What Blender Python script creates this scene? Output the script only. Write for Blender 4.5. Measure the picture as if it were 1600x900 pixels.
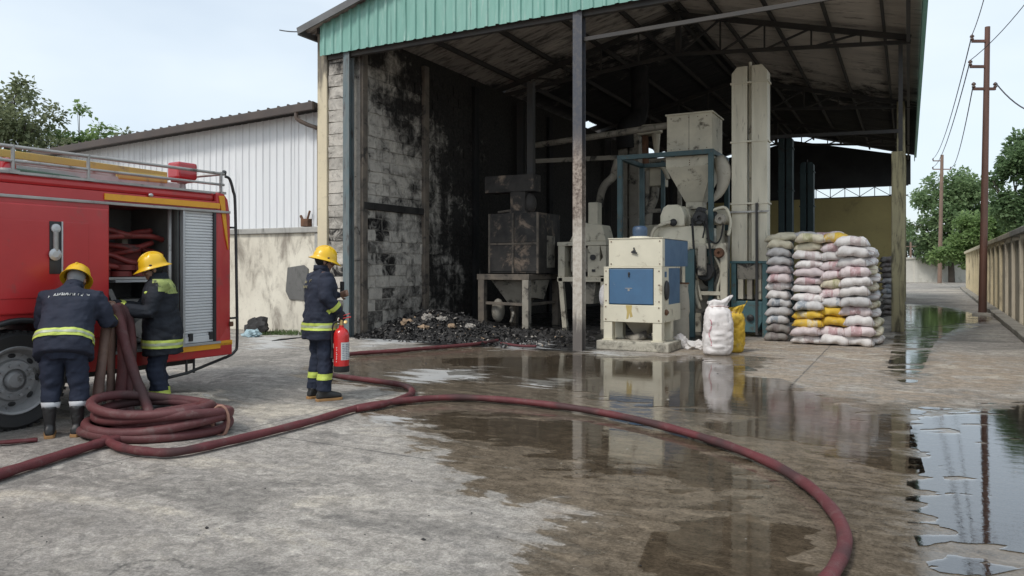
import bpy, bmesh, math, random
import numpy as np
from mathutils import Vector, Matrix
from mathutils.bvhtree import BVHTree

SC = bpy.context.scene
for _o in list(bpy.data.objects):
    bpy.data.objects.remove(_o)
COL = SC.collection
rnd = random.Random(7)
R_ = math.radians

# ------------------------------------------------------------------ camera
CAM_H, FPX, HZ = 1.55, 1155.0, 415.0        # eye height, focal length in 1600-px units, horizon row
YAW = R_(28.2)                              # camera looks 28.2 deg left of the shed's depth axis (+Y)
cam = bpy.data.cameras.new('camera')
cam.sensor_width = 36.0
cam.lens = FPX / 1600.0 * 36.0
cam.shift_y = (HZ - 450.0) / 1600.0
cam.clip_start = 0.05
cam.clip_end = 3000.0
camo = bpy.data.objects.new('camera', cam)
COL.objects.link(camo)
camo.location = (0, 0, CAM_H)
camo.rotation_euler = (R_(90), 0, YAW)
SC.camera = camo

# ------------------------------------------------------------------ sky, sun, exposure
SUN_EL, SUN_AZ = R_(50), R_(196)            # high sun behind thin cloud, behind the camera to the left
w = bpy.data.worlds.new('World')
SC.world = w
w.use_nodes = True
wn = w.node_tree
wn.nodes.clear()
out = wn.nodes.new('ShaderNodeOutputWorld')
bg = wn.nodes.new('ShaderNodeBackground')
bg.inputs['Strength'].default_value = 0.125
sky = wn.nodes.new('ShaderNodeTexSky')
sky.sky_type = 'NISHITA'
sky.sun_disc = False
sky.sun_elevation = SUN_EL
sky.sun_rotation = SUN_AZ
sky.air_density = 1.0
sky.dust_density = 2.0
sky.ozone_density = 1.0
tc = wn.nodes.new('ShaderNodeTexCoord')
mp = wn.nodes.new('ShaderNodeMapping')
mp.inputs['Scale'].default_value = (1.0, 1.0, 2.6)
nz = wn.nodes.new('ShaderNodeTexNoise')
nz.inputs['Scale'].default_value = 2.2
nz.inputs['Detail'].default_value = 4.0
nz.inputs['Roughness'].default_value = 0.5
cr = wn.nodes.new('ShaderNodeMapRange')
cr.inputs['From Min'].default_value = 0.3
cr.inputs['From Max'].default_value = 0.7
cr.inputs['To Min'].default_value = 0.60
cr.inputs['To Max'].default_value = 0.97
veil = wn.nodes.new('ShaderNodeMix')
veil.data_type = 'RGBA'
veil.inputs[7].default_value = (5.2, 5.75, 6.15, 1)     # even bright cloud veil
wn.links.new(tc.outputs['Generated'], mp.inputs['Vector'])
wn.links.new(mp.outputs['Vector'], nz.inputs['Vector'])
wn.links.new(nz.outputs['Fac'], cr.inputs['Value'])
wn.links.new(cr.outputs['Result'], veil.inputs[0])
wn.links.new(sky.outputs['Color'], veil.inputs[6])
wn.links.new(veil.outputs[2], bg.inputs['Color'])
wn.links.new(bg.outputs['Background'], out.inputs['Surface'])

sl = bpy.data.lights.new('sun', 'SUN')
sl.energy = 1.5
sl.angle = R_(14)
sl.color = (1.0, 0.965, 0.91)
so = bpy.data.objects.new('sun', sl)
COL.objects.link(so)
_sd = Vector((math.sin(SUN_AZ) * math.cos(SUN_EL), math.cos(SUN_AZ) * math.cos(SUN_EL), math.sin(SUN_EL)))
so.rotation_euler = (-_sd).to_track_quat('-Z', 'Y').to_euler()

SC.view_settings.view_transform = 'Standard'
SC.view_settings.look = 'None'
SC.view_settings.exposure = 0.5
SC.view_settings.gamma = 1.0
SC.view_settings.use_curve_mapping = False
SC.render.engine = 'CYCLES'
SC.cycles.use_denoising = True
SC.cycles.max_bounces = 10
SC.cycles.diffuse_bounces = 5
SC.cycles.transparent_max_bounces = 16
SC.cycles.caustics_reflective = False
SC.cycles.caustics_refractive = False

# ------------------------------------------------------------------ layout helpers (survey of the place)
FW = Vector((-math.sin(YAW), math.cos(YAW), 0))
RT = Vector((math.cos(YAW), math.sin(YAW), 0))

def gd(u, v, z=0.0):
    """point of the flat yard seen at (u, v)"""
    d = FPX * (CAM_H - z) / (v - HZ)
    p = FW * d + RT * ((u - 800.0) / FPX * d)
    return Vector((p.x, p.y, z))

def pz(u, v, d):
    """point at distance d in front of the camera"""
    p = FW * d + RT * ((u - 800.0) / FPX * d)
    return Vector((p.x, p.y, CAM_H + (HZ - v) / FPX * d))

def py(u, v, y):
    """point on the plane Y = y"""
    q = FW * FPX + RT * (u - 800.0)
    return pz(u, v, FPX * y / q.y)

# ------------------------------------------------------------------ mesh helpers
class MB:
    def __init__(s):
        s.v, s.f, s.m = [], [], []
    def add(s, vs, fs, mi=0):
        o = len(s.v)
        s.v += [tuple(p) for p in vs]
        s.f += [tuple(i + o for i in f) for f in fs]
        s.m += [mi] * len(fs)
        return s
    def bb(s, x0, x1, y0, y1, z0, z1, mi=0, M=None):
        vs = [Vector(p) for p in ((x0,y0,z0),(x1,y0,z0),(x1,y1,z0),(x0,y1,z0),(x0,y0,z1),(x1,y0,z1),(x1,y1,z1),(x0,y1,z1))]
        if M: vs = [M @ p for p in vs]
        return s.add(vs, [(0,3,2,1),(4,5,6,7),(0,1,5,4),(1,2,6,5),(2,3,7,6),(3,0,4,7)], mi)
    def bar(s, p0, p1, w, h, up=(0,0,1), mi=0):
        """rectangular bar from p0 to p1, w across, h along up"""
        p0, p1 = Vector(p0), Vector(p1)
        d = (p1 - p0).normalized()
        u = Vector(up)
        if abs(d.dot(u)) > 0.98: u = Vector((0, 1, 0))
        a = d.cross(u).normalized()
        b = a.cross(d).normalized()
        vs = []
        for p in (p0, p1):
            for sa, sb in ((-1,-1),(1,-1),(1,1),(-1,1)):
                vs.append(p + a * (sa * w / 2) + b * (sb * h / 2))
        return s.add(vs, [(0,1,2,3),(7,6,5,4),(0,4,5,1),(1,5,6,2),(2,6,7,3),(3,7,4,0)], mi)
    def loop(s, rings, cap=True, closed=False, mi=0):
        """skin a list of equal-length rings"""
        n = len(rings[0])
        vs = [p for r in rings for p in r]
        fs = []
        k = len(rings)
        for i in range(k if closed else k - 1):
            a, b = i * n, ((i + 1) % k) * n
            for j in range(n):
                j2 = (j + 1) % n
                fs.append((a + j, a + j2, b + j2, b + j))
        if cap and not closed:
            fs.append(tuple(range(n - 1, -1, -1)))
            fs.append(tuple((k - 1) * n + j for j in range(n)))
        return s.add(vs, fs, mi)
    def tube(s, pts, r, n=10, cap=True, closed=False, mi=0, sq=1.0):
        """round tube along a polyline; r a number or a list; sq flattens along z"""
        pts = [Vector(p) for p in pts]
        k = len(pts)
        rs = r if isinstance(r, (list, tuple)) else [r] * k
        rings = []
        ref = None
        for i, p in enumerate(pts):
            if closed:
                d = (pts[(i + 1) % k] - pts[i - 1]).normalized()
            else:
                d = (pts[min(i + 1, k - 1)] - pts[max(i - 1, 0)]).normalized()
            if ref is None:
                ref = Vector((0, 0, 1)) if abs(d.z) < 0.9 else Vector((0, 1, 0))
            a = d.cross(ref)
            if a.length < 1e-4:
                a = d.cross(Vector((1, 0, 0)))
            a.normalize()
            b = a.cross(d).normalized()
            ref = b
            rings.append([p + a * (math.cos(t) * rs[i]) + b * (math.sin(t) * rs[i] * sq)
                          for t in (2 * math.pi * j / n for j in range(n))])
        return s.loop(rings, cap, closed, mi)
    def caps(s, pts, rs, n=12, mi=0):
        """tapered limb with rounded ends"""
        pts = [Vector(p) for p in pts]
        rs = list(rs) if isinstance(rs, (list, tuple)) else [rs] * len(pts)
        d0 = (pts[0] - pts[1]).normalized(); d1 = (pts[-1] - pts[-2]).normalized()
        P = [pts[0] + d0 * rs[0] * .96, pts[0] + d0 * rs[0] * .7] + pts + [pts[-1] + d1 * rs[-1] * .7, pts[-1] + d1 * rs[-1] * .96]
        Q = [rs[0] * .25, rs[0] * .7] + rs + [rs[-1] * .7, rs[-1] * .25]
        return s.tube(P, Q, n, mi=mi)
    def lathe(s, prof, c=(0, 0, 0), n=24, M=None, cap=True, mi=0, sx=1.0, sy=1.0):
        c = Vector(c)
        rings = []
        for r, z in prof:
            ring = [Vector((math.cos(t) * r * sx, math.sin(t) * r * sy, z)) for t in (2 * math.pi * j / n for j in range(n))]
            rings.append([(M @ p if M else p) + c for p in ring])
        return s.loop(rings, cap, False, mi)
    def ell(s, c, rx, ry, rz, n=16, k=9, M=None, mi=0):
        c = Vector(c)
        rings = []
        for i in range(k + 1):
            a = -math.pi / 2 + math.pi * (0.04 + 0.92 * i / k)
            ring = [Vector((math.cos(t) * rx * math.cos(a), math.sin(t) * ry * math.cos(a), rz * math.sin(a))) for t in (2 * math.pi * j / n for j in range(n))]
            rings.append([(M @ p if M else p) + c for p in ring])
        return s.loop(rings, True, False, mi)
    def prism(s, poly, d, mi=0):
        """extrude a flat polygon (3-D points) by vector d"""
        d = Vector(d)
        a = [Vector(p) for p in poly]
        n = len(a)
        vs = a + [p + d for p in a]
        fs = [tuple(range(n - 1, -1, -1)), tuple(range(n, 2 * n))]
        for i in range(n):
            j = (i + 1) % n
            fs.append((i, j, n + j, n + i))
        return s.add(vs, fs, mi)
    def xf(s, M):
        s.v = [tuple(M @ Vector(p)) for p in s.v]
        return s
    def mesh(s, name, smooth=False):
        me = bpy.data.meshes.new(name)
        me.from_pydata(s.v, [], s.f)
        bm = bmesh.new(); bm.from_mesh(me)
        bmesh.ops.recalc_face_normals(bm, faces=bm.faces)
        bm.to_mesh(me); bm.free()
        if len(set(s.m)) > 1:
            me.polygons.foreach_set('material_index', s.m)
        if smooth:
            me.polygons.foreach_set('use_smooth', [True] * len(me.polygons))
        me.update()
        return me
    def build(s, name, mat, parent=None, smooth=False, bevel=0.0, loc=None, angle=None):
        o = link(name, s.mesh(name, smooth), mat, parent)
        if loc is not None: o.location = loc
        if bevel: bev(o, bevel)
        if smooth and angle:
            try:
                o.data.set_sharp_from_angle(angle=R_(angle))
            except Exception:
                pass
        return o

def link(name, me, mat=None, parent=None):
    if mat is not None and not me.materials:
        for m in (mat if isinstance(mat, (list, tuple)) else [mat]):
            me.materials.append(M_(m))
    o = bpy.data.objects.new(name, me)
    COL.objects.link(o)
    if parent: o.parent = parent
    return o

def bev(o, wd, seg=2):
    b = o.modifiers.new('bevel', 'BEVEL')
    b.width = wd; b.segments = seg; b.limit_method = 'ANGLE'; b.angle_limit = R_(35)
    return o

def tag(o, label=None, cat=None, group=None, kind=None):
    if label: o['label'] = label
    if cat: o['category'] = cat
    if group: o['group'] = group
    if kind: o['kind'] = kind
    return o

def empty(name, loc=(0, 0, 0), rz=0.0, label=None, cat=None, group=None):
    o = bpy.data.objects.new(name, None)
    o.empty_display_size = 0.2
    COL.objects.link(o)
    o.location = loc
    o.rotation_euler = (0, 0, rz)
    return tag(o, label, cat, group)

def smooth_path(pts, k=8, closed=False):
    """Catmull-Rom"""
    P = [Vector(p) for p in pts]
    n = len(P)
    outp = []
    for i in range(n if closed else n - 1):
        if closed:
            a, b, c, d = P[i - 1], P[i], P[(i + 1) % n], P[(i + 2) % n]
        else:
            a, b, c, d = P[max(i - 1, 0)], P[i], P[i + 1], P[min(i + 2, n - 1)]
        for j in range(k):
            t = j / k
            outp.append(0.5 * ((2 * b) + (c - a) * t + (2 * a - 5 * b + 4 * c - d) * t * t + (3 * b - a - 3 * c + d) * t ** 3))
    if not closed: outp.append(P[-1])
    return outp

# value noise in numpy (for the ground survey and for lumpy shapes)
def vnoise(x, y, seed=0):
    xi, yi = np.floor(x).astype(np.int64), np.floor(y).astype(np.int64)
    xf, yf = x - xi, y - yi
    def h(a, b):
        n = (a * 374761393 + b * 668265263 + seed * 974634777) & 0x7fffffff
        n = ((n ^ (n >> 13)) * 1274126177) & 0x7fffffff
        n = n ^ (n >> 16)
        return (n & 0xffff) / 65535.0
    sx, sy = xf * xf * (3 - 2 * xf), yf * yf * (3 - 2 * yf)
    a = h(xi, yi) * (1 - sx) + h(xi + 1, yi) * sx
    b = h(xi, yi + 1) * (1 - sx) + h(xi + 1, yi + 1) * sx
    return a * (1 - sy) + b * sy

def fbm(x, y, o=4, seed=0):
    x, y = np.asarray(x, float), np.asarray(y, float)
    s, a, t = 0, 0.5, 0
    for i in range(o):
        s = s + a * vnoise(x * 2 ** i, y * 2 ** i, seed + i * 17)
        t += a; a *= 0.5
    return s / t - 0.5

# ------------------------------------------------------------------ materials
_M = {}
def M_(m):
    return m if not isinstance(m, str) else _M[m]

class NT:
    """small node-tree writer"""
    def __init__(s, name):
        s.mat = bpy.data.materials.new(name)
        s.mat.use_nodes = True
        s.t = s.mat.node_tree
        s.t.nodes.clear()
        s.out = s.t.nodes.new('ShaderNodeOutputMaterial')
        s.b = s.t.nodes.new('ShaderNodeBsdfPrincipled')
        s.t.links.new(s.b.outputs[0], s.out.inputs[0])
        _M[name] = s.mat
    def n(s, typ, **k):
        x = s.t.nodes.new(typ)
        for a, b in k.items():
            setattr(x, a, b)
        return x
    def l(s, a, b):
        s.t.links.new(a, b)
    def set(s, inp, v):
        if hasattr(v, 'is_output'): s.l(v, inp)
        elif isinstance(v, (tuple, list)) and len(v) == 3 and inp.type == 'RGBA': inp.default_value = (*v, 1)
        else: inp.default_value = v
    def coord(s, kind='Object', scale=None, rot=None):
        if kind == 'World':
            o = s.n('ShaderNodeNewGeometry').outputs['Position']
        else:
            o = s.n('ShaderNodeTexCoord').outputs[kind]
        if scale or rot:
            m = s.n('ShaderNodeMapping')
            if scale: m.inputs['Scale'].default_value = scale
            if rot: m.inputs['Rotation'].default_value = rot
            s.l(o, m.inputs['Vector']); o = m.outputs[0]
        return o
    def noise(s, co, scale, detail=4, rough=0.55, dist=0.0):
        x = s.n('ShaderNodeTexNoise')
        x.inputs['Scale'].default_value = scale
        x.inputs['Detail'].default_value = detail
        x.inputs['Roughness'].default_value = rough
        x.inputs['Distortion'].default_value = dist
        s.l(co, x.inputs['Vector'])
        return x.outputs['Fac']
    def vor(s, co, scale, feature='F1'):
        x = s.n('ShaderNodeTexVoronoi', feature=feature)
        x.inputs['Scale'].default_value = scale
        s.l(co, x.inputs['Vector'])
        return x.outputs['Distance']
    def rng(s, v, a, b, c=0.0, d=1.0, smooth=True):
        x = s.n('ShaderNodeMapRange')
        if smooth: x.interpolation_type = 'SMOOTHSTEP'
        s.set(x.inputs['Value'], v)
        for nm, q in zip(('From Min', 'From Max', 'To Min', 'To Max'), (a, b, c, d)):
            s.set(x.inputs[nm], q)
        return x.outputs['Result']
    def math(s, op, a, b=0.0, c=None):
        x = s.n('ShaderNodeMath', operation=op)
        s.set(x.inputs[0], a); s.set(x.inputs[1], b)
        if c is not None: s.set(x.inputs[2], c)
        return x.outputs[0]
    def mix(s, f, a, b, mode='MIX'):
        x = s.n('ShaderNodeMix', data_type='RGBA', blend_type=mode)
        s.set(x.inputs[0], f); s.set(x.inputs[6], a); s.set(x.inputs[7], b)
        return x.outputs[2]
    def mixf(s, f, a, b):
        x = s.n('ShaderNodeMix', data_type='FLOAT')
        s.set(x.inputs[0], f); s.set(x.inputs[2], a); s.set(x.inputs[3], b)
        return x.outputs[0]
    def bump(s, h, strength=0.3, dist=0.01):
        x = s.n('ShaderNodeBump')
        x.inputs['Strength'].default_value = strength
        x.inputs['Distance'].default_value = dist
        s.l(h, x.inputs['Height'])
        s.l(x.outputs[0], s.b.inputs['Normal'])
        return x.outputs[0]
    def fin(s, col=None, rough=None, metal=None, spec=None, coat=None):
        B = s.b.inputs
        if col is not None: s.set(B['Base Color'], col)
        if rough is not None: s.set(B['Roughness'], rough)
        if metal is not None: s.set(B['Metallic'], metal)
        if spec is not None: s.set(B['Specular IOR Level'], spec)
        if coat is not None:
            B['Coat Weight'].default_value = coat; B['Coat Roughness'].default_value = 0.08
        return s.mat

def pm(name, c, c2=None, scale=3.0, rough=0.6, rough2=None, metal=0.0, dirt=None, dscale=5.0, damt=0.3, drough=0.8,
       bump=0.15, bscale=60.0, bdist=0.004, coord='Object', stretch=None, spec=None, coat=None, rand=0.0, fine=0.12):
    """paint, cloth, metal...: two-tone base, patches of wear or dirt, fine relief"""
    t = NT(name)
    co = t.coord(coord, stretch)
    co0 = t.coord(coord)
    c2 = c2 or tuple(x * 0.8 for x in c)
    n1 = t.noise(co, scale, 5, 0.6)
    col = t.mix(t.rng(n1, 0.3, 0.7), c, c2)
    if fine:
        nf = t.noise(co0, bscale * 1.7, 3, 0.7)
        col = t.mix(t.rng(nf, 0.25, 0.75, 0, fine), col, tuple(x * 0.45 for x in c))
    if rand:
        oi = t.n('ShaderNodeObjectInfo')
        hs = t.n('ShaderNodeHueSaturation')
        t.set(hs.inputs['Value'], t.rng(oi.outputs['Random'], 0, 1, 1 - rand, 1 + rand, False))
        t.l(col, hs.inputs['Color']); col = hs.outputs[0]
    rg = t.rng(n1, 0.3, 0.7, rough, rough2 if rough2 is not None else min(1, rough + 0.12))
    if dirt:
        nd = t.noise(co, dscale, 8, 0.68, 0.4)
        lo = 0.5 + (0.5 - damt) * 0.55
        f = t.rng(nd, lo - 0.05, lo + 0.10)
        col = t.mix(f, col, dirt)
        rg = t.mixf(f, rg, drough)
    if bump:
        t.bump(t.noise(co0, bscale, 4, 0.6), bump, bdist)
    return t.fin(col, rg, metal, spec, coat)

# -- yard concrete: dry, wet, sooty, powder residue (surveyed masks stored on the sheet)
def ground_mat():
    t = NT('yard_concrete')
    co = t.coord('World')
    def at(nm):
        return t.n('ShaderNodeAttribute', attribute_name=nm).outputs['Fac']
    big = t.noise(co, 0.35, 5, 0.6)
    mid = t.noise(co, 1.7, 7, 0.65, 0.5)
    st = t.noise(t.coord('World', (0.45, 2.2, 1), (0, 0, R_(24))), 2.4, 8, 0.66, 0.6)
    fin = t.noise(co, 38, 5, 0.75)
    grit = t.noise(co, 160, 3, 0.7)
    dry = t.mix(t.rng(big, 0.3, 0.7), (0.315, 0.288, 0.255), (0.245, 0.226, 0.205))
    dry = t.mix(t.rng(st, 0.44, 0.68, 0, 0.6), dry, (0.195, 0.182, 0.168))
    dry = t.mix(t.rng(mid, 0.55, 0.75, 0, 0.75), dry, (0.40, 0.36, 0.305))
    dry = t.mix(t.rng(mid, 0.40, 0.22, 0, 0.6), dry, (0.175, 0.168, 0.16))
    dry = t.mix(t.rng(fin, 0.45, 0.7, 0, 0.35), dry, (0.14, 0.13, 0.12))
    dry = t.mix(t.rng(grit, 0.66, 0.74, 0, 0.5), dry, (0.48, 0.45, 0.41))
    crk = t.n('ShaderNodeTexVoronoi', feature='DISTANCE_TO_EDGE'); crk.inputs['Scale'].default_value = 0.55
    cv = t.n('ShaderNodeVectorMath', operation='ADD'); t.l(co, cv.inputs[0])
    cn = t.n('ShaderNodeTexNoise'); cn.inputs['Scale'].default_value = 2.2; cn.inputs['Detail'].default_value = 6; t.l(co, cn.inputs['Vector'])
    t.l(cn.outputs['Color'], cv.inputs[1]); t.l(cv.outputs[0], crk.inputs['Vector'])
    crack = t.math('MULTIPLY', t.rng(crk.outputs['Distance'], 0.012, 0.002), t.rng(big, 0.48, 0.58))
    dry = t.mix(t.math('MULTIPLY', crack, 0.7), dry, (0.085, 0.08, 0.074))
    blot = t.noise(co, 5.5, 6, 0.7, 1.0)
    dry = t.mix(t.rng(blot, 0.56, 0.70, 0, 0.5), dry, (0.20, 0.185, 0.165))
    dry = t.mix(t.rng(blot, 0.44, 0.32, 0, 0.5), dry, (0.37, 0.34, 0.295))
    dmp = t.noise(t.coord('World', (0.8, 1.3, 1), (0, 0, R_(20))), 0.55, 7, 0.62, 1.2)
    dry = t.mix(t.rng(dmp, 0.50, 0.58, 0, 0.72), dry, (0.150, 0.139, 0.126))
    dry = t.mix(t.rng(dmp, 0.45, 0.36, 0, 0.65), dry, (0.43, 0.385, 0.315))
    dm2 = t.noise(t.coord('World', (1.0, 1.5, 1), (0, 0, R_(32))), 1.5, 8, 0.66, 1.5)
    dry = t.mix(t.rng(dm2, 0.53, 0.58, 0, 0.5), dry, (0.21, 0.192, 0.17))
    dry = t.mix(t.rng(dm2, 0.42, 0.37, 0, 0.45), dry, (0.40, 0.372, 0.33))
    speck = t.noise(co, 70, 2, 0.5)
    dry = t.mix(t.rng(speck, 0.68, 0.72, 0, 0.7), dry, (0.10, 0.095, 0.088))
    # dried mud tint
    mud = t.rng(at('mud'), -0.35, 0.45)
    dry = t.mix(t.math('MULTIPLY', mud, t.rng(dm2, 0.40, 0.58, 0.10, 0.85)), dry, (0.255, 0.205, 0.155))
    # slab joints
    sep = t.n('ShaderNodeSeparateXYZ'); t.l(co, sep.inputs[0])
    wob = t.math('MULTIPLY', t.math('SUBTRACT', mid, 0.5), 0.05)
    def joint(axis, period, off):
        q = t.math('ADD', t.math('ADD', sep.outputs[axis], off), wob)
        q = t.math('PINGPONG', q, period / 2)
        return t.rng(q, 0.018, 0.006)
    jt = t.math('MAXIMUM', joint(0, 4.2, 1.33), joint(1, 5.5, 0.6))
    dry = t.mix(t.math('MULTIPLY', jt, t.rng(mid, 0.3, 0.55, 0.15, 0.8)), dry, (0.09, 0.085, 0.08))
    # wet film
    wn_ = t.noise(co, 1.3, 8, 0.62, 0.8)
    ws = t.noise(t.coord('World', (0.5, 2.0, 1), (0, 0, R_(26))), 3.2, 7, 0.62, 0.5)
    wv = t.math('ADD', at('wet'), t.math('ADD', t.math('MULTIPLY', t.math('SUBTRACT', wn_, 0.5), 1.7), t.math('MULTIPLY', t.math('SUBTRACT', ws, 0.5), 1.5)))
    wv = t.math('ADD', wv, t.math('MULTIPLY', t.math('SUBTRACT', fin, 0.5), 0.30))
    wet = t.rng(wv, -0.035, 0.035)
    damp = t.rng(wv, -0.35, 0.02, 0, 0.35)
    film = t.rng(wv, 0.03, 0.28)
    wetc = t.mix(t.rng(big, 0.3, 0.7), (0.150, 0.118, 0.085), (0.105, 0.086, 0.065))
    wetc = t.mix(t.rng(ws, 0.52, 0.72, 0, 0.7), wetc, (0.225, 0.18, 0.13))
    wetc = t.mix(t.rng(fin, 0.45, 0.7, 0, 0.5), wetc, (0.06, 0.048, 0.036))
    col = t.mix(damp, dry, (0.15, 0.135, 0.115))
    col = t.mix(wet, col, wetc)
    # broken, gritty tone at every scale
    def scl(c_, f_):
        q = t.n('ShaderNodeVectorMath', operation='SCALE'); t.l(c_, q.inputs[0]); t.set(q.inputs['Scale'], f_); return q.outputs[0]
    g1 = t.noise(co, 11, 7, 0.72, 0.6); g2 = t.noise(co, 55, 5, 0.75); g3 = t.noise(t.coord('World', (0.65, 1.7, 1), (0, 0, R_(25))), 6, 6, 0.7, 0.9)
    val = t.math('MULTIPLY', t.rng(g1, 0.32, 0.68, 0.72, 1.28), t.rng(g2, 0.30, 0.70, 0.70, 1.30))
    val = t.math('MULTIPLY', val, t.mixf(wet, t.rng(g3, 0.33, 0.67, 0.90, 1.10), t.rng(g3, 0.33, 0.67, 0.80, 1.20)))
    col = scl(col, t.math('MULTIPLY', val, t.mixf(wet, 1.22, 1.06)))
    # soot and ash
    sv = t.math('ADD', at('soot'), t.math('MULTIPLY', t.math('SUBTRACT', wn_, 0.5), 1.5))
    soot = t.rng(sv, -0.12, 0.30)
    sc_ = t.mix(t.rng(t.noise(co, 9, 6, 0.7), 0.5, 0.72), (0.012, 0.012, 0.013), (0.06, 0.056, 0.052))
    col = t.mix(soot, col, sc_)
    # powder / foam residue
    rv = t.math('ADD', at('resid'), t.math('ADD', t.math('MULTIPLY', t.math('SUBTRACT', ws, 0.5), 2.2), t.math('MULTIPLY', t.math('SUBTRACT', fin, 0.5), 0.5)))
    res = t.rng(rv, 0.08, 0.42, 0, 0.62)
    col = t.mix(res, col, (0.62, 0.63, 0.63))
    # scattered flakes
    fl = t.math('MULTIPLY', t.rng(t.noise(co, 22, 2, 0.5), 0.70, 0.74), t.rng(at('soot'), -0.9, 0.1))
    col = t.mix(fl, col, (0.34, 0.32, 0.3))
    rough = t.mixf(film, t.mixf(wet, 0.86, 0.40), t.rng(t.math('ADD', t.math('MULTIPLY', g3, 0.6), t.math('MULTIPLY', wn_, 0.4)), 0.42, 0.60, 0.03, 0.26))
    rough = t.mixf(t.math('MULTIPLY', soot, t.rng(wn_, 0.35, 0.6)), rough, 0.5)
    rough = t.mixf(res, rough, 0.55)
    t.set(t.b.inputs['IOR'], t.mixf(wet, 1.45, 1.40))
    h = t.math('ADD', t.math('MULTIPLY', fin, 0.7), t.math('ADD', t.math('MULTIPLY', mid, 1.2), t.math('MULTIPLY', grit, 0.35)))
    hb = t.n('ShaderNodeBump')
    hb.inputs['Distance'].default_value = 0.02
    t.set(hb.inputs['Strength'], t.mixf(film, t.mixf(wet, 0.8, 0.32), t.rng(g3, 0.45, 0.65, 0.02, 0.10)))
    t.l(h, hb.inputs['Height']); t.l(hb.outputs[0], t.b.inputs['Normal'])
    t.fin(col, rough)
ground_mat()

def water_mat(name, ior):
    t = NT(name)
    co = t.coord('World')
    t.t.nodes.remove(t.b)
    rp = t.noise(t.coord('World', (0.5, 2.4, 1), (0, 0, R_(26))), 4.0, 5, 0.6, 0.4)
    rp2 = t.noise(co, 26.0, 2, 0.5)
    h = t.math('ADD', rp, t.math('MULTIPLY', rp2, 0.16))
    bp = t.n('ShaderNodeBump'); bp.inputs['Strength'].default_value = 0.05; bp.inputs['Distance'].default_value = 0.02
    t.l(h, bp.inputs['Height'])
    fr = t.n('ShaderNodeFresnel'); fr.inputs['IOR'].default_value = ior
    t.l(bp.outputs[0], fr.inputs['Normal'])
    gl = t.n('ShaderNodeBsdfGlossy'); gl.inputs['Roughness'].default_value = 0.02
    gl.inputs['Color'].default_value = (0.97, 0.98, 1, 1)
    t.l(bp.outputs[0], gl.inputs['Normal'])
    tr = t.n('ShaderNodeBsdfTransparent'); tr.inputs['Color'].default_value = (0.93, 0.91, 0.88, 1)
    mx = t.n('ShaderNodeMixShader')
    t.l(fr.outputs[0], mx.inputs[0]); t.l(tr.outputs[0], mx.inputs[1]); t.l(gl.outputs[0], mx.inputs[2])
    t.l(mx.outputs[0], t.out.inputs[0])
water_mat('standing_water', 2.5)
water_mat('muddy_water', 1.42)

# -- burnt block wall: pale plastered blocks, soot eaten in toward the seat of the fire
def block_mat():
    t = NT('charred_block')
    co = t.coord('World')
    sep = t.n('ShaderNodeSeparateXYZ'); t.l(co, sep.inputs[0])
    oi = t.n('ShaderNodeObjectInfo')
    n1 = t.noise(co, 0.75, 6, 0.62, 0.7)
    n2 = t.noise(co, 3.2, 8, 0.7, 0.9)
    n3 = t.noise(co, 14, 6, 0.7)
    base = t.mix(t.rng(n2, 0.3, 0.7), (0.66, 0.615, 0.545), (0.44, 0.41, 0.365))
    base = t.mix(t.rng(oi.outputs['Random'], 0, 1, 0, 0.35, False), base, (0.30, 0.285, 0.265))
    base = t.mix(t.rng(n3, 0.52, 0.7, 0, 0.6), base, (0.18, 0.165, 0.15))
    s = t.math('ADD', t.math('MULTIPLY', t.math('SUBTRACT', sep.outputs[1], 15.3), 0.36),
               t.math('MULTIPLY', t.math('MAXIMUM', t.math('SUBTRACT', sep.outputs[2], 4.6), 0.0), 0.5))
    s = t.math('ADD', s, t.math('MULTIPLY', t.math('SUBTRACT', n1, 0.5), 3.2))
    s = t.math('ADD', s, t.math('MULTIPLY', t.math('SUBTRACT', n2, 0.5), 2.6))
    s = t.math('ADD', s, t.math('MULTIPLY', t.math('SUBTRACT', oi.outputs['Random'], 0.5), 0.35))
    drip = t.noise(t.coord('World', (1, 2.2, 0.35)), 1.6, 6, 0.65)
    s = t.math('ADD', s, t.math('MULTIPLY', t.math('SUBTRACT', drip, 0.5), 1.6))
    f = t.rng(s, -0.8, 0.5, 0.08, 0.97)
    lowz = t.math('MULTIPLY', t.rng(sep.outputs[2], 2.9, 2.6), t.rng(oi.outputs['Random'], 0.30, 0.85))
    lowz = t.math('MULTIPLY', lowz, t.rng(t.math('ADD', sep.outputs[1], t.math('MULTIPLY', t.math('SUBTRACT', n1, 0.5), 3.0)), 14.0, 13.6))
    f = t.math('MAXIMUM', f, t.math('MULTIPLY', lowz, t.rng(n2, 0.33, 0.55, 0.2, 1.0)))
    col = t.mix(f, base, t.mix(t.rng(n3, 0.4, 0.7), (0.011, 0.0105, 0.011), (0.038, 0.034, 0.031)))
    spot = t.rng(n2, 0.60, 0.66, 0, 0.9)
    col = t.mix(spot, col, (0.02, 0.018, 0.018))
    t.bump(t.math('ADD', n3, t.math('MULTIPLY', n2, 2.0)), 0.6, 0.02)
    t.fin(col, 0.9, spec=0.2)
block_mat()

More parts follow.
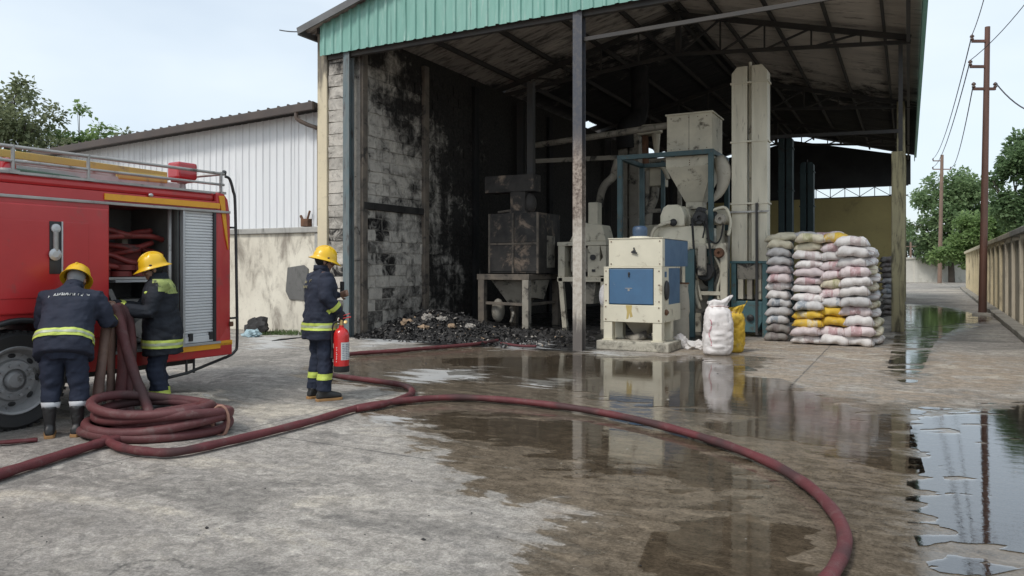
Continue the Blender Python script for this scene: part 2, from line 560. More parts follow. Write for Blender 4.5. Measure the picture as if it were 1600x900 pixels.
def stained_mat(name, base, base2, stain, samt=0.35, sscale=(1.2, 1.2, 0.5), rough=0.88, top=None, bump=0.4):
    """plaster or concrete with weather stains running down"""
    t = NT(name)
    co = t.coord('World')
    cs = t.coord('World', sscale)
    n1 = t.noise(co, 0.8, 6, 0.6, 0.4)
    n2 = t.noise(cs, 1.8, 8, 0.68, 0.6)
    n3 = t.noise(co, 9, 7, 0.72)
    col = t.mix(t.rng(n1, 0.3, 0.7), base, base2)
    lo = 0.5 + (0.5 - samt) * 0.5
    col = t.mix(t.rng(n2, lo - 0.06, lo + 0.16, 0, 0.9), col, stain)
    col = t.mix(t.rng(n3, 0.55, 0.75, 0, 0.45), col, tuple(x * 0.6 for x in stain))
    if top:   # soot tongue with its own ragged edge
        sep = t.n('ShaderNodeSeparateXYZ'); t.l(co, sep.inputs[0])
        q = t.math('ADD', t.math('SUBTRACT', sep.outputs[2], top), t.math('MULTIPLY', t.math('SUBTRACT', n2, 0.5), 5.0))
        col = t.mix(t.rng(q, -0.4, 0.7, 0, 0.85), col, (0.10, 0.09, 0.08))
    t.bump(t.math('ADD', n3, t.noise(co, 60, 4, 0.7)), bump, 0.006)
    t.fin(col, rough, spec=0.25)
stained_mat('cream_plaster', (0.72, 0.675, 0.57), (0.60, 0.555, 0.465), (0.24, 0.21, 0.175), 0.44, (1.0, 1.0, 0.45))
stained_mat('coping_concrete', (0.42, 0.41, 0.38), (0.30, 0.29, 0.27), (0.10, 0.095, 0.085), 0.42, (1.5, 1.5, 0.7))
stained_mat('cement_patch', (0.155, 0.152, 0.146), (0.105, 0.103, 0.10), (0.05, 0.05, 0.048), 0.35)
stained_mat('column_cream', (0.64, 0.56, 0.40), (0.56, 0.49, 0.36), (0.30, 0.26, 0.20), 0.25, (3, 3, 0.4), top=5.6)
stained_mat('column_yellow', (0.46, 0.41, 0.25), (0.38, 0.34, 0.215), (0.10, 0.09, 0.065), 0.50, (4, 4, 0.6))
stained_mat('wall_yellow', (0.46, 0.38, 0.17), (0.40, 0.33, 0.15), (0.20, 0.165, 0.085), 0.25, (0.6, 0.6, 0.35))
stained_mat('fence_concrete', (0.60, 0.54, 0.43), (0.50, 0.45, 0.36), (0.20, 0.175, 0.135), 0.38, (2.2, 2.2, 0.45))
stained_mat('fence_yellow', (0.66, 0.575, 0.40), (0.56, 0.49, 0.345), (0.22, 0.19, 0.145), 0.34, (2.2, 2.2, 0.45))
stained_mat('far_white', (0.66, 0.64, 0.58), (0.58, 0.56, 0.51), (0.34, 0.32, 0.27), 0.3)
stained_mat('kerb', (0.34, 0.32, 0.28), (0.27, 0.25, 0.22), (0.12, 0.105, 0.09), 0.4)
stained_mat('burnt_mortar', (0.05, 0.047, 0.045), (0.025, 0.024, 0.023), (0.012, 0.012, 0.012), 0.5)
stained_mat('soot_black', (0.030, 0.029, 0.029), (0.020, 0.020, 0.021), (0.009, 0.009, 0.010), 0.5)
stained_mat('plinth', (0.46, 0.43, 0.35), (0.36, 0.335, 0.28), (0.07, 0.065, 0.055), 0.45, (3, 3, 3))

def sheet_mat(name, c, c2, stain, samt, sscale, rough, scorch=None, metal=0.0):
    t = NT(name)
    co = t.coord('World')
    cs = t.coord('World', sscale)
    oi = t.n('ShaderNodeObjectInfo')
    n1 = t.noise(cs, 1.0, 6, 0.62, 0.4)
    n2 = t.noise(cs, 3.5, 7, 0.7)
    n3 = t.noise(co, 1.1, 6, 0.65, 0.6)
    col = t.mix(t.rng(n1, 0.3, 0.7), c, c2)
    col = t.mix(t.rng(oi.outputs['Random'], 0, 1, 0, 0.35, False), col, tuple(x * 0.7 for x in c2))
    lo = 0.5 + (0.5 - samt) * 0.5
    col = t.mix(t.rng(n2, lo - 0.05, lo + 0.15, 0, 0.85), col, stain)
    if scorch:
        sep = t.n('ShaderNodeSeparateXYZ'); t.l(co, sep.inputs[0])
        ax, ce, wd, amt = scorch
        q = t.math('MULTIPLY', t.math('SUBTRACT', sep.outputs[ax], ce), 1.0 / wd)
        q = t.math('ADD', q, t.math('MULTIPLY', t.math('SUBTRACT', n3, 0.5), amt))
        col = t.mix(t.rng(q, -0.3, 0.4, 0, 0.95), col, (0.018, 0.018, 0.019))
    rg = t.rng(n2, 0.3, 0.7, rough, min(1, rough + 0.2))
    t.bump(n2, 0.08, 0.006)
    t.fin(col, rg, metal)
sheet_mat('green_sheet', (0.165, 0.36, 0.30), (0.22, 0.42, 0.36), (0.36, 0.50, 0.45), 0.34, (3.5, 1, 0.35), 0.42)
sheet_mat('white_sheet', (0.76, 0.77, 0.78), (0.70, 0.71, 0.72), (0.52, 0.52, 0.52), 0.22, (3, 1, 0.25), 0.45)
sheet_mat('roof_sheet', (0.66, 0.60, 0.53), (0.50, 0.455, 0.405), (0.13, 0.118, 0.105), 0.36, (0.4, 2.5, 0.4), 0.5, scorch=(1, 27.0, 6.0, 3.0))
sheet_mat('roof_sheet_burnt', (0.50, 0.46, 0.41), (0.34, 0.31, 0.28), (0.06, 0.056, 0.052), 0.5, (0.4, 2.5, 0.4), 0.5, scorch=(1, 20.5, 4.0, 3.6))
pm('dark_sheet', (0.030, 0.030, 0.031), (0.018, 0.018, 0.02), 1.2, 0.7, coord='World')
pm('steel_soot', (0.040, 0.041, 0.045), (0.065, 0.06, 0.055), 2.0, 0.62, dirt=(0.11, 0.085, 0.065), damt=0.2, dscale=3)
pm('steel_teal', (0.105, 0.145, 0.155), (0.16, 0.175, 0.175), 2.5, 0.5, dirt=(0.06, 0.05, 0.045), damt=0.36, dscale=2.2, stretch=(4, 4, 0.8))
pm('teal_paint', (0.052, 0.105, 0.115), (0.04, 0.08, 0.09), 3, 0.48, dirt=(0.11, 0.085, 0.06), damt=0.3, dscale=4)
pm('teal_boot', (0.085, 0.175, 0.19), (0.065, 0.14, 0.155), 3, 0.5, dirt=(0.10, 0.085, 0.065), damt=0.34, dscale=5)
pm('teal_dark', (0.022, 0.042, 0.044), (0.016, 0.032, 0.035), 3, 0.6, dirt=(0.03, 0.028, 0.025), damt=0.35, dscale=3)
pm('purlin_steel', (0.033, 0.032, 0.032), (0.06, 0.053, 0.046), 1.6, 0.65, coord='World')
pm('brown_trim', (0.062, 0.046, 0.04), (0.085, 0.065, 0.055), 2, 0.5)
pm('roof_trim', (0.15, 0.15, 0.15), (0.10, 0.10, 0.10), 2, 0.5)
pm('rusty_pipe', (0.13, 0.095, 0.075), (0.09, 0.07, 0.06), 4, 0.6)
pm('rust', (0.16, 0.075, 0.04), (0.09, 0.05, 0.032), 6, 0.8)
pm('pole_rust', (0.135, 0.062, 0.042), (0.085, 0.045, 0.035), 1.5, 0.6, stretch=(3, 3, 0.5))
pm('pole_far', (0.24, 0.16, 0.12), (0.19, 0.13, 0.10), 1.5, 0.7)
pm('wire', (0.05, 0.05, 0.055), rough=0.6)
pm('insulator', (0.10, 0.06, 0.045), rough=0.3)

# machines
pm('machine_cream', (0.70, 0.655, 0.52), (0.62, 0.58, 0.46), 2.2, 0.45, dirt=(0.26, 0.21, 0.14), damt=0.30, dscale=4)
pm('machine_dusty', (0.60, 0.555, 0.44), (0.47, 0.435, 0.35), 1.8, 0.62, dirt=(0.10, 0.085, 0.065), damt=0.33, dscale=3.5)
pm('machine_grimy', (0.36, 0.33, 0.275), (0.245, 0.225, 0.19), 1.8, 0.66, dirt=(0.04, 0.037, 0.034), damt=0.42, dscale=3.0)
pm('machine_blue', (0.066, 0.15, 0.265), (0.056, 0.125, 0.225), 2.4, 0.42, dirt=(0.32, 0.36, 0.38), damt=0.13, dscale=14, coat=0.1)
pm('machine_navy', (0.05, 0.085, 0.15), (0.04, 0.07, 0.12), 3, 0.4, dirt=(0.2, 0.2, 0.2), damt=0.15, dscale=7)
pm('elevator_metal', (0.64, 0.59, 0.47), (0.55, 0.51, 0.405), 1.2, 0.36, dirt=(0.17, 0.15, 0.12), damt=0.28, dscale=2.2, stretch=(5, 5, 0.7), metal=0.15)
pm('burnt_metal', (0.055, 0.05, 0.046), (0.026, 0.025, 0.025), 2.4, 0.7, dirt=(0.27, 0.205, 0.155), damt=0.40, dscale=2.1)
pm('burnt_frame', (0.20, 0.165, 0.13), (0.10, 0.088, 0.076), 2.6, 0.75, dirt=(0.045, 0.04, 0.036), damt=0.38, dscale=4)
pm('black_iron', (0.025, 0.025, 0.027), rough=0.5)
pm('dark_rubber', (0.022, 0.022, 0.023), rough=0.75)
pm('burlap_dust', (0.50, 0.46, 0.38), (0.42, 0.385, 0.32), 3, 0.8, dirt=(0.22, 0.19, 0.15), damt=0.3, bump=0.4, bscale=30)
pm('yellow_stain', (0.50, 0.38, 0.14), rough=0.7)

# sacks
def sack_mat(name, c, c2, prnt, pamt, rand=0.12):
    t = NT(name)
    co = t.coord('Object')
    oi = t.n('ShaderNodeObjectInfo')
    add = t.n('ShaderNodeVectorMath', operation='ADD')
    t.l(co, add.inputs[0])
    cmb = t.n('ShaderNodeCombineXYZ')
    t.set(cmb.inputs[0], t.math('MULTIPLY', oi.outputs['Random'], 37.0))
    t.set(cmb.inputs[1], t.math('MULTIPLY', oi.outputs['Random'], 91.0))
    t.l(cmb.outputs[0], add.inputs[1])
    cr_ = add.outputs[0]
    n1 = t.noise(cr_, 3.2, 4, 0.6)
    n2 = t.noise(cr_, 8, 6, 0.65, 0.5)
    wv_ = t.n('ShaderNodeTexWave'); wv_.inputs['Scale'].default_value = 60; wv_.inputs['Distortion'].default_value = 0.5
    t.l(co, wv_.inputs['Vector'])
    col = t.mix(t.rng(n1, 0.35, 0.65), c, c2)
    sx_ = t.n('ShaderNodeSeparateXYZ'); t.l(co, sx_.inputs[0])
    bx0 = t.math('ABSOLUTE', t.math('ADD', sx_.outputs[0], t.math('MULTIPLY', t.math('SUBTRACT', oi.outputs['Random'], 0.5), 0.35)))
    bandf = t.math('MULTIPLY', t.rng(bx0, 0.15, 0.13), t.rng(n2, 0.40, 0.55, 0.25, 1.0))
    col = t.mix(t.math('MULTIPLY', bandf, t.rng(oi.outputs['Random'], 0.75 - pamt, 0.76 - pamt, 0, 0.75)), col, prnt)
    seam = t.rng(t.math('ABSOLUTE', t.math('SUBTRACT', t.math('ABSOLUTE', sx_.outputs[0]), 0.385)), 0.010, 0.004)
    col = t.mix(t.math('MULTIPLY', seam, 0.6), col, (0.30, 0.16, 0.15))
    col = t.mix(t.rng(n2, 0.52, 0.75, 0, 0.5), col, (0.30, 0.27, 0.24))
    hs = t.n('ShaderNodeHueSaturation')
    t.set(hs.inputs['Value'], t.rng(oi.outputs['Random'], 0, 1, 1 - rand, 1 + rand, False))
    t.l(col, hs.inputs['Color'])
    h = t.math('ADD', t.math('MULTIPLY', n2, 1.0), t.math('MULTIPLY', wv_.outputs['Fac'], 0.04))
    t.bump(h, 0.55, 0.03)
    t.fin(hs.outputs[0], 0.55, spec=0.35)
sack_mat('sack_white', (0.76, 0.73, 0.71), (0.68, 0.65, 0.64), (0.50, 0.40, 0.40), 0.25)
sack_mat('sack_pink', (0.70, 0.61, 0.61), (0.63, 0.55, 0.56), (0.42, 0.22, 0.24), 0.35)
sack_mat('sack_cream', (0.68, 0.63, 0.48), (0.61, 0.56, 0.43), (0.34, 0.34, 0.16), 0.3)
sack_mat('sack_grey', (0.56, 0.55, 0.55), (0.50, 0.49, 0.49), (0.16, 0.21, 0.26), 0.4)
sack_mat('sack_yellow', (0.66, 0.44, 0.05), (0.60, 0.39, 0.045), (0.60, 0.56, 0.45), 0.1)
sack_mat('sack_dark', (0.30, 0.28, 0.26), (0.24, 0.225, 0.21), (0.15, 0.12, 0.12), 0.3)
sack_mat('sack_bright', (0.80, 0.76, 0.74), (0.74, 0.69, 0.67), (0.70, 0.60, 0.60), 0.12)
pm('sack_print_pink', (0.55, 0.22, 0.26), rough=0.6)
pm('sack_print_blue', (0.08, 0.12, 0.20), rough=0.6)
pm('twine', (0.55, 0.42, 0.40), rough=0.8)

# truck
pm('truck_red', (0.50, 0.032, 0.034), (0.42, 0.026, 0.028), 1.2, 0.28, 0.42, dirt=(0.27, 0.06, 0.05), damt=0.30, dscale=2.6, drough=0.5, bump=0.10, bscale=2.4, bdist=0.03, coat=0.25, fine=0.05)
pm('stripe_yellow', (0.80, 0.38, 0.02), (0.72, 0.34, 0.03), 4, 0.4, dirt=(0.5, 0.28, 0.06), damt=0.25, dscale=8)
pm('alu', (0.52, 0.53, 0.54), (0.44, 0.45, 0.46), 4, 0.36, metal=0.55, dirt=(0.25, 0.25, 0.25), damt=0.2, dscale=9)
pm('alu_worn', (0.42, 0.41, 0.39), (0.32, 0.31, 0.30), 3, 0.45, metal=0.5, dirt=(0.15, 0.14, 0.13), damt=0.3, dscale=6)
pm('shutter_alu', (0.72, 0.73, 0.74), (0.64, 0.65, 0.66), 2, 0.45, metal=0.05, dirt=(0.30, 0.29, 0.27), damt=0.2, dscale=5)
pm('compartment_wall', (0.14, 0.145, 0.14), (0.09, 0.092, 0.09), 2, 0.6)
pm('compartment_floor', (0.09, 0.09, 0.085), rough=0.7)
pm('gear_red', (0.24, 0.035, 0.03), (0.15, 0.025, 0.022), 4, 0.5, dirt=(0.05, 0.03, 0.028), damt=0.35)
pm('tyre', (0.026, 0.026, 0.027), (0.040, 0.038, 0.036), 3, 0.8, dirt=(0.11, 0.10, 0.09), damt=0.2, dscale=6)
pm('rim_grey', (0.40, 0.40, 0.405), (0.31, 0.31, 0.315), 3, 0.45, metal=0.35, dirt=(0.12, 0.11, 0.10), damt=0.35, dscale=6)
pm('beacon_red', (0.42, 0.015, 0.022), (0.36, 0.012, 0.02), 4, 0.18, coat=0.6, bump=0)
pm('ladder_yellow', (0.58, 0.40, 0.10), (0.50, 0.36, 0.12), 4, 0.5, dirt=(0.30, 0.24, 0.14), damt=0.3)
pm('ladder_white', (0.50, 0.50, 0.48), (0.40, 0.40, 0.385), 4, 0.55, dirt=(0.22, 0.21, 0.19), damt=0.3)
pm('black_paint', (0.028, 0.029, 0.031), rough=0.35)
pm('glass_dark', (0.02, 0.024, 0.028), rough=0.08, bump=0, fine=0)
pm('canvas_grey', (0.20, 0.20, 0.18), (0.15, 0.145, 0.13), 3, 0.85, bump=0.4, bscale=25)
pm('tarp_green', (0.055, 0.10, 0.07), (0.04, 0.075, 0.055), 4, 0.8)

# hoses
def hose_mat(name, c, c2, worn):
    t = NT(name)
    co = t.coord('World')
    n1 = t.noise(co, 2.2, 5, 0.6)
    n2 = t.noise(co, 9, 7, 0.72, 0.5)
    n3 = t.noise(co, 120, 3, 0.6)
    col = t.mix(t.rng(n1, 0.3, 0.7), c, c2)
    col = t.mix(t.rng(n2, 0.5, 0.7, 0, 0.75), col, worn)
    col = t.mix(t.rng(n2, 0.42, 0.28, 0, 0.6), col, tuple(x * 0.35 for x in c))
    seg = t.noise(co, 0.9, 3, 0.6, 0.3)
    col = t.mix(t.rng(seg, 0.52, 0.62, 0, 0.78), col, (0.045, 0.030, 0.030))
    col = t.mix(t.rng(n3, 0.3, 0.7, 0, 0.3), col, tuple(x * 0.4 for x in c))
    t.bump(t.math('ADD', t.math('MULTIPLY', n3, 0.8), n2), 0.45, 0.008)
    t.fin(col, t.rng(n1, 0.3, 0.7, 0.5, 0.75), spec=0.35)
hose_mat('hose_red', (0.150, 0.036, 0.040), (0.10, 0.028, 0.032), (0.15, 0.085, 0.08))
hose_mat('hose_coil', (0.135, 0.045, 0.047), (0.095, 0.034, 0.037), (0.16, 0.105, 0.10))
hose_mat('hose_canvas', (0.25, 0.165, 0.13), (0.19, 0.12, 0.10), (0.16, 0.10, 0.09))
pm('strap_tan', (0.36, 0.20, 0.15), rough=0.8)

# people
pm('jacket_navy', (0.020, 0.025, 0.042), (0.028, 0.033, 0.052), 4, 0.78, dirt=(0.055, 0.058, 0.068), damt=0.2, dscale=6, bump=0.35, bscale=14, bdist=0.02, spec=0.3)
pm('trouser_navy', (0.019, 0.025, 0.045), (0.027, 0.034, 0.056), 4, 0.8, dirt=(0.06, 0.062, 0.07), damt=0.2, dscale=6, bump=0.4, bscale=12, bdist=0.02, spec=0.3)
pm('jacket_black', (0.014, 0.017, 0.024), (0.022, 0.026, 0.034), 4, 0.75, dirt=(0.07, 0.07, 0.07), damt=0.22, dscale=7, bump=0.4, bscale=14, bdist=0.02, spec=0.3)
pm('hivis', (0.56, 0.66, 0.12), (0.50, 0.60, 0.12), 6, 0.5, dirt=(0.30, 0.36, 0.10), damt=0.2, dscale=10)
pm('hivis_worn', (0.34, 0.40, 0.12), (0.25, 0.30, 0.10), 5, 0.7, dirt=(0.05, 0.06, 0.04), damt=0.35, dscale=7, bump=0.3, bscale=14, bdist=0.02)
pm('reflex_grey', (0.42, 0.46, 0.30), (0.36, 0.40, 0.28), 6, 0.4)
pm('helmet_yellow', (0.78, 0.48, 0.012), (0.72, 0.43, 0.012), 3, 0.32, bump=0.02, coat=0.2, fine=0.04, dirt=(0.55, 0.34, 0.04), damt=0.14, dscale=6)
pm('skin', (0.30, 0.17, 0.115), (0.25, 0.14, 0.095), 8, 0.5, bump=0.1)
pm('skin_light', (0.36, 0.21, 0.15), (0.31, 0.18, 0.13), 8, 0.5, bump=0.1)
pm('hair', (0.018, 0.016, 0.015), rough=0.75, bump=0.4, bscale=90)
pm('grey_cloth', (0.30, 0.31, 0.32), (0.24, 0.25, 0.26), 6, 0.85)
pm('white_cloth', (0.62, 0.63, 0.64), (0.52, 0.53, 0.55), 8, 0.85)
pm('boot_black', (0.020, 0.020, 0.021), (0.03, 0.03, 0.03), 6, 0.42, dirt=(0.09, 0.08, 0.07), damt=0.2)
pm('sole_tan', (0.42, 0.23, 0.09), (0.34, 0.19, 0.08), 8, 0.7)
pm('lettering', (0.55, 0.56, 0.55), rough=0.7)
pm('lettering_gold', (0.42, 0.38, 0.24), rough=0.7)
pm('glove', (0.018, 0.020, 0.024), rough=0.75)
pm('ext_red', (0.56, 0.022, 0.022), (0.50, 0.02, 0.02), 3, 0.25, coat=0.4, bump=0)
pm('label_white', (0.62, 0.63, 0.62), (0.5, 0.51, 0.51), 20, 0.5)
pm('brass', (0.50, 0.34, 0.14), rough=0.35, metal=0.7)
pm('white_print', (0.7, 0.7, 0.7), rough=0.6)

# rubbish
pm('char', (0.020, 0.019, 0.019), (0.035, 0.033, 0.032), 6, 0.75, coord='World', bscale=40, bump=0.4)
pm('ash_paper', (0.40, 0.37, 0.33), (0.20, 0.185, 0.17), 4, 0.85, dirt=(0.05, 0.045, 0.04), damt=0.35, coord='World')
pm('brown_paper', (0.36, 0.255, 0.165), (0.22, 0.16, 0.11), 5, 0.85, dirt=(0.05, 0.045, 0.04), damt=0.35, coord='World')
pm('blue_plastic', (0.34, 0.46, 0.50), (0.26, 0.36, 0.40), 5, 0.5)
pm('weed', (0.10, 0.15, 0.05), (0.07, 0.11, 0.035), 5, 0.7)

def leaf_mat(name, a, b, c):
    t = NT(name)
    co = t.coord('World')
    n1 = t.noise(co, 0.5, 3, 0.6)
    n2 = t.noise(co, 3.0, 3, 0.6)
    col = t.mix(t.rng(n1, 0.35, 0.65), a, b)
    col = t.mix(t.rng(n2, 0.4, 0.7, 0, 0.7), col, c)
    t.fin(col, 0.5, spec=0.35)
    tl = t.n('ShaderNodeBsdfTranslucent'); t.set(tl.inputs['Color'], col)
    mx = t.n('ShaderNodeMixShader'); mx.inputs[0].default_value = 0.5
    t.l(t.b.outputs[0], mx.inputs[1]); t.l(tl.outputs[0], mx.inputs[2]); t.l(mx.outputs[0], t.out.inputs[0])
leaf_mat('leaf_mid', (0.20, 0.29, 0.14), (0.24, 0.33, 0.16), (0.15, 0.235, 0.115))
leaf_mat('leaf_light', (0.22, 0.32, 0.12), (0.26, 0.36, 0.14), (0.16, 0.25, 0.10))
leaf_mat('leaf_dark', (0.15, 0.235, 0.11), (0.185, 0.27, 0.13), (0.115, 0.19, 0.09))
leaf_mat('leaf_olive', (0.19, 0.22, 0.12), (0.23, 0.255, 0.14), (0.14, 0.17, 0.095))
leaf_mat('leaf_haze', (0.15, 0.19, 0.13), (0.18, 0.22, 0.15), (0.12, 0.16, 0.11))  # distance haze put into the leaf colour of the farthest tree
pm('bark', (0.10, 0.08, 0.065), (0.07, 0.058, 0.048), 3, 0.9, bump=0.5, bscale=20)

# ================================================================== THE SETTING
def sdf(X, Y, poly):
    """signed distance to a polygon, positive inside"""
    n = len(poly)
    d = np.full(X.shape, 1e9); ins = np.zeros(X.shape, bool)
    for i in range(n):
        ax, ay = poly[i][0], poly[i][1]; bx, by = poly[(i + 1) % n][0], poly[(i + 1) % n][1]
        ex, ey = bx - ax, by - ay
        wx, wy = X - ax, Y - ay
        t = np.clip((wx * ex + wy * ey) / (ex * ex + ey * ey + 1e-12), 0, 1)
        d = np.minimum(d, (wx - ex * t) ** 2 + (wy - ey * t) ** 2)
        c = ((ay <= Y) & (by > Y)) | ((by <= Y) & (ay > Y))
        xi = ax + (Y - ay) * ex / (ey if abs(ey) > 1e-9 else 1e-9)
        ins ^= c & (X < xi)
    d = np.sqrt(d)
    return np.where(ins, d, -d)

def gp(*uv):
    return [gd(u, v) for u, v in uv]

WET = [gp((480, 582), (560, 552), (700, 540), (900, 548), (1030, 556), (1130, 552), (1205, 560), (1150, 588), (1300, 622), (1400, 636),
          (1620, 628), (1800, 640), (1800, 1100), (760, 1000), (800, 885), (870, 820), (890, 795), (800, 778), (690, 775), (735, 735), (690, 700), (640, 668), (570, 642),
          (640, 622), (600, 603), (480, 596)),
       gp((1404, 474), (1480, 478), (1560, 498), (1500, 520), (1460, 540), (1440, 575), (1416, 606), (1392, 590), (1404, 530)),
       gp((272, 606), (340, 610), (335, 648), (262, 655)),
       [(-11, 13), (-8.5, 12.0), (-5.3, 12.1), (-4.4, 13.0), (-3.0, 16), (-3, 22), (-11, 22)]]
RES = [gp((540, 516), (640, 512), (735, 532), (560, 543)), gp((600, 578), (770, 572), (775, 596), (620, 604)), gp((750, 530), (862, 524), (872, 546), (770, 548)),
       gp((790, 588), (905, 588), (905, 608), (800, 606)), gp((270, 606), (340, 612), (330, 642), (265, 645)), gp((380, 525), (470, 522), (470, 545), (380, 548)),
       gp((560, 650), (640, 640), (660, 662), (580, 672)), gp((920, 540), (1000, 556), (960, 562), (905, 556))]
MUD = [gp((1000, 548), (1200, 530), (1420, 545), (1620, 560), (1650, 640), (1400, 640), (1150, 600)), gp((540, 560), (900, 560), (1000, 600), (640, 650)),
       gp((880, 740), (1100, 720), (1180, 900), (800, 1000)), gp((1200, 640), (1400, 650), (1400, 760), (1250, 720))]
SOOT = [[(-11.2, 12.55), (-9.6, 12.0), (-8.0, 11.9), (-6.6, 12.2), (-5.3, 12.0), (-4.9, 12.9), (-4.5, 14.2), (-3.3, 16.6), (-2.9, 21), (-0.4, 25), (-0.4, 41), (-11.2, 41)]]

def survey(polys, X, Y):
    return np.max([sdf(X, Y, p) for p in polys], axis=0)

def make_ground():
    x0, x1, y0, y1, st = -20.0, 9.0, -2.0, 36.0, 0.11
    nx, ny = int((x1 - x0) / st) + 1, int((y1 - y0) / st) + 1
    gx, gy = np.linspace(x0, x1, nx), np.linspace(y0, y1, ny)
    X, Y = np.meshgrid(gx, gy)
    Z = np.zeros_like(X)
    F = 700.0
    vs = np.stack([X.ravel(), Y.ravel(), Z.ravel()], 1)
    ext = np.array([(-F, -F, 0), (F, -F, 0), (F, y0, 0), (-F, y0, 0), (-F, y1, 0), (F, y1, 0), (F, F, 0), (-F, F, 0)], float)
    idx = np.arange(nx * ny).reshape(ny, nx)
    q = np.stack([idx[:-1, :-1].ravel(), idx[:-1, 1:].ravel(), idx[1:, 1:].ravel(), idx[1:, :-1].ravel()], 1)
    b = nx * ny
    fs = q.tolist()
    c00, c10, c11, c01 = int(idx[0, 0]), int(idx[0, -1]), int(idx[-1, -1]), int(idx[-1, 0])
    fs += [(b, b + 1, b + 2, c10, c00, b + 3), (b + 3, c00, c01, b + 4), (c10, b + 2, b + 5, c11), (b + 4, c01, c11, b + 5, b + 6, b + 7)]
    me = bpy.data.meshes.new('ground')
    me.from_pydata(np.vstack([vs, ext]).tolist(), [], fs)
    for nm, polys in (('wet', WET), ('soot', SOOT), ('resid', RES), ('mud', MUD)):
        a = me.attributes.new(nm, 'FLOAT', 'POINT')
        val = np.clip(survey(polys, X, Y).ravel(), -4, 4)
        a.data.foreach_set('value', np.concatenate([val, np.full(8, -4.0)]).astype(np.float32))
    o = link('ground', me, 'yard_concrete')
    tag(o, 'grey concrete yard, dry on the left, wet and muddy on the right', 'ground', kind='structure')
make_ground()

def puddle(poly, amp, seed, label, st=0.04, bias=0.0, scale=1.0, mat='standing_water', fine=1.1):
    xs = [p[0] for p in poly]; ys = [p[1] for p in poly]
    gx = np.arange(min(xs) - .4, max(xs) + .4, st); gy = np.arange(min(ys) - .4, max(ys) + .4, st)
    X, Y = np.meshgrid(gx, gy)
    a = R_(26)
    U, V = X * math.cos(a) + Y * math.sin(a), -X * math.sin(a) + Y * math.cos(a)
    f = np.minimum(sdf(X, Y, poly), 0.8) + amp * (fbm(U * 0.6 * scale, V * 1.7 * scale, 5, seed) * 2.0 + fbm(U * 2.6, V * 8.0, 4, seed + 3) * fine) + bias
    f = np.minimum(f, sdf(X, Y, poly) * 3 + 0.35)
    ny, nx = X.shape
    mb_v, mb_f, cache = [], [], {}
    def vert(i, j):
        k = (i, j)
        if k not in cache:
            cache[k] = len(mb_v); mb_v.append((X[i, j], Y[i, j], 0.004))
        return cache[k]
    def cut(p, q):
        k = (min(p, q), max(p, q))
        if k not in cache:
            fa, fb = f[p], f[q]; t = fa / (fa - fb)
            cache[k] = len(mb_v)
            mb_v.append((X[p] + (X[q] - X[p]) * t, Y[p] + (Y[q] - Y[p]) * t, 0.004))
        return cache[k]
    for i in range(ny - 1):
        for j in range(nx - 1):
            if max(f[i, j], f[i, j + 1], f[i + 1, j], f[i + 1, j + 1]) <= 0: continue
            c = [(i, j), (i, j + 1), (i + 1, j + 1), (i + 1, j)]
            if min(f[p] for p in c) > 0:
                mb_f.append(tuple(vert(*p) for p in c)); continue
            for tri in ((c[0], c[1], c[2]), (c[0], c[2], c[3])):
                pl = []
                for k in range(3):
                    p, q = tri[k], tri[(k + 1) % 3]
                    if f[p] > 0: pl.append(vert(*p))
                    if (f[p] > 0) != (f[q] > 0): pl.append(cut(p, q))
                if len(pl) >= 3: mb_f.append(tuple(pl))
    me = bpy.data.meshes.new('puddle')
    me.from_pydata(mb_v, [], mb_f); me.update()
    tag(link('puddle', me, mat), label, 'puddle', kind='structure')

puddle(gp((1442, 640), (1600, 630), (1900, 640), (1900, 800), (1640, 860), (1490, 890), (1446, 810), (1446, 720)), 0.95, 3, 'bright puddle mirroring the sky at the right edge', bias=0.14, fine=2.3)
puddle(gp((700, 562), (900, 556), (1120, 560), (1190, 585), (1330, 640), (1400, 650), (1418, 735), (1320, 715), (1190, 690), (1050, 645), (900, 618), (720, 600)), 0.95, 11, 'long puddle mirroring the machines before the shed', bias=-0.10, mat='muddy_water')
puddle(gp((660, 652), (800, 640), (900, 648), (1000, 665), (1120, 698), (1210, 740), (1265, 800), (1280, 860), (1230, 940), (1020, 930), (1060, 800), (1000, 745), (900, 770), (850, 740), (760, 700)), 0.8, 23, 'shallow puddle inside the curve of the red hose', bias=-0.06, mat='muddy_water')
puddle(gp((1408, 476), (1480, 482), (1545, 497), (1480, 515), (1450, 535), (1434, 565), (1418, 596), (1400, 575), (1408, 520)), 1.0, 31, 'puddle in the lane beside the yellow post', bias=0.05, fine=2.2)

# ------------------------------------------------------------------ the shed
XR, ZR, SL = -5.4, 8.45, 0.26            # ridge line and roof pitch
YF, YB = 12.5, 41.0                      # front and back
XL, XE, XW = -11.86, 0.26, -10.62         # left eave, right eave, inner face of the left wall
def rh(x):
    return ZR - SL * abs(x - XR)

shed = empty('shed', (0, 0, 0), 0, 'open-fronted sheet-metal shed with green gable and fire-blackened inside', 'shed')

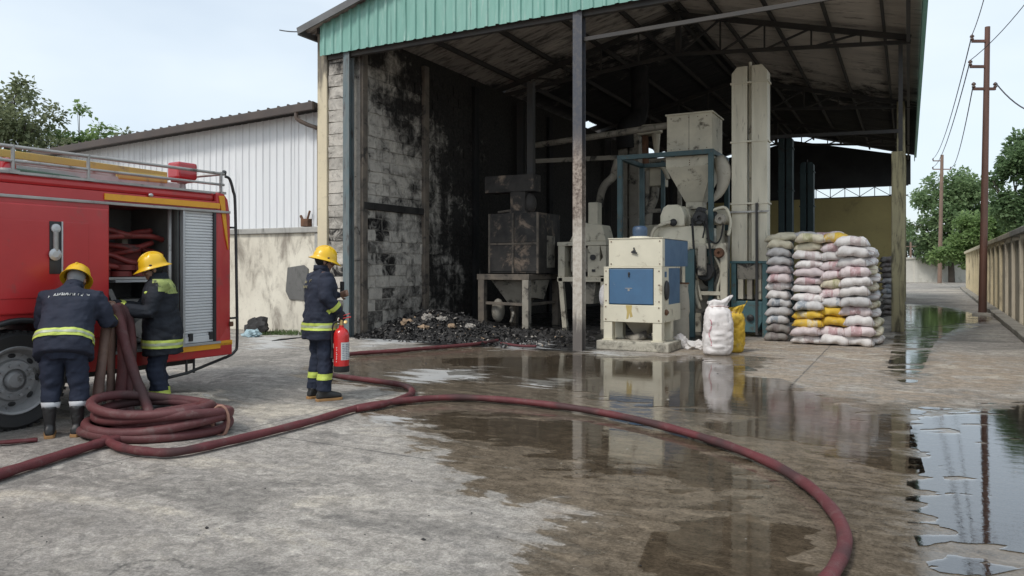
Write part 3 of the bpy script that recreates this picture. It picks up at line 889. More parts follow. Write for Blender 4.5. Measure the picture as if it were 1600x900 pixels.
# left wall: dark core, each block of the front bays a piece of its own
mb = MB()
mb.bb(-11.05, XW - 0.020, YF + 0.28, YB, 0, 6.72)
lw = mb.build('side_wall', 'charred_block', shed)
PIT, BL = 0.262, 0.5
def block_mesh(w_, h_, d_, seed):
    r = random.Random(seed)
    bm = bmesh.new()
    bmesh.ops.create_cube(bm, size=1.0)
    bmesh.ops.subdivide_edges(bm, edges=bm.edges, cuts=1, use_grid_fill=True)
    for q in bm.verts:
        q.co = Vector((q.co.x * d_, q.co.y * w_, q.co.z * h_))
        q.co += Vector((r.uniform(-.007, .007), r.uniform(-.010, .010), r.uniform(-.010, .010)))
        if r.random() < 0.10: q.co.x -= math.copysign(0.016, q.co.x)
    me = bpy.data.meshes.new('block'); bm.to_mesh(me); bm.free()
    me.materials.append(M_('charred_block'))
    return me
blk = [block_mesh(BL - 0.020, PIT - 0.020, 0.11, 40 + i) for i in range(7)]
hblk = [block_mesh(BL * .5 - 0.014, PIT - 0.014, 0.11, 60 + i) for i in range(3)]
YS, NB = YF + 0.28, 11
for r in range(24):
    z = PIT * (r + 0.5)
    off = 0.25 if r % 2 else 0.0
    for k in range(NB + (1 if off else 0)):
        if off and k == 0: me, y = rnd.choice(hblk), YS + 0.125
        elif off and k == NB: me, y = rnd.choice(hblk), YS + NB * BL - 0.125
        else: me, y = rnd.choice(blk), YS + BL * (k + 0.5) - (BL - off if off else 0)
        if rnd.random() < 0.03 and z < 3: continue
        o = link('block', me, None, lw)
        o.location = (XW - 0.055 + rnd.uniform(-.012, .012), y, z)
        if rnd.random() < .5: o.rotation_euler = (0, 0, math.pi)
# front return of the wall: one block per course
ret = MB().bb(-11.34, -10.86, YF + 0.10, YF + 0.26, 0, 6.5).build('wall_end', 'burnt_mortar', shed)
pblk = [block_mesh(0.46, PIT - 0.016, 0.10, 80 + i) for i in range(4)]
for r in range(24):
    o = link('block', rnd.choice(pblk), None, ret)
    o.location = (-11.10 + rnd.uniform(-.008, .008), YF + 0.075 + rnd.uniform(-.01, .01), PIT * (r + .5))
    o.rotation_euler = (0, 0, -math.pi / 2)
# concrete band and pilasters on the wall
mb = MB()
mb.bb(XW - 0.02, XW + 0.07, YS + 0.02, YS + 2.3, 2.80, 2.96)
mb.build('band_beam', 'burnt_mortar', lw, bevel=0.012)
for y, w_ in ((YS + 2.30, 0.2), (YS + 4.7, 0.24), (YS + 9.5, 0.3)):
    MB().bb(XW - 0.02, XW + 0.09, y, y + w_, 0, 6.5).build('pilaster', 'burnt_frame' if y < 16 else 'soot_black', lw, bevel=0.015)
MB().bb(XW - 0.02, XW + 0.06, YS - 0.02, YS + 0.16, 0, 6.3).build('pilaster', 'burnt_frame', lw, bevel=0.015)
# corner column, steel posts
MB().bb(-11.62, -11.345, YF - 0.02, YF + 0.27, 0, 6.80).build('corner_column', 'column_cream', shed, bevel=0.012)
def hpost(x, y, z1, w_, name='post', mat='steel_teal', z0=0.0):
    m = MB()
    m.bb(x - w_/2, x + w_/2, y - w_/2, y - w_/2 + .018, z0, z1)
    m.bb(x - w_/2, x + w_/2, y + w_/2 - .018, y + w_/2, z0, z1)
    m.bb(x - .012, x + .012, y - w_/2 + .018, y + w_/2 - .018, z0, z1)
    m.bb(x - w_/2 + .004, x - w_/2 + .016, y - w_/2 + .018, y + w_/2 - .018, z0, z1)
    return m.build(name, mat, shed)
hpost(-10.74, YF, 6.25, 0.17)
# the front middle post: bare at the bottom, scorched and flaking above
def mid_post():
    t = NT('post_paint')
    co = t.coord('World', (6, 6, 0.9))
    n1 = t.noise(co, 1.2, 7, 0.68, 0.5); n2 = t.noise(t.coord('World'), 12, 6, 0.7)
    sep = t.n('ShaderNodeSeparateXYZ'); t.l(t.coord('World'), sep.inputs[0])
    z = t.math('ADD', sep.outputs[2], t.math('MULTIPLY', t.math('SUBTRACT', n1, 0.5), 0.9))
    pale = t.mix(t.rng(n2, 0.4, 0.7), (0.50, 0.46, 0.40), (0.34, 0.29, 0.235))
    rust = t.mix(t.rng(n2, 0.35, 0.65), (0.36, 0.30, 0.25), (0.10, 0.07, 0.055))
    dark = t.mix(t.rng(n2, 0.4, 0.7), (0.045, 0.05, 0.065), (0.085, 0.08, 0.08))
    col = t.mix(t.rng(z, 0.35, 0.75), (0.13, 0.115, 0.105), pale)
    col = t.mix(t.rng(z, 2.0, 2.6), col, rust)
    col = t.mix(t.rng(z, 3.3, 4.1), col, dark)
    t.bump(n2, 0.3, 0.006)
    t.fin(col, 0.55)
mid_post()
pm_ = py(905, 548, YF)
hpost(pm_.x, YF, 6.3, 0.18, mat='post_paint')
# right-hand posts: yellow plastered pillar with a steel stub, further columns behind it
pr = gd(1403, 518)
XP = pr.x
MB().bb(XP - .135, XP + .135, pr.y - .135, pr.y + .135, 0, 4.22).build('pillar', 'column_yellow', shed, bevel=0.012)
MB().bb(XP + .01, XP + .10, pr.y - .05, pr.y + .05, 4.22, rh(XP) - .18).build('stub_post', 'steel_soot', shed)
for y in (27.4, 36.0, YB - .2):
    MB().bb(XP - .12, XP + .12, y - .12, y + .12, 0, rh(XP) - .18).build('pillar', 'column_yellow', shed, bevel=0.01)
for y in (20.0, 27.4, 36.0):
    hpost(-10.4, y, 6.5, .2, mat='steel_soot')

# trusses
TY = [YF + 0.16, 19.45, 27.4, 36.0]
for k, y in enumerate(TY):
    m = MB()
    for xa, xb in ((-11.3, XR), (XR, 0.05)):
        m.bar((xa, y, rh(xa) - .21), (xb, y, rh(xb) - .21), .09, .13)
    hz = 7.18
    m.bar((-11.3, y, rh(-11.3) - .30), (XR, y, hz), .07, .09)
    m.bar((0.05, y, rh(0.05) - .30), (XR, y, hz), .07, .09)
    m.bar((XR, y, hz - (0.28 if k == 2 else 0.0)), (XR, y, ZR - .2), .13, .13)
    def lo(x):
        a = -11.3 if x < XR else 0.05
        return (rh(a) - .30) + (hz - rh(a) + .30) * abs(x - a) / abs(XR - a)
    for sgn in (-1, 1):
        px_ = [XR + sgn * q for q in (0.0, 1.1, 2.2, 3.3, 4.4)]
        for i in range(4):
            m.bar((px_[i], y, lo(px_[i])), (px_[i + 1], y, rh(px_[i + 1]) - .22), .04, .05)
            m.bar((px_[i + 1], y, lo(px_[i + 1])), (px_[i + 1], y, rh(px_[i + 1]) - .22), .04, .05)
    m.build('roof_truss', 'purlin_steel', shed)
# front tie beam below the gable sheets
m = MB(); m.bar((-11.3, YF + .02, 6.16), (0.1, YF + .02, 6.16), .1, .14)
m.build('tie_beam', 'purlin_steel', shed)
m = MB(); m.bar((pm_.x + .09, YF + .02, 5.68), (0.05, YF + .02, 5.74), .05, .07); m.build('strut_beam', 'purlin_steel', shed)
# purlins
for x in (-11.55, -10.3, -9.0, -7.7, -6.5, -5.55, -5.25, -4.3, -3.0, -1.7, -0.5):
    m = MB(); m.bar((x, 12.42, rh(x) - .085), (x, YB, rh(x) - .085), .06, .12)
    m.build('purlin', 'purlin_steel', shed)
# corrugated roof sheets, each a piece
def corr_sheet(xa, xb, width, pitch, amp, name, mat, seed):
    r = random.Random(seed)
    nW = int(round(width / pitch)); seg = 6
    nx = 5
    vs, fs = [], []
    for i in range(nW * seg + 1):
        y = i / (nW * seg) * width
        for j in range(nx + 1):
            x = xa + (xb - xa) * j / nx
            vs.append((x, y, rh(x) + amp * math.cos(2 * math.pi * i / seg) + r.uniform(-.003, .003)))
    for i in range(nW * seg):
        for j in range(nx):
            a = i * (nx + 1) + j
            fs.append((a, a + 1, a + nx + 2, a + nx + 1))
    me = bpy.data.meshes.new(name); me.from_pydata(vs, [], fs)
    me.polygons.foreach_set('use_smooth', [True] * len(fs))
    me.materials.append(M_(mat)); me.update()
    return me
rl = empty('roof', (0, 0, 0)); rl.parent = shed
SWD = 1.05
lm = [corr_sheet(XL, XR, SWD, .15, .022, 'roof_sheet', 'roof_sheet_burnt', 5 + i) for i in range(3)]
lms = [corr_sheet(-10.75 + .3 * i, XR, SWD, .15, .022, 'roof_sheet', 'roof_sheet_burnt', 25 + i) for i in range(2)]   # burnt short at the eave
rm = [corr_sheet(XR, XE, SWD, .15, .022, 'roof_sheet', 'roof_sheet', 15 + i) for i in range(3)]
yy, k = 12.18, 0
while yy < YB - .5:
    for ms in (lm, rm):
        short = ms is lm and (31 < yy < 36.5 or 25.5 < yy < 26.5)
        o = link('roof_sheet', rnd.choice(lms if short else ms), None, rl)
        o.location = (0, yy, rnd.uniform(0.0, .012) + (0.012 if k % 2 else 0))
        o.rotation_euler = (R_(rnd.uniform(-.15, .15)), R_(rnd.uniform(-.08, .08)), 0)
    yy += SWD - .045; k += 1
m = MB()
for sx in (-1, 1):
    m.add([(XR, 12.1, ZR + .06), (XR + sx * .35, 12.1, ZR - .035), (XR + sx * .35, YB + .1, ZR - .035), (XR, YB + .1, ZR + .06)], [(0, 1, 2, 3)])
m.build('ridge_cap', 'roof_trim', rl)
# pale skylight strip under the ridge
# barge trim along the front gable edge
for xa, xb in ((XL - .04, XR), (XR, XE + .04)):
    m = MB(); m.bar((xa, 12.16, rh(xa) - .03), (xb, 12.16, rh(xb) - .03), .03, .15)
    m.build('barge_board', 'roof_trim', rl)
m = MB(); m.bb(XE, XE + .09, 11.9, YB + .1, rh(XE) - .16, rh(XE) - .02)
m.bb(XE - .012, XE + .02, 11.9, YB + .1, rh(XE) - .34, rh(XE) - .03)
m.build('gutter', 'green_sheet', rl)
MB().bb(XE - .30, XE - .22, 11.95, YB, rh(XE) - .26, rh(XE) - .10).build('eave_beam', 'purlin_steel', rl)
MB().bb(XL - .06, XL + .02, 12.18, YB + .1, rh(XL) - .12, rh(XL) + .0).build('gutter', 'roof_trim', rl)

# green ribbed gable sheets, each a piece
def rib_sheet(x0, x1, zb, ztop, y, pitch, depth, name, mat, parent, seed, wob=0.006, rw=.055):
    r = random.Random(seed)
    prof = []
    x = x0
    while x < x1 - 1e-6:
        e = min(x + pitch, x1)
        prof += [(x, 0), (x + (e - x) * .5 - rw * .5 - .02, 0), (x + (e - x) * .5 - rw * .5, 1), (x + (e - x) * .5 + rw * .5, 1), (x + (e - x) * .5 + rw * .5 + .02, 0)]
        x = e
    prof.append((x1, 0))
    vs, fs = [], []
    nz_ = 5
    for (xx, d) in prof:
        zt = ztop(xx)
        ph = r.uniform(-wob, wob)
        zb_ = zb + r.uniform(-.012, .012) if d else zb
        for j in range(nz_ + 1):
            vs.append((xx, y - d * depth + ph * math.sin(j * 1.3) + r.uniform(-.3, .3) * wob, zb_ + (zt - zb_) * j / nz_))
    for i in range(len(prof) - 1):
        for j in range(nz_):
            a = i * (nz_ + 1) + j
            fs.append((a, a + nz_ + 1, a + nz_ + 2, a + 1))
    me = bpy.data.meshes.new(name); me.from_pydata(vs, [], fs)
    me.materials.append(M_(mat)); me.update()
    return link(name, me, None, parent)
gab = MB().bb(-11.4, 0.1, YF - .10, YF - .04, 6.20, 6.28).build('gable_cladding', 'steel_soot', shed)
x = -11.44; k = 0
while x < 0.15:
    rib_sheet(x, min(x + 0.98, 0.2), 6.17, lambda q: rh(q) - .05, YF - .13 - (.006 if k % 2 else 0), .245, .032, 'gable_sheet', 'green_sheet', gab, 200 + k, 0.008)
    x += 0.97; k += 1

# back end: yellow wall, open lattice, dark sheets with slits of daylight
bw = MB().bb(-10.6, -0.1, YB, YB + .2, 0, 4.98).build('back_wall', 'wall_yellow', shed)
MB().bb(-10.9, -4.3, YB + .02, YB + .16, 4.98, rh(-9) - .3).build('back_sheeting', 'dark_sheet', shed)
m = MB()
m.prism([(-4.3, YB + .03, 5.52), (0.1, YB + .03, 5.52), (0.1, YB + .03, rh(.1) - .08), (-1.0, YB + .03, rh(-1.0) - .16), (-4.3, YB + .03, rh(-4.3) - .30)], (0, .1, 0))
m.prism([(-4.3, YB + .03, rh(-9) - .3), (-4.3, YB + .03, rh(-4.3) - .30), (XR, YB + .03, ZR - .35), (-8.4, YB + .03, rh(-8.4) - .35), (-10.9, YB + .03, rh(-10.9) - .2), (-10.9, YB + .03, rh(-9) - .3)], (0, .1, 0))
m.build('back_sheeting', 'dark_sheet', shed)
m = MB()
m.bar((-4.3, YB + .05, 5.50), (0, YB + .05, 5.50), .06, .06); m.bar((-4.3, YB + .05, 5.00), (0, YB + .05, 5.00), .06, .06)
for i in range(7):
    xx = -4.2 + i * .68
    m.bar((xx, YB + .05, 5.0), (xx, YB + .05, 5.5), .035, .035)
    if i < 6: m.bar((xx, YB + .05, 5.03 if i % 2 else 5.47), (xx + .68, YB + .05, 5.47 if i % 2 else 5.03), .03, .03)
m.build('lattice', 'steel_soot', shed)
# inner cross rail with pipes under the rear trusses
m = MB(); m.bar((-4.2, 24.0, 5.55), (-0.2, 24.0, 5.42), .06, .10)
m.build('rail', 'steel_soot', shed)

# ------------------------------------------------------------------ annex on the left
anx = empty('annex', (0, 0, 0), 0, 'low annex with white ribbed sheet wall over a stained plaster base', 'building')
YA = YF + .16
base = MB().bb(-27, -11.63, YA, YA + .24, 0, 2.30).build('base_wall', 'cream_plaster', anx, bevel=0.01)
for k in range(5):   # coping stones
    x0 = -11.66 - k * 2.6
    MB().bb(x0 - 2.585, x0, YA - .07, YA + .26, 2.30 + .003 * (k % 2), 2.43 + .003 * (k % 2)).build('coping', 'coping_concrete', anx, bevel=0.018)
MB().bb(-11.85, -11.66, YA - .03, YA - .001, 0.0, 2.296).build('pilaster', 'coping_concrete', anx, bevel=0.012)
m = MB()
pc = [py(449, 418, YA - .03), py(474, 414, YA - .03), py(481, 420, YA - .03), py(481, 470, YA - .03), py(452, 468, YA - .03), py(446, 455, YA - .03)]
m.prism(pc, (0, .05, 0)); m.build('cement_patch', 'cement_patch', anx, bevel=0.008)
def az(x):                # roof edge height of the annex
    return 5.16 + 0.030 * (x + 11.6)
x = -11.66; k = 0
while x > -26:
    rib_sheet(x - .92, x, 2.43, lambda q: az(q) - .10, YA + .10 - (.005 if k % 2 else 0), .23, .026, 'wall_sheet', 'white_sheet', anx, 300 + k, .004, .03)
    x -= .915; k += 1
ar = empty('roof', (0, 0, 0)); ar.parent = anx
x = -11.62; k = 0
while x > -26:
    m = MB(); xb = x - .95
    for yq in (0,):
        m.prism([(x, YA - .32, az(x) + .02), (xb, YA - .32, az(xb) + .02), (xb, YA - .32, az(xb) + .035), (x, YA - .32, az(x) + .035)], (0, 14, -1.6))
        for q in (.12, .44, .76):
            xr = x - q
            m.prism([(xr + .03, YA - .32, az(xr) + .036), (xr - .03, YA - .32, az(xr) + .036), (xr - .018, YA - .32, az(xr) + .068), (xr + .018, YA - .32, az(xr) + .068)], (0, 14, -1.6))
    m.build('roof_sheet', 'brown_trim', ar)
    x = xb + .01; k += 1
m = MB(); m.bar((-11.63, YA - .30, az(-11.63) - .06), (-26, YA - .30, az(-26) - .06), .06, .17)
m.build('fascia', 'brown_trim', ar, bevel=.01)
m = MB(); m.tube(smooth_path([(-12.15, YA - .28, 5.02), (-12.15, YA - .26, 4.86), (-11.98, YA - .12, 4.74), (-11.80, YA - .02, 4.66), (-11.76, YA + .02, 4.5), (-11.76, YA + .02, 2.45)], 5), .045, 10)
m.build('downpipe', 'rusty_pipe', anx, smooth=True)
# rusty bracket on the coping
m = MB(); c = py(478, 352, YA); m.bb(c.x - .12, c.x + .10, YA - .05, YA + .12, 2.44, 2.62); m.bar((c.x + .05, YA, 2.62), (c.x + .12, YA, 2.80), .04, .04); m.bar((c.x - .1, YA, 2.6), (c.x - .18, YA + .02, 2.7), .05, .05)
m.build('bracket', 'rust', anx, bevel=.01)

# ------------------------------------------------------------------ boundary wall, lane, far wall
K0, K1 = gd(1600, 536), gd(1502, 453)
kd = (K1 - K0).normalized(); kn = Vector((kd.y, -kd.x, 0))
def kp(s, o, z=0.0):
    p = K0 + kd * s + kn * o
    return Vector((p.x, p.y, z))
bwall = empty('boundary_wall', kp(0, .4), math.atan2(kd.y, kd.x), 'long precast concrete boundary wall with posts along the lane', 'wall')
# local frame: x along, y to the left (toward the lane is +y)
BAY = 2.1
for i in range(-5, 19):
    xs = i * BAY
    mt = 'fence_concrete' if i < 5 else 'fence_yellow'
    m = MB().bb(xs - .12, xs + .12, -.13, .13, 0, 2.32)
    m.build('post', mt, bwall, bevel=.015)
    m = MB().bb(xs + .12, xs + BAY - .12, -.05, .05, 0.0, 2.22)
    m.build('panel', mt, bwall)
    m = MB().bb(xs + .003, xs + BAY - .003, -.17, .17, 2.32, 2.48)
    m.build('coping', 'coping_concrete' if i < 3 else mt, bwall, bevel=.02)
krb = empty('kerb', kp(0, 0), math.atan2(kd.y, kd.x)); tag(krb, 'raised concrete kerb along the foot of the boundary wall', 'kerb', kind='structure')
for i in range(-8, 40):
    MB().bb(i * 1.0 + .006, i * 1.0 + .994, -.30, rnd.uniform(-.012, .012), 0, .13 + rnd.uniform(-.008, .008)).build('kerb_stone', 'kerb', krb, bevel=.02)
fa, fb = gd(1300, 441), gd(1497, 441)
fdv = (fb - fa); L = fdv.length
fw = empty('far_wall', fa, math.atan2(fdv.y, fdv.x), 'white boundary wall closing the far end of the lane', 'wall')
MB().bb(-6, L + 4, 0, .25, 0, 2.15).build('panel', 'far_white', fw)
for i in range(-2, 7):
    MB().bb(i * 2.6 - .15, i * 2.6 + .15, -.08, .001, 0, 2.2).build('post', 'far_white', fw)
MB().bb(-6, L + 4, -.1, .35, 2.15, 2.32).build('coping', 'far_white', fw)

# ------------------------------------------------------------------ utility poles and wires
def pole(p, top, r0, r1, mat, label, arms):
    t = empty('utility_pole', p, 0, label, 'pole', 'poles along the lane')
    d = top - p
    MB().tube([(0, 0, 0), d * .5, d], [r0, (r0 + r1) / 2, r1], 12).build('pole_shaft', mat, t, smooth=True, angle=40)
    MB().lathe([(r0 * 2.6, -.01), (r0 * 2.3, .05), (r0 * 1.2, .08)], n=14).build('pole_foot', 'kerb', t)
    ends = []
    for (h, a, b) in arms:
        q = d * (h / d.z)
        m = MB(); m.bar(q + RT * a, q + RT * b, .08, .08); m.build('crossarm', mat, t)
        for s in (a, b):
            if abs(s) < .12: continue
            e = q + RT * s
            MB().lathe([(.02, .03), (.055, .05), (.055, .08), (.03, .10), (.065, .13), (.06, .17), (.02, .21)], e, 10).build('insulator', 'insulator', t, smooth=True)
            ends.append(p + e + Vector((0, 0, .2)))
    return t, ends
p1 = gd(1535, 492)
t1 = pz(1543, 42, FPX * CAM_H / (492 - HZ))
_, e1 = pole(p1, t1, .115, .075, 'pole_rust', 'tall rusty steel utility pole standing close by the boundary wall', [(t1.z - .45, -.48, .02), (t1.z - 1.25, -.52, .02), (t1.z - 1.95, -.40, .28)])
p2 = gd(1468, 444)
t2 = pz(1472, 242, FPX * CAM_H / (444 - HZ))
_, e2 = pole(p2, t2, .17, .12, 'pole_far', 'distant brown utility pole near the far end of the lane', [(t2.z - .5, -.75, .1), (t2.z - 1.2, -.75, .75)])
p3 = gd(1423, 437); t3 = pz(1423, 378, FPX * CAM_H / (437 - HZ))
_, e3 = pole(p3, t3, .14, .10, 'pole_far', 'faint short pole in front of the far white wall', [(t3.z - .5, -.7, .7)])
def wire(a, b, sag, label, r=.012):
    a, b = Vector(a), Vector(b)
    pts = [a.lerp(b, i / 14) - Vector((0, 0, sag * 4 * (i / 14) * (1 - i / 14))) for i in range(15)]
    tag(MB().tube(pts, r, 5).build('power_line', 'wire'), label, 'wire', 'power lines over the lane')
wire(e1[0], e2[0], .8, 'power line from the top arm of the rusty pole to the distant pole', .018)
wire(e1[1], e2[1], .8, 'power line from the second arm of the rusty pole to the distant pole', .018)
wire(e1[2], e2[2], .8, 'power line from the lowest left arm of the rusty pole to the distant pole', .018)
wire(e1[0], pz(1552, -60, 17), .15, 'power line rising from the top arm of the rusty pole out of the picture', .012)
wire(e1[1], pz(1690, -120, 17), .3, 'power line from the second arm of the rusty pole toward the upper right', .012)
wire(e1[3], pz(1680, 170, 19), .5, 'slack cable from the lowest arm of the rusty pole toward the right edge', .02)
wire(pz(474, 49, 16.6), pz(437, 47, 17.4), .02, 'short cable stub sticking out from the left eave of the shed', .014)

# ================================================================== MACHINES
class Thing:
    """an Empty at the thing's base; parts are modelled in yard coordinates and hung on it"""
    def __init__(s, name, base, label, cat, group=None):
        s.o = Vector(base)
        s.e = empty(name, s.o, 0, label, cat, group)
    def part(s, mb, name, mat, parent=None, bevel=0.0, smooth=False, angle=None):
        T = Matrix.Translation(-s.o)
        return mb.xf(T).build(name, mat, parent or s.e, smooth=smooth, bevel=bevel, angle=angle)

def bx(*a):
    return MB().bb(*a)

def bolts(pts, axis, r=.012, h=.012):
    m = MB()
    for p in pts:
        m.tube([Vector(p), Vector(p) + Vector(axis) * h], r, 6)
    return m

# ---- cream and blue cleaning machine in front
Y0 = 12.93
def X_(u, y): return py(u, 0, y).x
xa, xb = X_(951, Y0), X_(1035, Y0)
xl, xr_ = X_(943, Y0), X_(1034, Y0)
cm = Thing('grain_cleaner', ((xa + xb) / 2, Y0 + .6, 0), 'cream and blue cabinet machine on a low plinth beside the middle post', 'machine')
cm.part(bx(xl - .10, xr_ + .16, Y0 - .12, Y0 + .80, 0, .17), 'plinth', 'plinth', bevel=.02)
for lx in (xl, xr_ - .17):
    for ly in (Y0, Y0 + .58):
        cm.part(bx(lx, lx + .17, ly, ly + .17, .19, .515), 'leg', 'machine_cream', bevel=.008)
        cm.part(bx(lx - .02, lx + .19, ly - .02, ly + .19, .17, .19), 'foot_plate', 'machine_cream')
cm.part(bx(xl, xr_ + .01, Y0 - .012, Y0 + 1.2, .515, .83), 'base_box', 'machine_cream', bevel=.008)
cm.part(bx(xl + .005, xl + .105, Y0, Y0 + .1, .83, 1.505), 'frame_post', 'machine_cream', bevel=.006)
cm.part(bx(xr_ - .15, xr_ + .005, Y0, Y0 + .42, .83, 1.505), 'frame_post', 'machine_cream', bevel=.006)
cm.part(bx(xl + .01, xr_, Y0 + .08, Y0 + 1.19, .832, 1.503), 'cabinet', 'machine_blue', bevel=.006)
door = cm.part(bx(xl + .115, xr_ - .16, Y0 - .006, Y0 + .075, .845, 1.49), 'front_door', 'machine_blue', bevel=.01)
cm.part(bx(xl + .005, xr_ + .005, Y0 - .004, Y0 + 1.2, 1.503, 1.53), 'shelf', 'machine_cream', bevel=.004)
cm.part(bx(xa, xb, Y0 + .004, Y0 + .16, 1.53, 2.04), 'upper_front', 'machine_cream', bevel=.01)
cm.part(bx(xa + .004, xb - .004, Y0 + .16, Y0 + 1.75, 1.532, 2.036), 'upper_box', 'machine_blue', bevel=.01)
cm.part(bx(xa - .012, xb + .012, Y0 - .01, Y0 + 1.77, 2.04, 2.056), 'lid', 'machine_cream', bevel=.004)
cx = X_(1000, Y0 + .45)
cm.part(MB().lathe([(.20, 2.056), (.19, 2.09), (.15, 2.10)], (cx, Y0 + .45, 0), 20), 'motor_base', 'machine_cream', smooth=True, angle=40)
cm.part(MB().lathe([(.135, 2.10), (.14, 2.2), (.135, 2.26), (.10, 2.29), (.02, 2.30)], (cx, Y0 + .45, 0), 20), 'motor_cap', 'machine_navy', smooth=True, angle=50)
m = MB(); m.ell((X_(991, Y0), Y0 - .01, 1.81), .035, .03, .03, 8, 5); m.bar((X_(987, Y0), Y0 - .02, 1.80), (X_(996, Y0), Y0 - .03, 1.775), .02, .03); m.bar((X_(991, Y0), Y0 - .015, 1.84), (X_(991, Y0), Y0 - .02, 1.88), .02, .02)
cm.part(m, 'latch', 'black_iron')
m = MB().ell((X_(983, Y0), Y0 - .012, 1.40), .022, .02, .035, 8, 5); m.bar((X_(983, Y0), Y0 - .015, 1.37), (X_(983, Y0), Y0 - .015, 1.34), .02, .02)
cm.part(m, 'latch', 'black_iron')
m = MB().bb(X_(977, Y0), X_(988, Y0), Y0 - .012, Y0 - .005, 1.13, 1.142); m.bb(X_(981, Y0), X_(984, Y0), Y0 - .012, Y0 - .005, 1.085, 1.125)
cm.part(m, 'name_plate', 'alu_worn')
m = MB(); m.prism([(X_(a, Y0), Y0 - .0135, b) for a, b in ((978, .825), (988, .825), (987, .72), (989, .62), (985, .60), (984, .68), (982, .58), (979, .57), (980, .70))], (0, .0012, 0))
cm.part(m, 'grain_stain', 'yellow_stain')
xs_ = xr_ + .01
cm.part(MB().lathe([(.02, 0), (.10, .0), (.11, .02), (.09, .045), (.03, .05)], (0, 0, 0), 16, M=Matrix.Translation((xs_, Y0 + .22, 1.10)) @ Matrix.Rotation(R_(90), 4, 'Y') @ Matrix.Diagonal((1.7, 1, 1, 1))), 'handwheel', 'black_iron')
cm.part(MB().lathe([(.02, 0), (.055, .0), (.055, .03), (.02, .06)], (0, 0, 0), 12, M=Matrix.Translation((xs_, Y0 + .2, .70)) @ Matrix.Rotation(R_(90), 4, 'Y')), 'knob', 'rust')
cm.part(bx(xs_ - .004, xs_ + .006, Y0 + .16, Y0 + .26, 1.34, 1.44), 'side_plate', 'machine_blue')
m = bolts([(x_, Y0 + .004, z_) for x_ in (xa + .05, xb - .05) for z_ in (1.58, 1.99)] + [(x_, Y0 - .012, z_) for x_ in (xl + .05, xr_ - .05) for z_ in (.56, .79)] + [(x_, Y0, z_) for x_ in (xl + .05, xr_ - .05) for z_ in (.9, 1.2, 1.45)], (0, -1, 0))
cm.part(m, 'bolts', 'rust')
cm.part(MB().tube([(xl + .3, Y0 + .35, .2), (xl + .55, Y0 + .25, .19), (xl + .75, Y0 + .3, .30)], [.03, .09, .07], 10), 'discharge_chute', 'machine_grimy', smooth=True)
m = MB(); m.prism([(xl + .30, Y0 + .3, .51), (xr_ - .3, Y0 + .3, .51), (xr_ - .45, Y0 + .45, .25), (xl + .45, Y0 + .45, .25)], (0, .5, 0))
cm.part(m, 'under_hopper', 'machine_grimy')
cm.part(MB().ell((xl - .06, Y0 + .2, .98), .10, .12, .22, 12, 8), 'dust_bag', 'sack_bright', smooth=True)

# ---- dented cream drum beside it
c = gd(1060, 534)
dr = Thing('drum', c, 'dented cream drum behind the right side of the blue machine', 'drum')
rings = []
for i, z in enumerate((0, .04, .25, .42, .55, .63, .68, .85, 1.05, 1.16, 1.19)):
    rr = .205 * (1.05 if i in (0, 10) else 1)
    rings.append([Vector((c.x + math.cos(a) * rr * (1 + .06 * math.sin(a * 2 + z * 4)) + (.02 if 4 < i < 8 else 0), c.y + math.sin(a) * rr * (1 - .10 * math.exp(-((z - .62) / .08) ** 2) * (math.sin(a) < 0)), z)) for a in (2 * math.pi * j / 20 for j in range(20))])
dr.part(MB().loop(rings), 'shell', 'burlap_dust', smooth=True, angle=50)
dr.part(MB().lathe([(.215, 1.18), (.22, 1.2), (.20, 1.205), (.05, 1.20)], c, 20), 'rim', 'rust')
dr.part(MB().bar((c.x + .02, c.y - .21, 1.05), (c.x + .02, c.y - .21, .8), .03, .02, (0, 1, 0)), 'handle', 'black_iron')

# ---- hopper machine with teal frame
Y1 = 16.3
fx0, fx1 = X_(969, Y1), X_(1111, Y1)
hm = Thing('hulling_machine', ((fx0 + fx1) / 2, Y1 + .8, 0), 'tall cream hulling machine with square hopper in a teal steel frame', 'machine')
for x_, y_ in ((fx0, Y1), (fx1, Y1), (fx0, Y1 + 1.6), (fx1, Y1 + 1.6)):
    hm.part(bx(x_ - .055, x_ + .055, y_ - .055, y_ + .055, 0, 4.0), 'frame_post', 'teal_paint', bevel=.008)
m = MB()
m.bar((fx0 - .06, Y1, 4.05), (fx1 + .06, Y1, 4.05), .10, .10); m.bar((fx1, Y1 + .05, 4.05), (fx1, Y1 + 1.6, 4.05), .10, .099)
m.bar((fx0, Y1 + .05, 4.05), (fx0, Y1 + 1.6, 4.05), .10, .099); m.bar((fx0 + .05, Y1 + 1.6, 4.05), (fx1 - .05, Y1 + 1.6, 4.05), .10, .098)
hm.part(m, 'frame_beam', 'teal_paint')
hx0, hx1, hy = X_(1042, 16.42), X_(1112, 16.42), 16.42
hd = 1.05
hm.part(bx(hx0, hx1, hy, hy + hd, 4.10, 4.93), 'bin', 'machine_dusty', bevel=.008)
hm.part(bx(hx0 - .03, hx1 + .03, hy - .03, hy + hd + .03, 4.93, 4.965), 'bin_rim', 'machine_dusty')
hm.part(bx(hx0 - .02, hx1 + .01, hy - .012, hy + hd, 3.76, 4.0), 'hopper_collar', 'machine_dusty', bevel=.006)
mx_, my_ = (hx0 + hx1) / 2 + .03, hy + hd / 2
rg = [[(hx0 - .02, hy - .012, 3.76), (hx1 + .01, hy - .012, 3.76), (hx1 + .01, hy + hd, 3.76), (hx0 - .02, hy + hd, 3.76)],
      [(mx_ - .2, my_ - .2, 3.0), (mx_ + .2, my_ - .2, 3.0), (mx_ + .2, my_ + .2, 3.0), (mx_ - .2, my_ + .2, 3.0)]]
hm.part(MB().loop([[Vector(p) for p in r] for r in rg]), 'hopper_cone', 'machine_dusty', bevel=.006)
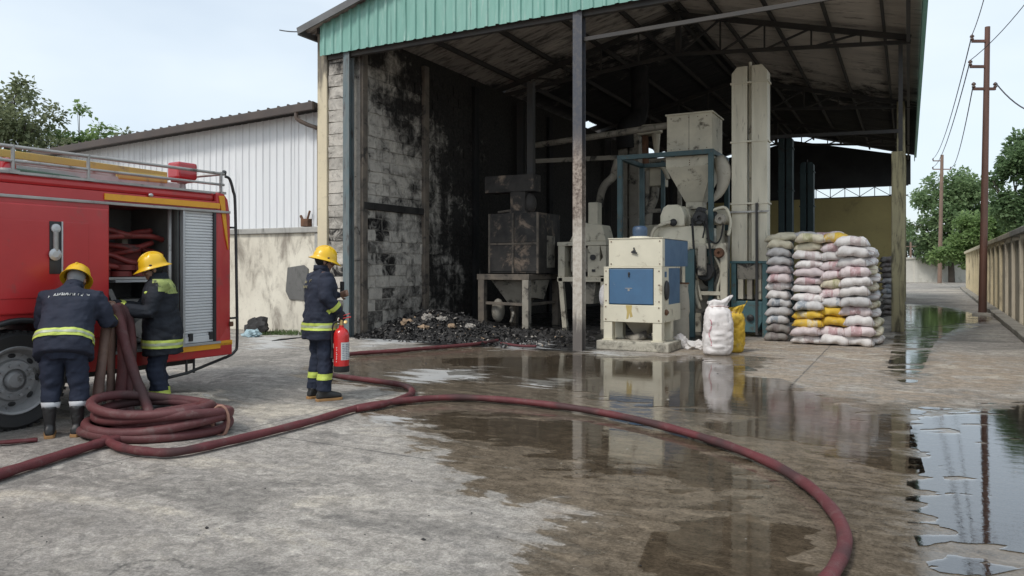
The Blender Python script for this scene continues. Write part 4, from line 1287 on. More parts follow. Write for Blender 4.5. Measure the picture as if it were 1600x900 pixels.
hm.part(bx(mx_ - .19, mx_ + .19, my_ - .19, my_ + .19, 2.84, 2.999), 'spout', 'machine_dusty', bevel=.006)
m = bolts([(hx0 + .1 + q * .2, hy - .001, z_) for q in range(5) for z_ in (4.16, 4.86)] + [(hx0 + .52, hy - .012, 3.80 + .05 * q) for q in range(3)], (0, -1, 0), .011)
hm.part(m, 'bolts', 'rust')
hm.part(MB().bb((hx0 + hx1) / 2 - .006, (hx0 + hx1) / 2 + .006, hy - .006, hy + .01, 4.12, 4.92), 'seam', 'machine_grimy')
# torn white dust sock hanging from the collar
m = MB(); m.tube(smooth_path([(hx1 + .10, hy + .3, 3.95), (hx1 + .22, hy + .2, 3.6), (hx1 + .16, hy + .15, 3.2), (hx1 - .05, hy + .1, 2.95)], 4), [.12, .14, .16, .17, .16, .15, .14, .12, .10, .09, .07, .05, .04][:13], 8)
hm.part(m, 'dust_sock', 'burlap_dust', smooth=True)
# huller housing (rounded drum lying along Y) and body
q0 = X_(1033, 16.2); q1 = X_(1071, 16.2); qc = (q0 + q1) / 2; qr = (q1 - q0) / 2
prof = [(-qr, 2.42), (qr, 2.42), (qr, 2.66), (qr * .75, 2.84), (qr * .4, 2.90), (-qr * .4, 2.90), (-qr * .75, 2.84), (-qr, 2.66)]
hm.part(MB().prism([(qc + a, 16.12, b) for a, b in prof], (0, .35, 0)), 'housing', 'machine_cream', bevel=.02)
hm.part(MB().prism([(qc + a * .96 + .06, 16.47, 2.42 + (b - 2.42) * .97) for a, b in prof], (0, 1.0, 0)), 'housing', 'machine_dusty', bevel=.02)
b0, b1 = X_(1020, 16.2), X_(1103, 16.2)
hm.part(MB().prism([(b0 + .12, 16.16, 2.42), (b1 - .06, 16.16, 2.42), (b1, 16.16, 2.2), (b1, 16.16, 2.03), (b0, 16.16, 2.03), (b0, 16.16, 2.24)], (0, 1.3, 0)), 'body', 'machine_cream', bevel=.015)
m = MB(); m.tube(smooth_path([(qc + .05, 16.08, 2.52), (qc - .2, 16.02, 2.46), (qc - .38, 16.0, 2.34), (qc - .46, 16.05, 2.12)], 5), .04, 8)
hm.part(m, 'pipe', 'machine_dusty', smooth=True)
hm.part(MB().ell((qc + .04, 16.07, 2.50), .085, .06, .085, 12, 7), 'valve', 'black_iron', smooth=True)
for k, (dx, dz, r) in enumerate(((.42, .22, .11), (.58, .20, .09), (.48, .45, .10), (.75, .36, .10))):
    hm.part(MB().tube([(q1 - .2 + dx, 16.35, 2.3 + dz), (q1 - .2 + dx, 16.75, 2.3 + dz)], r, 14), 'pulley', 'black_iron', smooth=True, angle=40)
hm.part(MB().tube([(b1 - .1, 16.6, 2.62), (b1 + .42, 16.6, 2.62)], .17, 16), 'motor', 'machine_dusty', smooth=True, angle=40)
hm.part(MB().tube(smooth_path([(b1 + .1, 16.3, 2.75), (b1 + .4, 16.25, 2.8), (b1 + .5, 16.3, 2.5), (b1 + .46, 16.3, 2.2)], 5), .035, 8), 'pipe', 'machine_cream', smooth=True)
# stand with two bays
s0, s1 = X_(1072, 16.2), X_(1136, 16.2)
for x_ in (b0 + .06, s0, s1 - .06):
    for y_ in (16.2, 17.3):
        hm.part(bx(x_ - .07, x_ + .07, y_ - .06, y_ + .06, 0, 2.03), 'stand_leg', 'machine_dusty', bevel=.006)
for z_, w_ in ((1.98, .13), (.95, .09)):
    hm.part(MB().bar((b0, 16.2, z_), (s1, 16.2, z_), w_, w_ * .9), 'stand_rail', 'machine_dusty')
hm.part(bx(s0 + .1, s1 - .2, 16.4, 17.2, .5, 1.75), 'lower_casing', 'machine_grimy', bevel=.02)
hm.part(MB().ell((s0 + .45, 16.38, 1.35), .17, .05, .26, 14, 8), 'cover', 'black_iron', smooth=True)
hm.part(MB().tube(smooth_path([(s0 + .2, 16.2, 1.9), (s0 + .32, 16.1, 1.5), (s0 + .2, 16.15, 1.1), (s0 + .3, 16.2, .6)], 5), .05, 8), 'pipe', 'machine_dusty', smooth=True)
hm.part(bx(X_(1074, 15.9) - .05, X_(1083, 15.9) + .02, 15.9, 16.02, 0, 1.9), 'side_post', 'teal_paint', bevel=.006)

# more of its works: belts, guards, ducts, cables
for k, (u, v0, v1, y_) in enumerate(((1090, 326, 372, 16.5), (1119, 335, 398, 16.6), (1128, 360, 420, 16.9))):
    a_, b_ = py(u, v0, y_), py(u + 9, v1, y_)
    hm.part(bx(a_.x, b_.x, y_, y_ + .3, b_.z, a_.z), 'guard', ('machine_cream', 'machine_dusty', 'machine_grimy')[k], bevel=.02)
for k, pts in enumerate(([(1078, 352), (1092, 344), (1101, 352), (1098, 372)], [(1104, 372), (1118, 380), (1126, 372), (1130, 350)], [(1084, 395), (1094, 410), (1090, 440), (1096, 470)], [(1117, 400), (1127, 425), (1121, 455), (1128, 485)])):
    hm.part(MB().tube(smooth_path([py(u, v, 16.05 + .05 * k) for u, v in pts], 5), .018 if k < 2 else .03, 8), 'cable' if k < 2 else 'pipe', 'dark_rubber' if k < 2 else 'machine_dusty', smooth=True)
for k, (u, v, rr) in enumerate(((1092, 340, .16), (1124, 342, .12), (1100, 425, .20), (1122, 395, .11))):
    c = py(u, v, 16.02)
    hm.part(MB().lathe([(rr * .25, 0), (rr * .3, .05), (rr * .85, .05), (rr, .0), (rr, -.06), (rr * .8, -.07)], (0, 0, 0), 20, M=Matrix.Translation((c.x, 16.1, c.z)) @ Matrix.Rotation(R_(90), 4, 'X')), 'flywheel', ('black_iron', 'machine_grimy', 'black_iron', 'rust')[k], smooth=True, angle=35)
m = MB(); a_, b_ = py(1092, 340, 16.0), py(1100, 425, 16.0)
m.bar(a_ + Vector((-.15, 0, 0)), b_ + Vector((-.19, 0, 0)), .05, .012); 
hm.part(m, 'belt', 'dark_rubber')
m = MB(); m.bar(a_ + Vector((.15, 0, 0)), b_ + Vector((.19, 0, 0)), .05, .012)
hm.part(m, 'belt', 'dark_rubber')
c = py(1094, 405, 15.95)
hm.part(bx(c.x - .05, c.x + .12, 15.93, 16.05, c.z - .35, c.z + .3), 'switch_box', 'machine_grimy', bevel=.015)

# ---- bucket elevators
def elevator(u0, u1, y, zt, zb, label, mats, detail=True):
    x0, x1 = X_(u0, y), X_(u1, y)
    W = x1 - x0
    t = Thing('bucket_elevator', ((x0 + x1) / 2, y + .2, 0), label, 'elevator', 'bucket elevators in the shed')
    tw = W * .44
    d = .36
    ch = tw * .35
    for k, xx in enumerate((x0, x1 - tw)):
        pf = [(xx, zb), (xx + tw, zb)]
        if k == 0: pf += [(xx + tw, zt), (xx + ch, zt), (xx, zt - ch * 1.2)]
        else: pf += [(xx + tw, zt - ch * 1.2), (xx + tw - ch, zt), (xx, zt)]
        t.part(MB().prism([(a, y, b) for a, b in pf], (0, d, 0)), 'trunk', mats[0], bevel=.008)
    t.part(MB().tube([(x0 + W * .5, y + .12, zb), (x0 + W * .5, y + .12, zt + .1)], W * .045, 10), 'pipe', mats[1], smooth=True, angle=40)
    for f in (.30, .615, .915):
        z = zb + (zt - zb) * f
        t.part(bx(x0 - .025, x1 + .025, y - .022, y + d + .02, z - .018, z + .018), 'flange', mats[0])
    if not detail: 
        t.part(bx(x0, x1, y, y + d, 0, zb - .001), 'boot', mats[2], bevel=.01)
        return t
    for xx in (x0 + .0, x1 - .10):
        t.part(bx(xx, xx + .10, y - .03, y + .07, 0, zb - .02), 'boot_post', mats[2], bevel=.006)
        t.part(bx(xx, xx + .10, y + d - .05, y + d + .05, 0, zb - .02), 'boot_post', mats[2], bevel=.006)
    t.part(bx(x0 - .03, x1 + .03, y - .05, y + d + .05, zb - .02, zb + .03), 'boot_plate', mats[2])
    t.part(bx(x0 + .12, x1 - .12, y, y + d, 1.25, zb - .021), 'boot_head', 'machine_grimy', bevel=.01)
    for q in (0, 1, 2):
        t.part(bx(x0 + .14 + q * .19, x0 + .25 + q * .19, y - .01, y + .2, .82, 1.249), 'guide', 'machine_grimy' if q == 1 else 'machine_dusty', bevel=.006)
    t.part(MB().prism([(x0 + .1, y - .04, .78), (x1 - .1, y - .04, .78), (x1 - .1, y - .04, .34), (x1 - .22, y - .04, .10), (x0 + .24, y - .04, .10), (x0 + .1, y - .04, .34)], (0, d + .1, 0)), 'boot', mats[2], bevel=.02)
    t.part(MB().lathe([(.02, 0), (.075, 0), (.075, .04), (.02, .06)], (0, 0, 0), 12, M=Matrix.Translation((x0 + W * .55, y - .05, .42)) @ Matrix.Rotation(R_(90), 4, 'X')), 'bearing', 'black_iron')
    t.part(MB().bar((x0 + W * .72, y - .05, .05), (x0 + W * .72, y - .05, 2.9), .05, .05), 'tension_rod', 'steel_soot')
    t.part(MB().bar((x0 - .04, y - .05, 2.72), (x1 + .04, y - .05, 2.72), .035, .035), 'tension_bar', 'alu_worn')
    return t
elevator(1143, 1199, 16.6, 5.9, 1.62, 'tall twin-trunk bucket elevator on a teal base left of the sacks', ('elevator_metal', 'machine_dusty', 'teal_boot'))
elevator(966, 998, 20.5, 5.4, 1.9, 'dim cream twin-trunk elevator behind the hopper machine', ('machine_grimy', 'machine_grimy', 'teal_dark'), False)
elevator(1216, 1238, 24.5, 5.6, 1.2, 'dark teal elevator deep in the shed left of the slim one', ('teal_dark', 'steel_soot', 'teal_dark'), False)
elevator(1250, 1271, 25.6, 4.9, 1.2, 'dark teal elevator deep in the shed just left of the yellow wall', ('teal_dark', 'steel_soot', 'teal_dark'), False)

# ---- burnt sorting machine on a table
Y2 = 15.95
tx0, tx1 = X_(754, Y2), X_(823, Y2)
bm_ = Thing('burnt_machine', ((tx0 + tx1) / 2, Y2 + .9, 0), 'fire-scorched cabinet machine on a heavy four-legged stand', 'machine')
TD = 1.7
for i, (x_, y_) in enumerate(((tx0, Y2), (tx1, Y2), (tx0, Y2 + TD), (tx1, Y2 + TD))):
    bm_.part(bx(x_ - .085, x_ + .085, y_ - .085, y_ + .085, 0, 1.20), 'leg', 'burnt_frame' if i != 1 else 'machine_grimy', bevel=.01)
m = MB(); m.bar((tx0 - .12, Y2, 1.27), (tx1 + .10, Y2, 1.27), .16, .14); m.bar((tx1, Y2 + .085, 1.268), (tx1, Y2 + TD + .1, 1.268), .16, .13); m.bar((tx0, Y2 + .085, 1.268), (tx0, Y2 + TD + .1, 1.268), .16, .13)
m.bar((tx0, Y2 + .02, .62), (tx1, Y2 + .02, .60), .06, .07); m.bar((tx1, Y2, .60), (tx1, Y2 + TD, .60), .06, .07)
bm_.part(m, 'table_frame', 'burnt_frame', bevel=.008)
Y3 = Y2 + .32
k0, k1 = X_(764, Y3), X_(842, Y3)
bm_.part(bx(k0, k1, Y3, Y3 + 1.25, 1.36, 2.86), 'cabinet', 'burnt_metal', bevel=.012)
for i in range(2):
    for j in range(2):
        xw = (k1 - k0) / 2
        bm_.part(bx(k0 + .03 + i * xw, k0 + xw - .03 + i * xw, Y3 - .022, Y3 - .001, 1.40 + j * .73, 2.08 + j * .73), 'panel', 'burnt_metal', bevel=.01)
m = MB()
for xx in (k0, (k0 + k1) / 2 - .03, k1 - .05): m.bb(xx, xx + .05, Y3 - .035, Y3 + .01, 1.36, 2.86)
m.bb(k0, k1, Y3 - .045, Y3 - .036, 2.07, 2.12)
bm_.part(m, 'cabinet_frame', 'burnt_frame')
bm_.part(bx(k1 + .003, k1 + .015, Y3 + .45, Y3 + .9, 1.5, 2.3), 'side_panel', 'machine_grimy')
rg = [[(tx0 + .15, Y2 + .15, 1.2), (tx1 - .12, Y2 + .15, 1.2), (tx1 - .12, Y2 + 1.4, 1.2), (tx0 + .15, Y2 + 1.4, 1.2)], [(tx0 + .5, Y2 + .5, .55), (tx1 - .35, Y2 + .5, .55), (tx1 - .35, Y2 + .9, .55), (tx0 + .5, Y2 + .9, .55)]]
bm_.part(MB().loop([[Vector(p) for p in r] for r in rg]), 'hopper', 'machine_grimy')
bm_.part(MB().prism([(tx1 + .05, Y2 + .3, 1.19), (tx1 + .05, Y2 + 1.2, 1.19), (tx1 + .02, Y2 + .9, .7), (tx1 + .02, Y2 + .5, .75)], (-.35, 0, 0)), 'chute', 'machine_grimy')
bm_.part(MB().ell((tx0 + .28, Y2 + .3, .42), .16, .2, .30, 12, 8), 'drum', 'machine_grimy', smooth=True)
bm_.part(MB().tube(smooth_path([(tx0 + .7, Y2 + .2, .5), (tx0 + .82, Y2 + .1, .35), (tx0 + .75, Y2 + .1, .15)], 4), .04, 8), 'pipe', 'machine_grimy', smooth=True)
n0, n1 = X_(797, Y3 + .3), X_(820, Y3 + .3)
bm_.part(bx(n0, n1, Y3 + .3, Y3 + .8, 2.86, 3.42), 'neck', 'burnt_metal', bevel=.01)
bm_.part(bx(n0 - .08, n1 + .08, Y3 + .22, Y3 + .88, 2.86, 2.94), 'neck_flange', 'burnt_metal')
bm_.part(bx(X_(757, Y3 + .3), X_(833, Y3 + .3), Y3 + .3, Y3 + .75, 3.42, 3.86), 'duct', 'burnt_metal', bevel=.02)
bm_.part(MB().ell((n1 + .08, Y3 + .45, 3.12), .16, .16, .26, 12, 8), 'blower', 'burnt_metal', smooth=True)
bm_.part(bx(X_(826, Y3 + .5), X_(835, Y3 + .5), Y3 + .4, Y3 + .55, 3.86, 6.2), 'riser', 'steel_soot')
bm_.part(MB().tube([(k0 + .2, Y3 + .1, 2.9), (k0 + .5, Y3 + .25, 2.95)], .03, 6), 'lever', 'burnt_frame')

# ---- smaller cream milling machine behind the middle post
Y4 = 16.9
a0, a1 = X_(872, Y4), X_(948, Y4)
mm = Thing('milling_machine', ((a0 + a1) / 2, Y4 + .5, 0), 'dusty cream milling machine with open legs behind the middle post', 'machine')
for x_ in (a0 + .08, a1 - .08):
    for y_ in (Y4, Y4 + .9):
        mm.part(MB().bar((x_, y_, 1.25), (x_ + (.12 if x_ < a0 + .3 else -.0), y_ - .0, 0), .12, .12), 'leg', 'machine_dusty', bevel=.008)
for z0_, z1_ in ((2.04, 2.14), (1.15, 1.27)):
    mm.part(bx(a0, a1, Y4 - .06, Y4 + 1.0, z0_, z1_), 'deck', 'machine_dusty', bevel=.01)
mm.part(bx(a0 + .02, a0 + .20, Y4 - .05, Y4 + .95, 1.27, 2.04), 'side_frame', 'machine_dusty', bevel=.01)
mm.part(bx(X_(919, Y4), X_(938, Y4), Y4 - .04, Y4 + .9, 1.27, 2.04), 'front_panel', 'machine_dusty', bevel=.015)
mm.part(MB().tube([(X_(928, Y4), Y4 - .05, 1.75), (X_(928, Y4), Y4 - .09, 1.75)], .07, 14), 'gauge', 'black_iron')
mm.part(bx(X_(926, Y4), X_(931, Y4), Y4 - .06, Y4 - .03, 1.4, 1.46), 'knob', 'black_iron')
mm.part(MB().prism([(a1 - .15, Y4 - .05, 2.03), (a1, Y4 - .05, 2.03), (a1, Y4 - .05, 1.3), (a1 - .22, Y4 - .05, 1.3), (a1 - .2, Y4 - .05, 1.6), (a1 - .08, Y4 - .05, 1.75)], (0, .3, 0)), 'side_frame', 'machine_dusty', bevel=.01)
mm.part(bx(a0 + .3, a1 - .2, Y4 + .1, Y4 + .85, 1.4, 2.0), 'mill_body', 'machine_grimy', bevel=.02)
mm.part(MB().prism([(X_(886, Y4), Y4 + .1, 2.14), (X_(945, Y4), Y4 + .1, 2.14), (X_(938, Y4), Y4 + .1, 2.55), (X_(908, Y4), Y4 + .1, 2.62), (X_(893, Y4), Y4 + .1, 2.35)], (0, .6, 0)), 'upper_casing', 'machine_dusty', bevel=.03)
mm.part(bx(X_(914, Y4), X_(929, Y4), Y4 + .2, Y4 + .5, 2.55, 3.12), 'column', 'machine_dusty', bevel=.02)
mm.part(MB().tube(smooth_path([(a0 + .45, Y4 + .3, 2.4), (a0 + .42, Y4 + .2, 2.7), (a0 + .5, Y4 + .3, 3.2)], 4), [.06] * 9, 8), 'pipe', 'machine_grimy', smooth=True)
mm.part(MB().prism([(a0 + .3, Y4 + .05, 1.15), (a1 - .3, Y4 + .05, 1.15), (a1 - .45, Y4 + .25, .6), (a0 + .45, Y4 + .25, .6)], (0, .4, 0)), 'hopper', 'machine_grimy')

# ---- remains of a small machine by the wall
c = gd(734, 492)
sm = Thing('scorched_machine', c, 'burnt upright frame and drum left of the scorched cabinet machine', 'machine')
sm.part(bx(c.x - .22, c.x - .08, c.y - .1, c.y + .05, 0, 1.15), 'post', 'machine_grimy', bevel=.01)
sm.part(MB().bar((c.x + .05, c.y, 1.1), (c.x + .22, c.y + .2, 2.2), .09, .09), 'strut', 'burnt_frame')
sm.part(bx(c.x - .05, c.x + .3, c.y, c.y + .4, .85, 1.5), 'casing', 'burnt_metal', bevel=.02)
sm.part(MB().ell((c.x + .12, c.y - .05, .52), .2, .25, .32, 14, 8), 'drum', 'machine_grimy', smooth=True)

# ---- ducts and pipes high in the shed
m = MB().tube([(X_(838, 19.0), 19.0, 5.0), (X_(1045, 17.6), 17.6, 4.95)], .085, 12)
tag(m.build('overhead_pipe', 'machine_grimy', smooth=True, angle=40), 'horizontal dusty pipe running left from the hopper bin', 'pipe')
c = pz(978, 232, 21.5)
m = MB().tube(smooth_path([c, c + Vector((0, 0, .6)), c + Vector((.3, .3, 1.0)), c + Vector((.3, .3, 2.4))], 5), .26, 14)
tag(m.build('exhaust_duct', 'soot_black', smooth=True, angle=40), 'wide dark exhaust duct rising behind the teal frame', 'duct')
q = [pz(936, 322, 20.5), pz(940, 300, 20.3), pz(946, 288, 20.2), pz(958, 276, 20.2), pz(962, 262, 20.1), pz(966, 250, 20.1)]
tag(MB().tube(smooth_path(q, 5), .11, 10).build('flexible_hose', 'machine_grimy', smooth=True), 'pale flexible suction hose rising behind the middle post', 'hose')
c = pz(1010, 204, 19.4)
cy = Thing('cyclone', c + Vector((0, 0, -2)), 'small cream cyclone head above the teal frame', 'cyclone')
cy.part(MB().prism([c + Vector((-.35, 0, 0)), c + Vector((-.1, 0, .16)), c + Vector((.32, 0, .16)), c + Vector((.32, 0, -.02)), c + Vector((.2, 0, -.08)), c + Vector((-.2, 0, -.1))], (0, .4, 0)), 'hood', 'machine_dusty', bevel=.01)
cy.part(MB().tube([c + Vector((-.1, .2, -.1)), c + Vector((-.08, .2, -.9))], .09, 10), 'stem', 'rust')
cy.part(MB().tube([c + Vector((.2, .2, -.1)), c + Vector((.22, .2, -.7))], [.12, .05], 10), 'cone', 'machine_dusty')
Y6 = 19.6
c = py(1022, 500, Y6)
rm_ = Thing('rear_mill', (c.x, Y6 + .4, 0), 'shadowed mill frame with ducts between the elevator and the hopper bin', 'machine')
a_, b_ = py(1011, 262, Y6), py(1036, 290, Y6)
rm_.part(bx(a_.x, b_.x, Y6, Y6 + .5, b_.z, a_.z), 'chute_box', 'machine_dusty', bevel=.02)
for u in (1012, 1036, 1062):
    q = py(u, 300, Y6)
    rm_.part(bx(q.x - .05, q.x + .05, Y6 - .05, Y6 + .05, 0, 4.4), 'frame_post', 'machine_grimy' if u != 1036 else 'teal_paint', bevel=.006)
for v in (252, 330):
    p0_, p1_ = py(1005, v, Y6), py(1075, v, Y6)
    rm_.part(MB().bar(p0_, Vector((p1_.x, p1_.y, p0_.z)), .10, .10), 'frame_beam', 'machine_grimy')
a_, b_ = py(1004, 352, Y6), py(1030, 372, Y6)
rm_.part(bx(a_.x, b_.x, Y6 - .1, Y6 + .6, b_.z, a_.z), 'drive_box', 'machine_dusty', bevel=.02)
rm_.part(MB().tube(smooth_path([py(1024, 290, Y6 + .2), py(1022, 310, Y6 + .1), py(1014, 330, Y6), py(1012, 352, Y6)], 5), .12, 10), 'duct', 'machine_grimy', smooth=True)
rm_.part(MB().tube(smooth_path([py(1002, 268, Y6), py(1018, 258, Y6 - .2), py(1036, 262, Y6 - .2), py(1044, 280, Y6 - .2)], 5), .06, 8), 'duct', 'machine_dusty', smooth=True)
p0_ = py(838, 252, 19.2); p1_ = py(968, 246, 19.2)
rm_.part(MB().bar(p0_, p1_, .10, .12), 'long_beam', 'machine_grimy')
c = gd(1010, 500)
hb = Thing('dust_cabinet', c + Vector((0, 3.2, 0)), 'dim grey cabinet behind the hulling machine', 'cabinet')
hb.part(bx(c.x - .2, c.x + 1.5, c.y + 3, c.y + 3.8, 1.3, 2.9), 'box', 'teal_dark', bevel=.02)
hb.part(bx(c.x - .3, c.x + 1.6, c.y + 2.9, c.y + 3.9, 2.9, 3.05), 'lid', 'machine_grimy', bevel=.02)
for dx in (-.1, 1.3):
    hb.part(bx(c.x + dx, c.x + dx + .12, c.y + 3.05, c.y + 3.2, 0, 1.3), 'leg', 'machine_grimy')

# ================================================================== SACKS
def sack_mesh(L_, W_, H_, seed, knots=True):
    """pillow of woven plastic lying flat: x = length, sewn ends pinched, belly sagging"""
    r = random.Random(seed)
    nu, nv = 12, 12
    ph = [r.uniform(0, 6.28) for _ in range(6)]
    rings = []
    for i in range(nu + 1):
        s_ = -1 + 2 * i / nu
        e = max(0.0, 1 - abs(s_) ** 5.0)
        wd = W_ / 2 * (0.80 + 0.20 * e) * (1 + .04 * math.sin(3 * s_ + ph[0]))
        hh = H_ * (0.20 + 0.80 * e ** .65)
        ring = []
        for j in range(nv):
            a = 2 * math.pi * j / nv
            ca, sa = math.cos(a), math.sin(a)
            y = wd * math.copysign(abs(ca) ** .62, ca)
            z = hh / 2 * math.copysign(abs(sa) ** .72, sa)
            z += .012 * math.sin(5 * s_ + 2 * a + ph[1]) * e + .012 * math.sin(9 * s_ + ph[2]) * ca + .008 * math.sin(2.2 * s_ + ph[5])
            y += .012 * math.sin(7 * s_ + a * 3 + ph[3])
            x = s_ * L_ / 2 + .012 * math.sin(a * 2 + ph[4]) * (1 - e * .6)
            ring.append(Vector((x, y, z + H_ / 2 + (1 - e) * (-.25) * H_ + r.uniform(-.004, .004))))
        rings.append(ring)
    return MB().loop(rings).mesh('sack', True)

SKM = [sack_mesh(.88, .52, .185, 500 + i) for i in range(6)]
def with_mat(me, mat):
    c = me.copy(); c.materials.clear(); c.materials.append(M_(mat)); return c
_sc = {}
def sack(p, rz, mat, label, group, sx=1.0, tilt=0.0):
    i = rnd.randrange(len(SKM))
    if (i, mat) not in _sc: _sc[(i, mat)] = with_mat(SKM[i], mat)
    o = link('sack', _sc[(i, mat)])
    o.location = p
    o.rotation_euler = (R_(rnd.uniform(-3, 3)), R_(tilt + rnd.uniform(-3, 3)), rz + R_(rnd.uniform(-8, 8)))
    o.scale = (sx, rnd.uniform(.95, 1.05), rnd.uniform(.97, 1.06))
    tag(o, label, 'sack', group)
    return o
ORD = ['bottom', 'second', 'third', 'fourth', 'fifth', 'sixth', 'seventh', 'eighth', 'ninth', 'tenth', 'eleventh', 'twelfth', 'top']
CN = {'sack_white': 'white', 'sack_pink': 'pinkish', 'sack_cream': 'cream', 'sack_grey': 'grey', 'sack_yellow': 'bright yellow', 'sack_dark': 'dim grey'}
GS = 'sacks in the tall stack right of the elevator'
LH = .172
Y5 = 15.25
# the stack faces the yard: four columns; colours course by course from the ground up, left to right
cols = [X_(1216, Y5 + .9), X_(1258, Y5 + .05), X_(1300, Y5), X_(1339, Y5 - .05)]
names = ['leftmost column', 'second column', 'third column', 'rightmost front column']
grid = [
 ['sack_dark', 'sack_dark', 'sack_grey', 'sack_grey', 'sack_grey', 'sack_white', 'sack_white', 'sack_pink', 'sack_pink', 'sack_grey', 'sack_grey', 'sack_cream'],
 ['sack_white', 'sack_pink', 'sack_yellow', 'sack_yellow', 'sack_grey', 'sack_white', 'sack_white', 'sack_pink', 'sack_pink', 'sack_white', 'sack_white', 'sack_cream'],
 ['sack_white', 'sack_pink', 'sack_yellow', 'sack_yellow', 'sack_grey', 'sack_pink', 'sack_cream', 'sack_pink', 'sack_pink', 'sack_white', 'sack_pink', 'sack_yellow'],
 ['sack_white', 'sack_pink', 'sack_white', 'sack_pink', 'sack_grey', 'sack_white', 'sack_white', 'sack_pink', 'sack_white', 'sack_white', 'sack_white', 'sack_cream'],
]
CW = [.50, .60, .58, .58]
NL = 12
for ci in range(4):
    PT, NC = (.172, .166, .181, .190)[ci], (12, 13, 12, 11)[ci]
    for li in range(NC):
        mt = grid[ci][min(li, 11)]
        lean = .012 * li * (-1 if ci == 3 else 0.3)
        dy = rnd.uniform(-.07, .07) + (0.14, 0.10, 0.06, -.04)[ci] * (li > 4) * (1 if ci else 0) + (.05 if ci == 2 else 0)
        lab = '%s sack, %s layer of the %s in the tall stack' % (CN[mt], ORD[li] if li < NC - 1 else 'top', names[ci])
        sack((cols[ci] + rnd.uniform(-.025, .025) + lean, Y5 + (.9 if ci == 0 else .45) + dy, li * PT + rnd.uniform(0, .008)), R_(rnd.choice((0, 180))) if ci != 0 else 0, mt, lab, GS, rnd.uniform(.60, .68) * CW[ci] / .58).scale.z *= PT / .172
# side column: sacks seen end-on down the right flank
xs5 = cols[3] + .16
for li in range(NL - 1):
    mt = ['sack_white', 'sack_cream', 'sack_cream', 'sack_white', 'sack_cream', 'sack_grey', 'sack_cream', 'sack_white', 'sack_cream', 'sack_white', 'sack_white', 'sack_cream'][li]
    sack((xs5 - .014 * li + rnd.uniform(-.03, .03), Y5 + 1.15 + rnd.uniform(-.04, .04), li * LH), R_(90), mt, '%s sack laid end-on, %s layer of the right flank of the tall stack' % (CN[mt], ORD[li]), GS, .95)
    sack((cols[2] + .1 + rnd.uniform(-.03, .03), Y5 + 1.25 + rnd.uniform(-.04, .04), li * LH), R_(90), 'sack_grey', 'grey sack, %s layer of the hidden middle of the tall stack' % ORD[li], GS, .95) if li > 9 else None
# loose row on top at the back
for k, (u, mt) in enumerate(((1226, 'sack_cream'), (1262, 'sack_grey'), (1296, 'sack_pink'))):
    sack((X_(u, Y5 + 1.2), Y5 + 1.1, NL * LH - .02), R_(rnd.uniform(-8, 8)), mt, '%s sack loose on top of the tall stack, %s' % (CN[mt], ['above the left columns', 'over the second column', 'over the third column'][k]), GS, .8)
# sacks of the darker pile seen between elevator and stack
for li in range(8):
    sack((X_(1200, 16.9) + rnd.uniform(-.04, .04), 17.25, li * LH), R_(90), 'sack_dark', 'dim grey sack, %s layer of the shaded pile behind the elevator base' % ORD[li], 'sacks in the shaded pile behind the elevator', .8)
# far small stack by the pillar
c = gd(1379, 492)
for li in range(11):
    for s_ in (0, 1):
        if li > 8 and s_ == 0: continue
        sack((c.x - .32 + s_ * .52 + rnd.uniform(-.04, .04), c.y + rnd.uniform(-.05, .05), li * .165), 0, rnd.choice(('sack_dark', 'sack_grey')), 'grey sack, %s layer of the %s row in the far stack beside the pillar' % (ORD[li], ('left', 'right')[s_]), 'sacks in the far stack by the pillar', .55)

# two upright sacks in front of the elevator
def standing_sack(name, base, W_, D_, H_, mat, label, rz, seed, lean=0.0, ears=True):
    r = random.Random(seed)
    ph = [r.uniform(0, 6.28) for _ in range(8)]
    N = 44
    key = [(0, .78), (.03, .94), (.10, 1.03), (.28, 1.07), (.5, 1.03), (.66, .99), (.76, .95), (.82, .86), (.86, .70), (.885, .60), (.92, .68), (.96, .80), (1.0, .90)]
    prof = []
    for (h0, k0_), (h1, k1_) in zip(key, key[1:]):
        n = max(1, int((h1 - h0) / .022))
        prof += [(h0 + (h1 - h0) * i / n, k0_ + (k1_ - k0_) * i / n) for i in range(n)]
    prof.append(key[-1])
    rings = []
    for (h, k) in prof:
        A = np.array([2 * math.pi * j / N for j in range(N)])
        ru = fbm(np.cos(A) * 2.2 + seed + h * .6, np.sin(A) * 2.2 + h * 4.5, 4, seed) * .085 + np.abs(fbm(np.cos(A) * 3 + h * 2, np.sin(A) * 3 - h * 9 + seed, 3, seed + 4)) * -.09
        ring = []
        for j in range(N):
            a = A[j]; ca, sa = math.cos(a), math.sin(a)
            g = max(0, (h - .80) / .2)
            fl = 1.0 - .52 * min(1, g * 2.2)
            gather = .10 * math.sin(9 * a + ph[5]) * math.exp(-((h - .885) / .05) ** 2)
            x = W_ / 2 * (k + gather) * math.copysign(abs(ca) ** .7, ca)
            y = D_ / 2 * (k + gather) * fl * math.copysign(abs(sa) ** .8, sa)
            wr = float(ru[j]) * min(1, h * 8)
            x += wr * ca; y += wr * sa
            e = max(0, (h - .89) / .11)
            z = H_ * h + e * (.10 * max(0, ca) ** 2 - .05 * max(0, -ca) + .03 * math.sin(5 * a + ph[2]))
            ring.append(Vector((x + .05 * e + .03 * math.sin(h * 3 + ph[6]) * h, y + .02 * math.sin(h * 4 + ph[7]), z)))
        rings.append(ring)
    me = MB().loop(rings).mesh(name, True)
    t = empty(name, base, rz, label, 'sack')
    o = link('bag', me, mat, t)
    k = H_ * .885
    mt = MB().tube([(math.cos(a) * W_ * .325 + .03, math.sin(a) * D_ * .18, k + .01 * math.sin(3 * a)) for a in (2 * math.pi * j / 16 for j in range(16))], .010, 6, closed=True)
    mt.build('tie', 'twine', t, smooth=True)
    return t, o
p = gd(1120, 554)
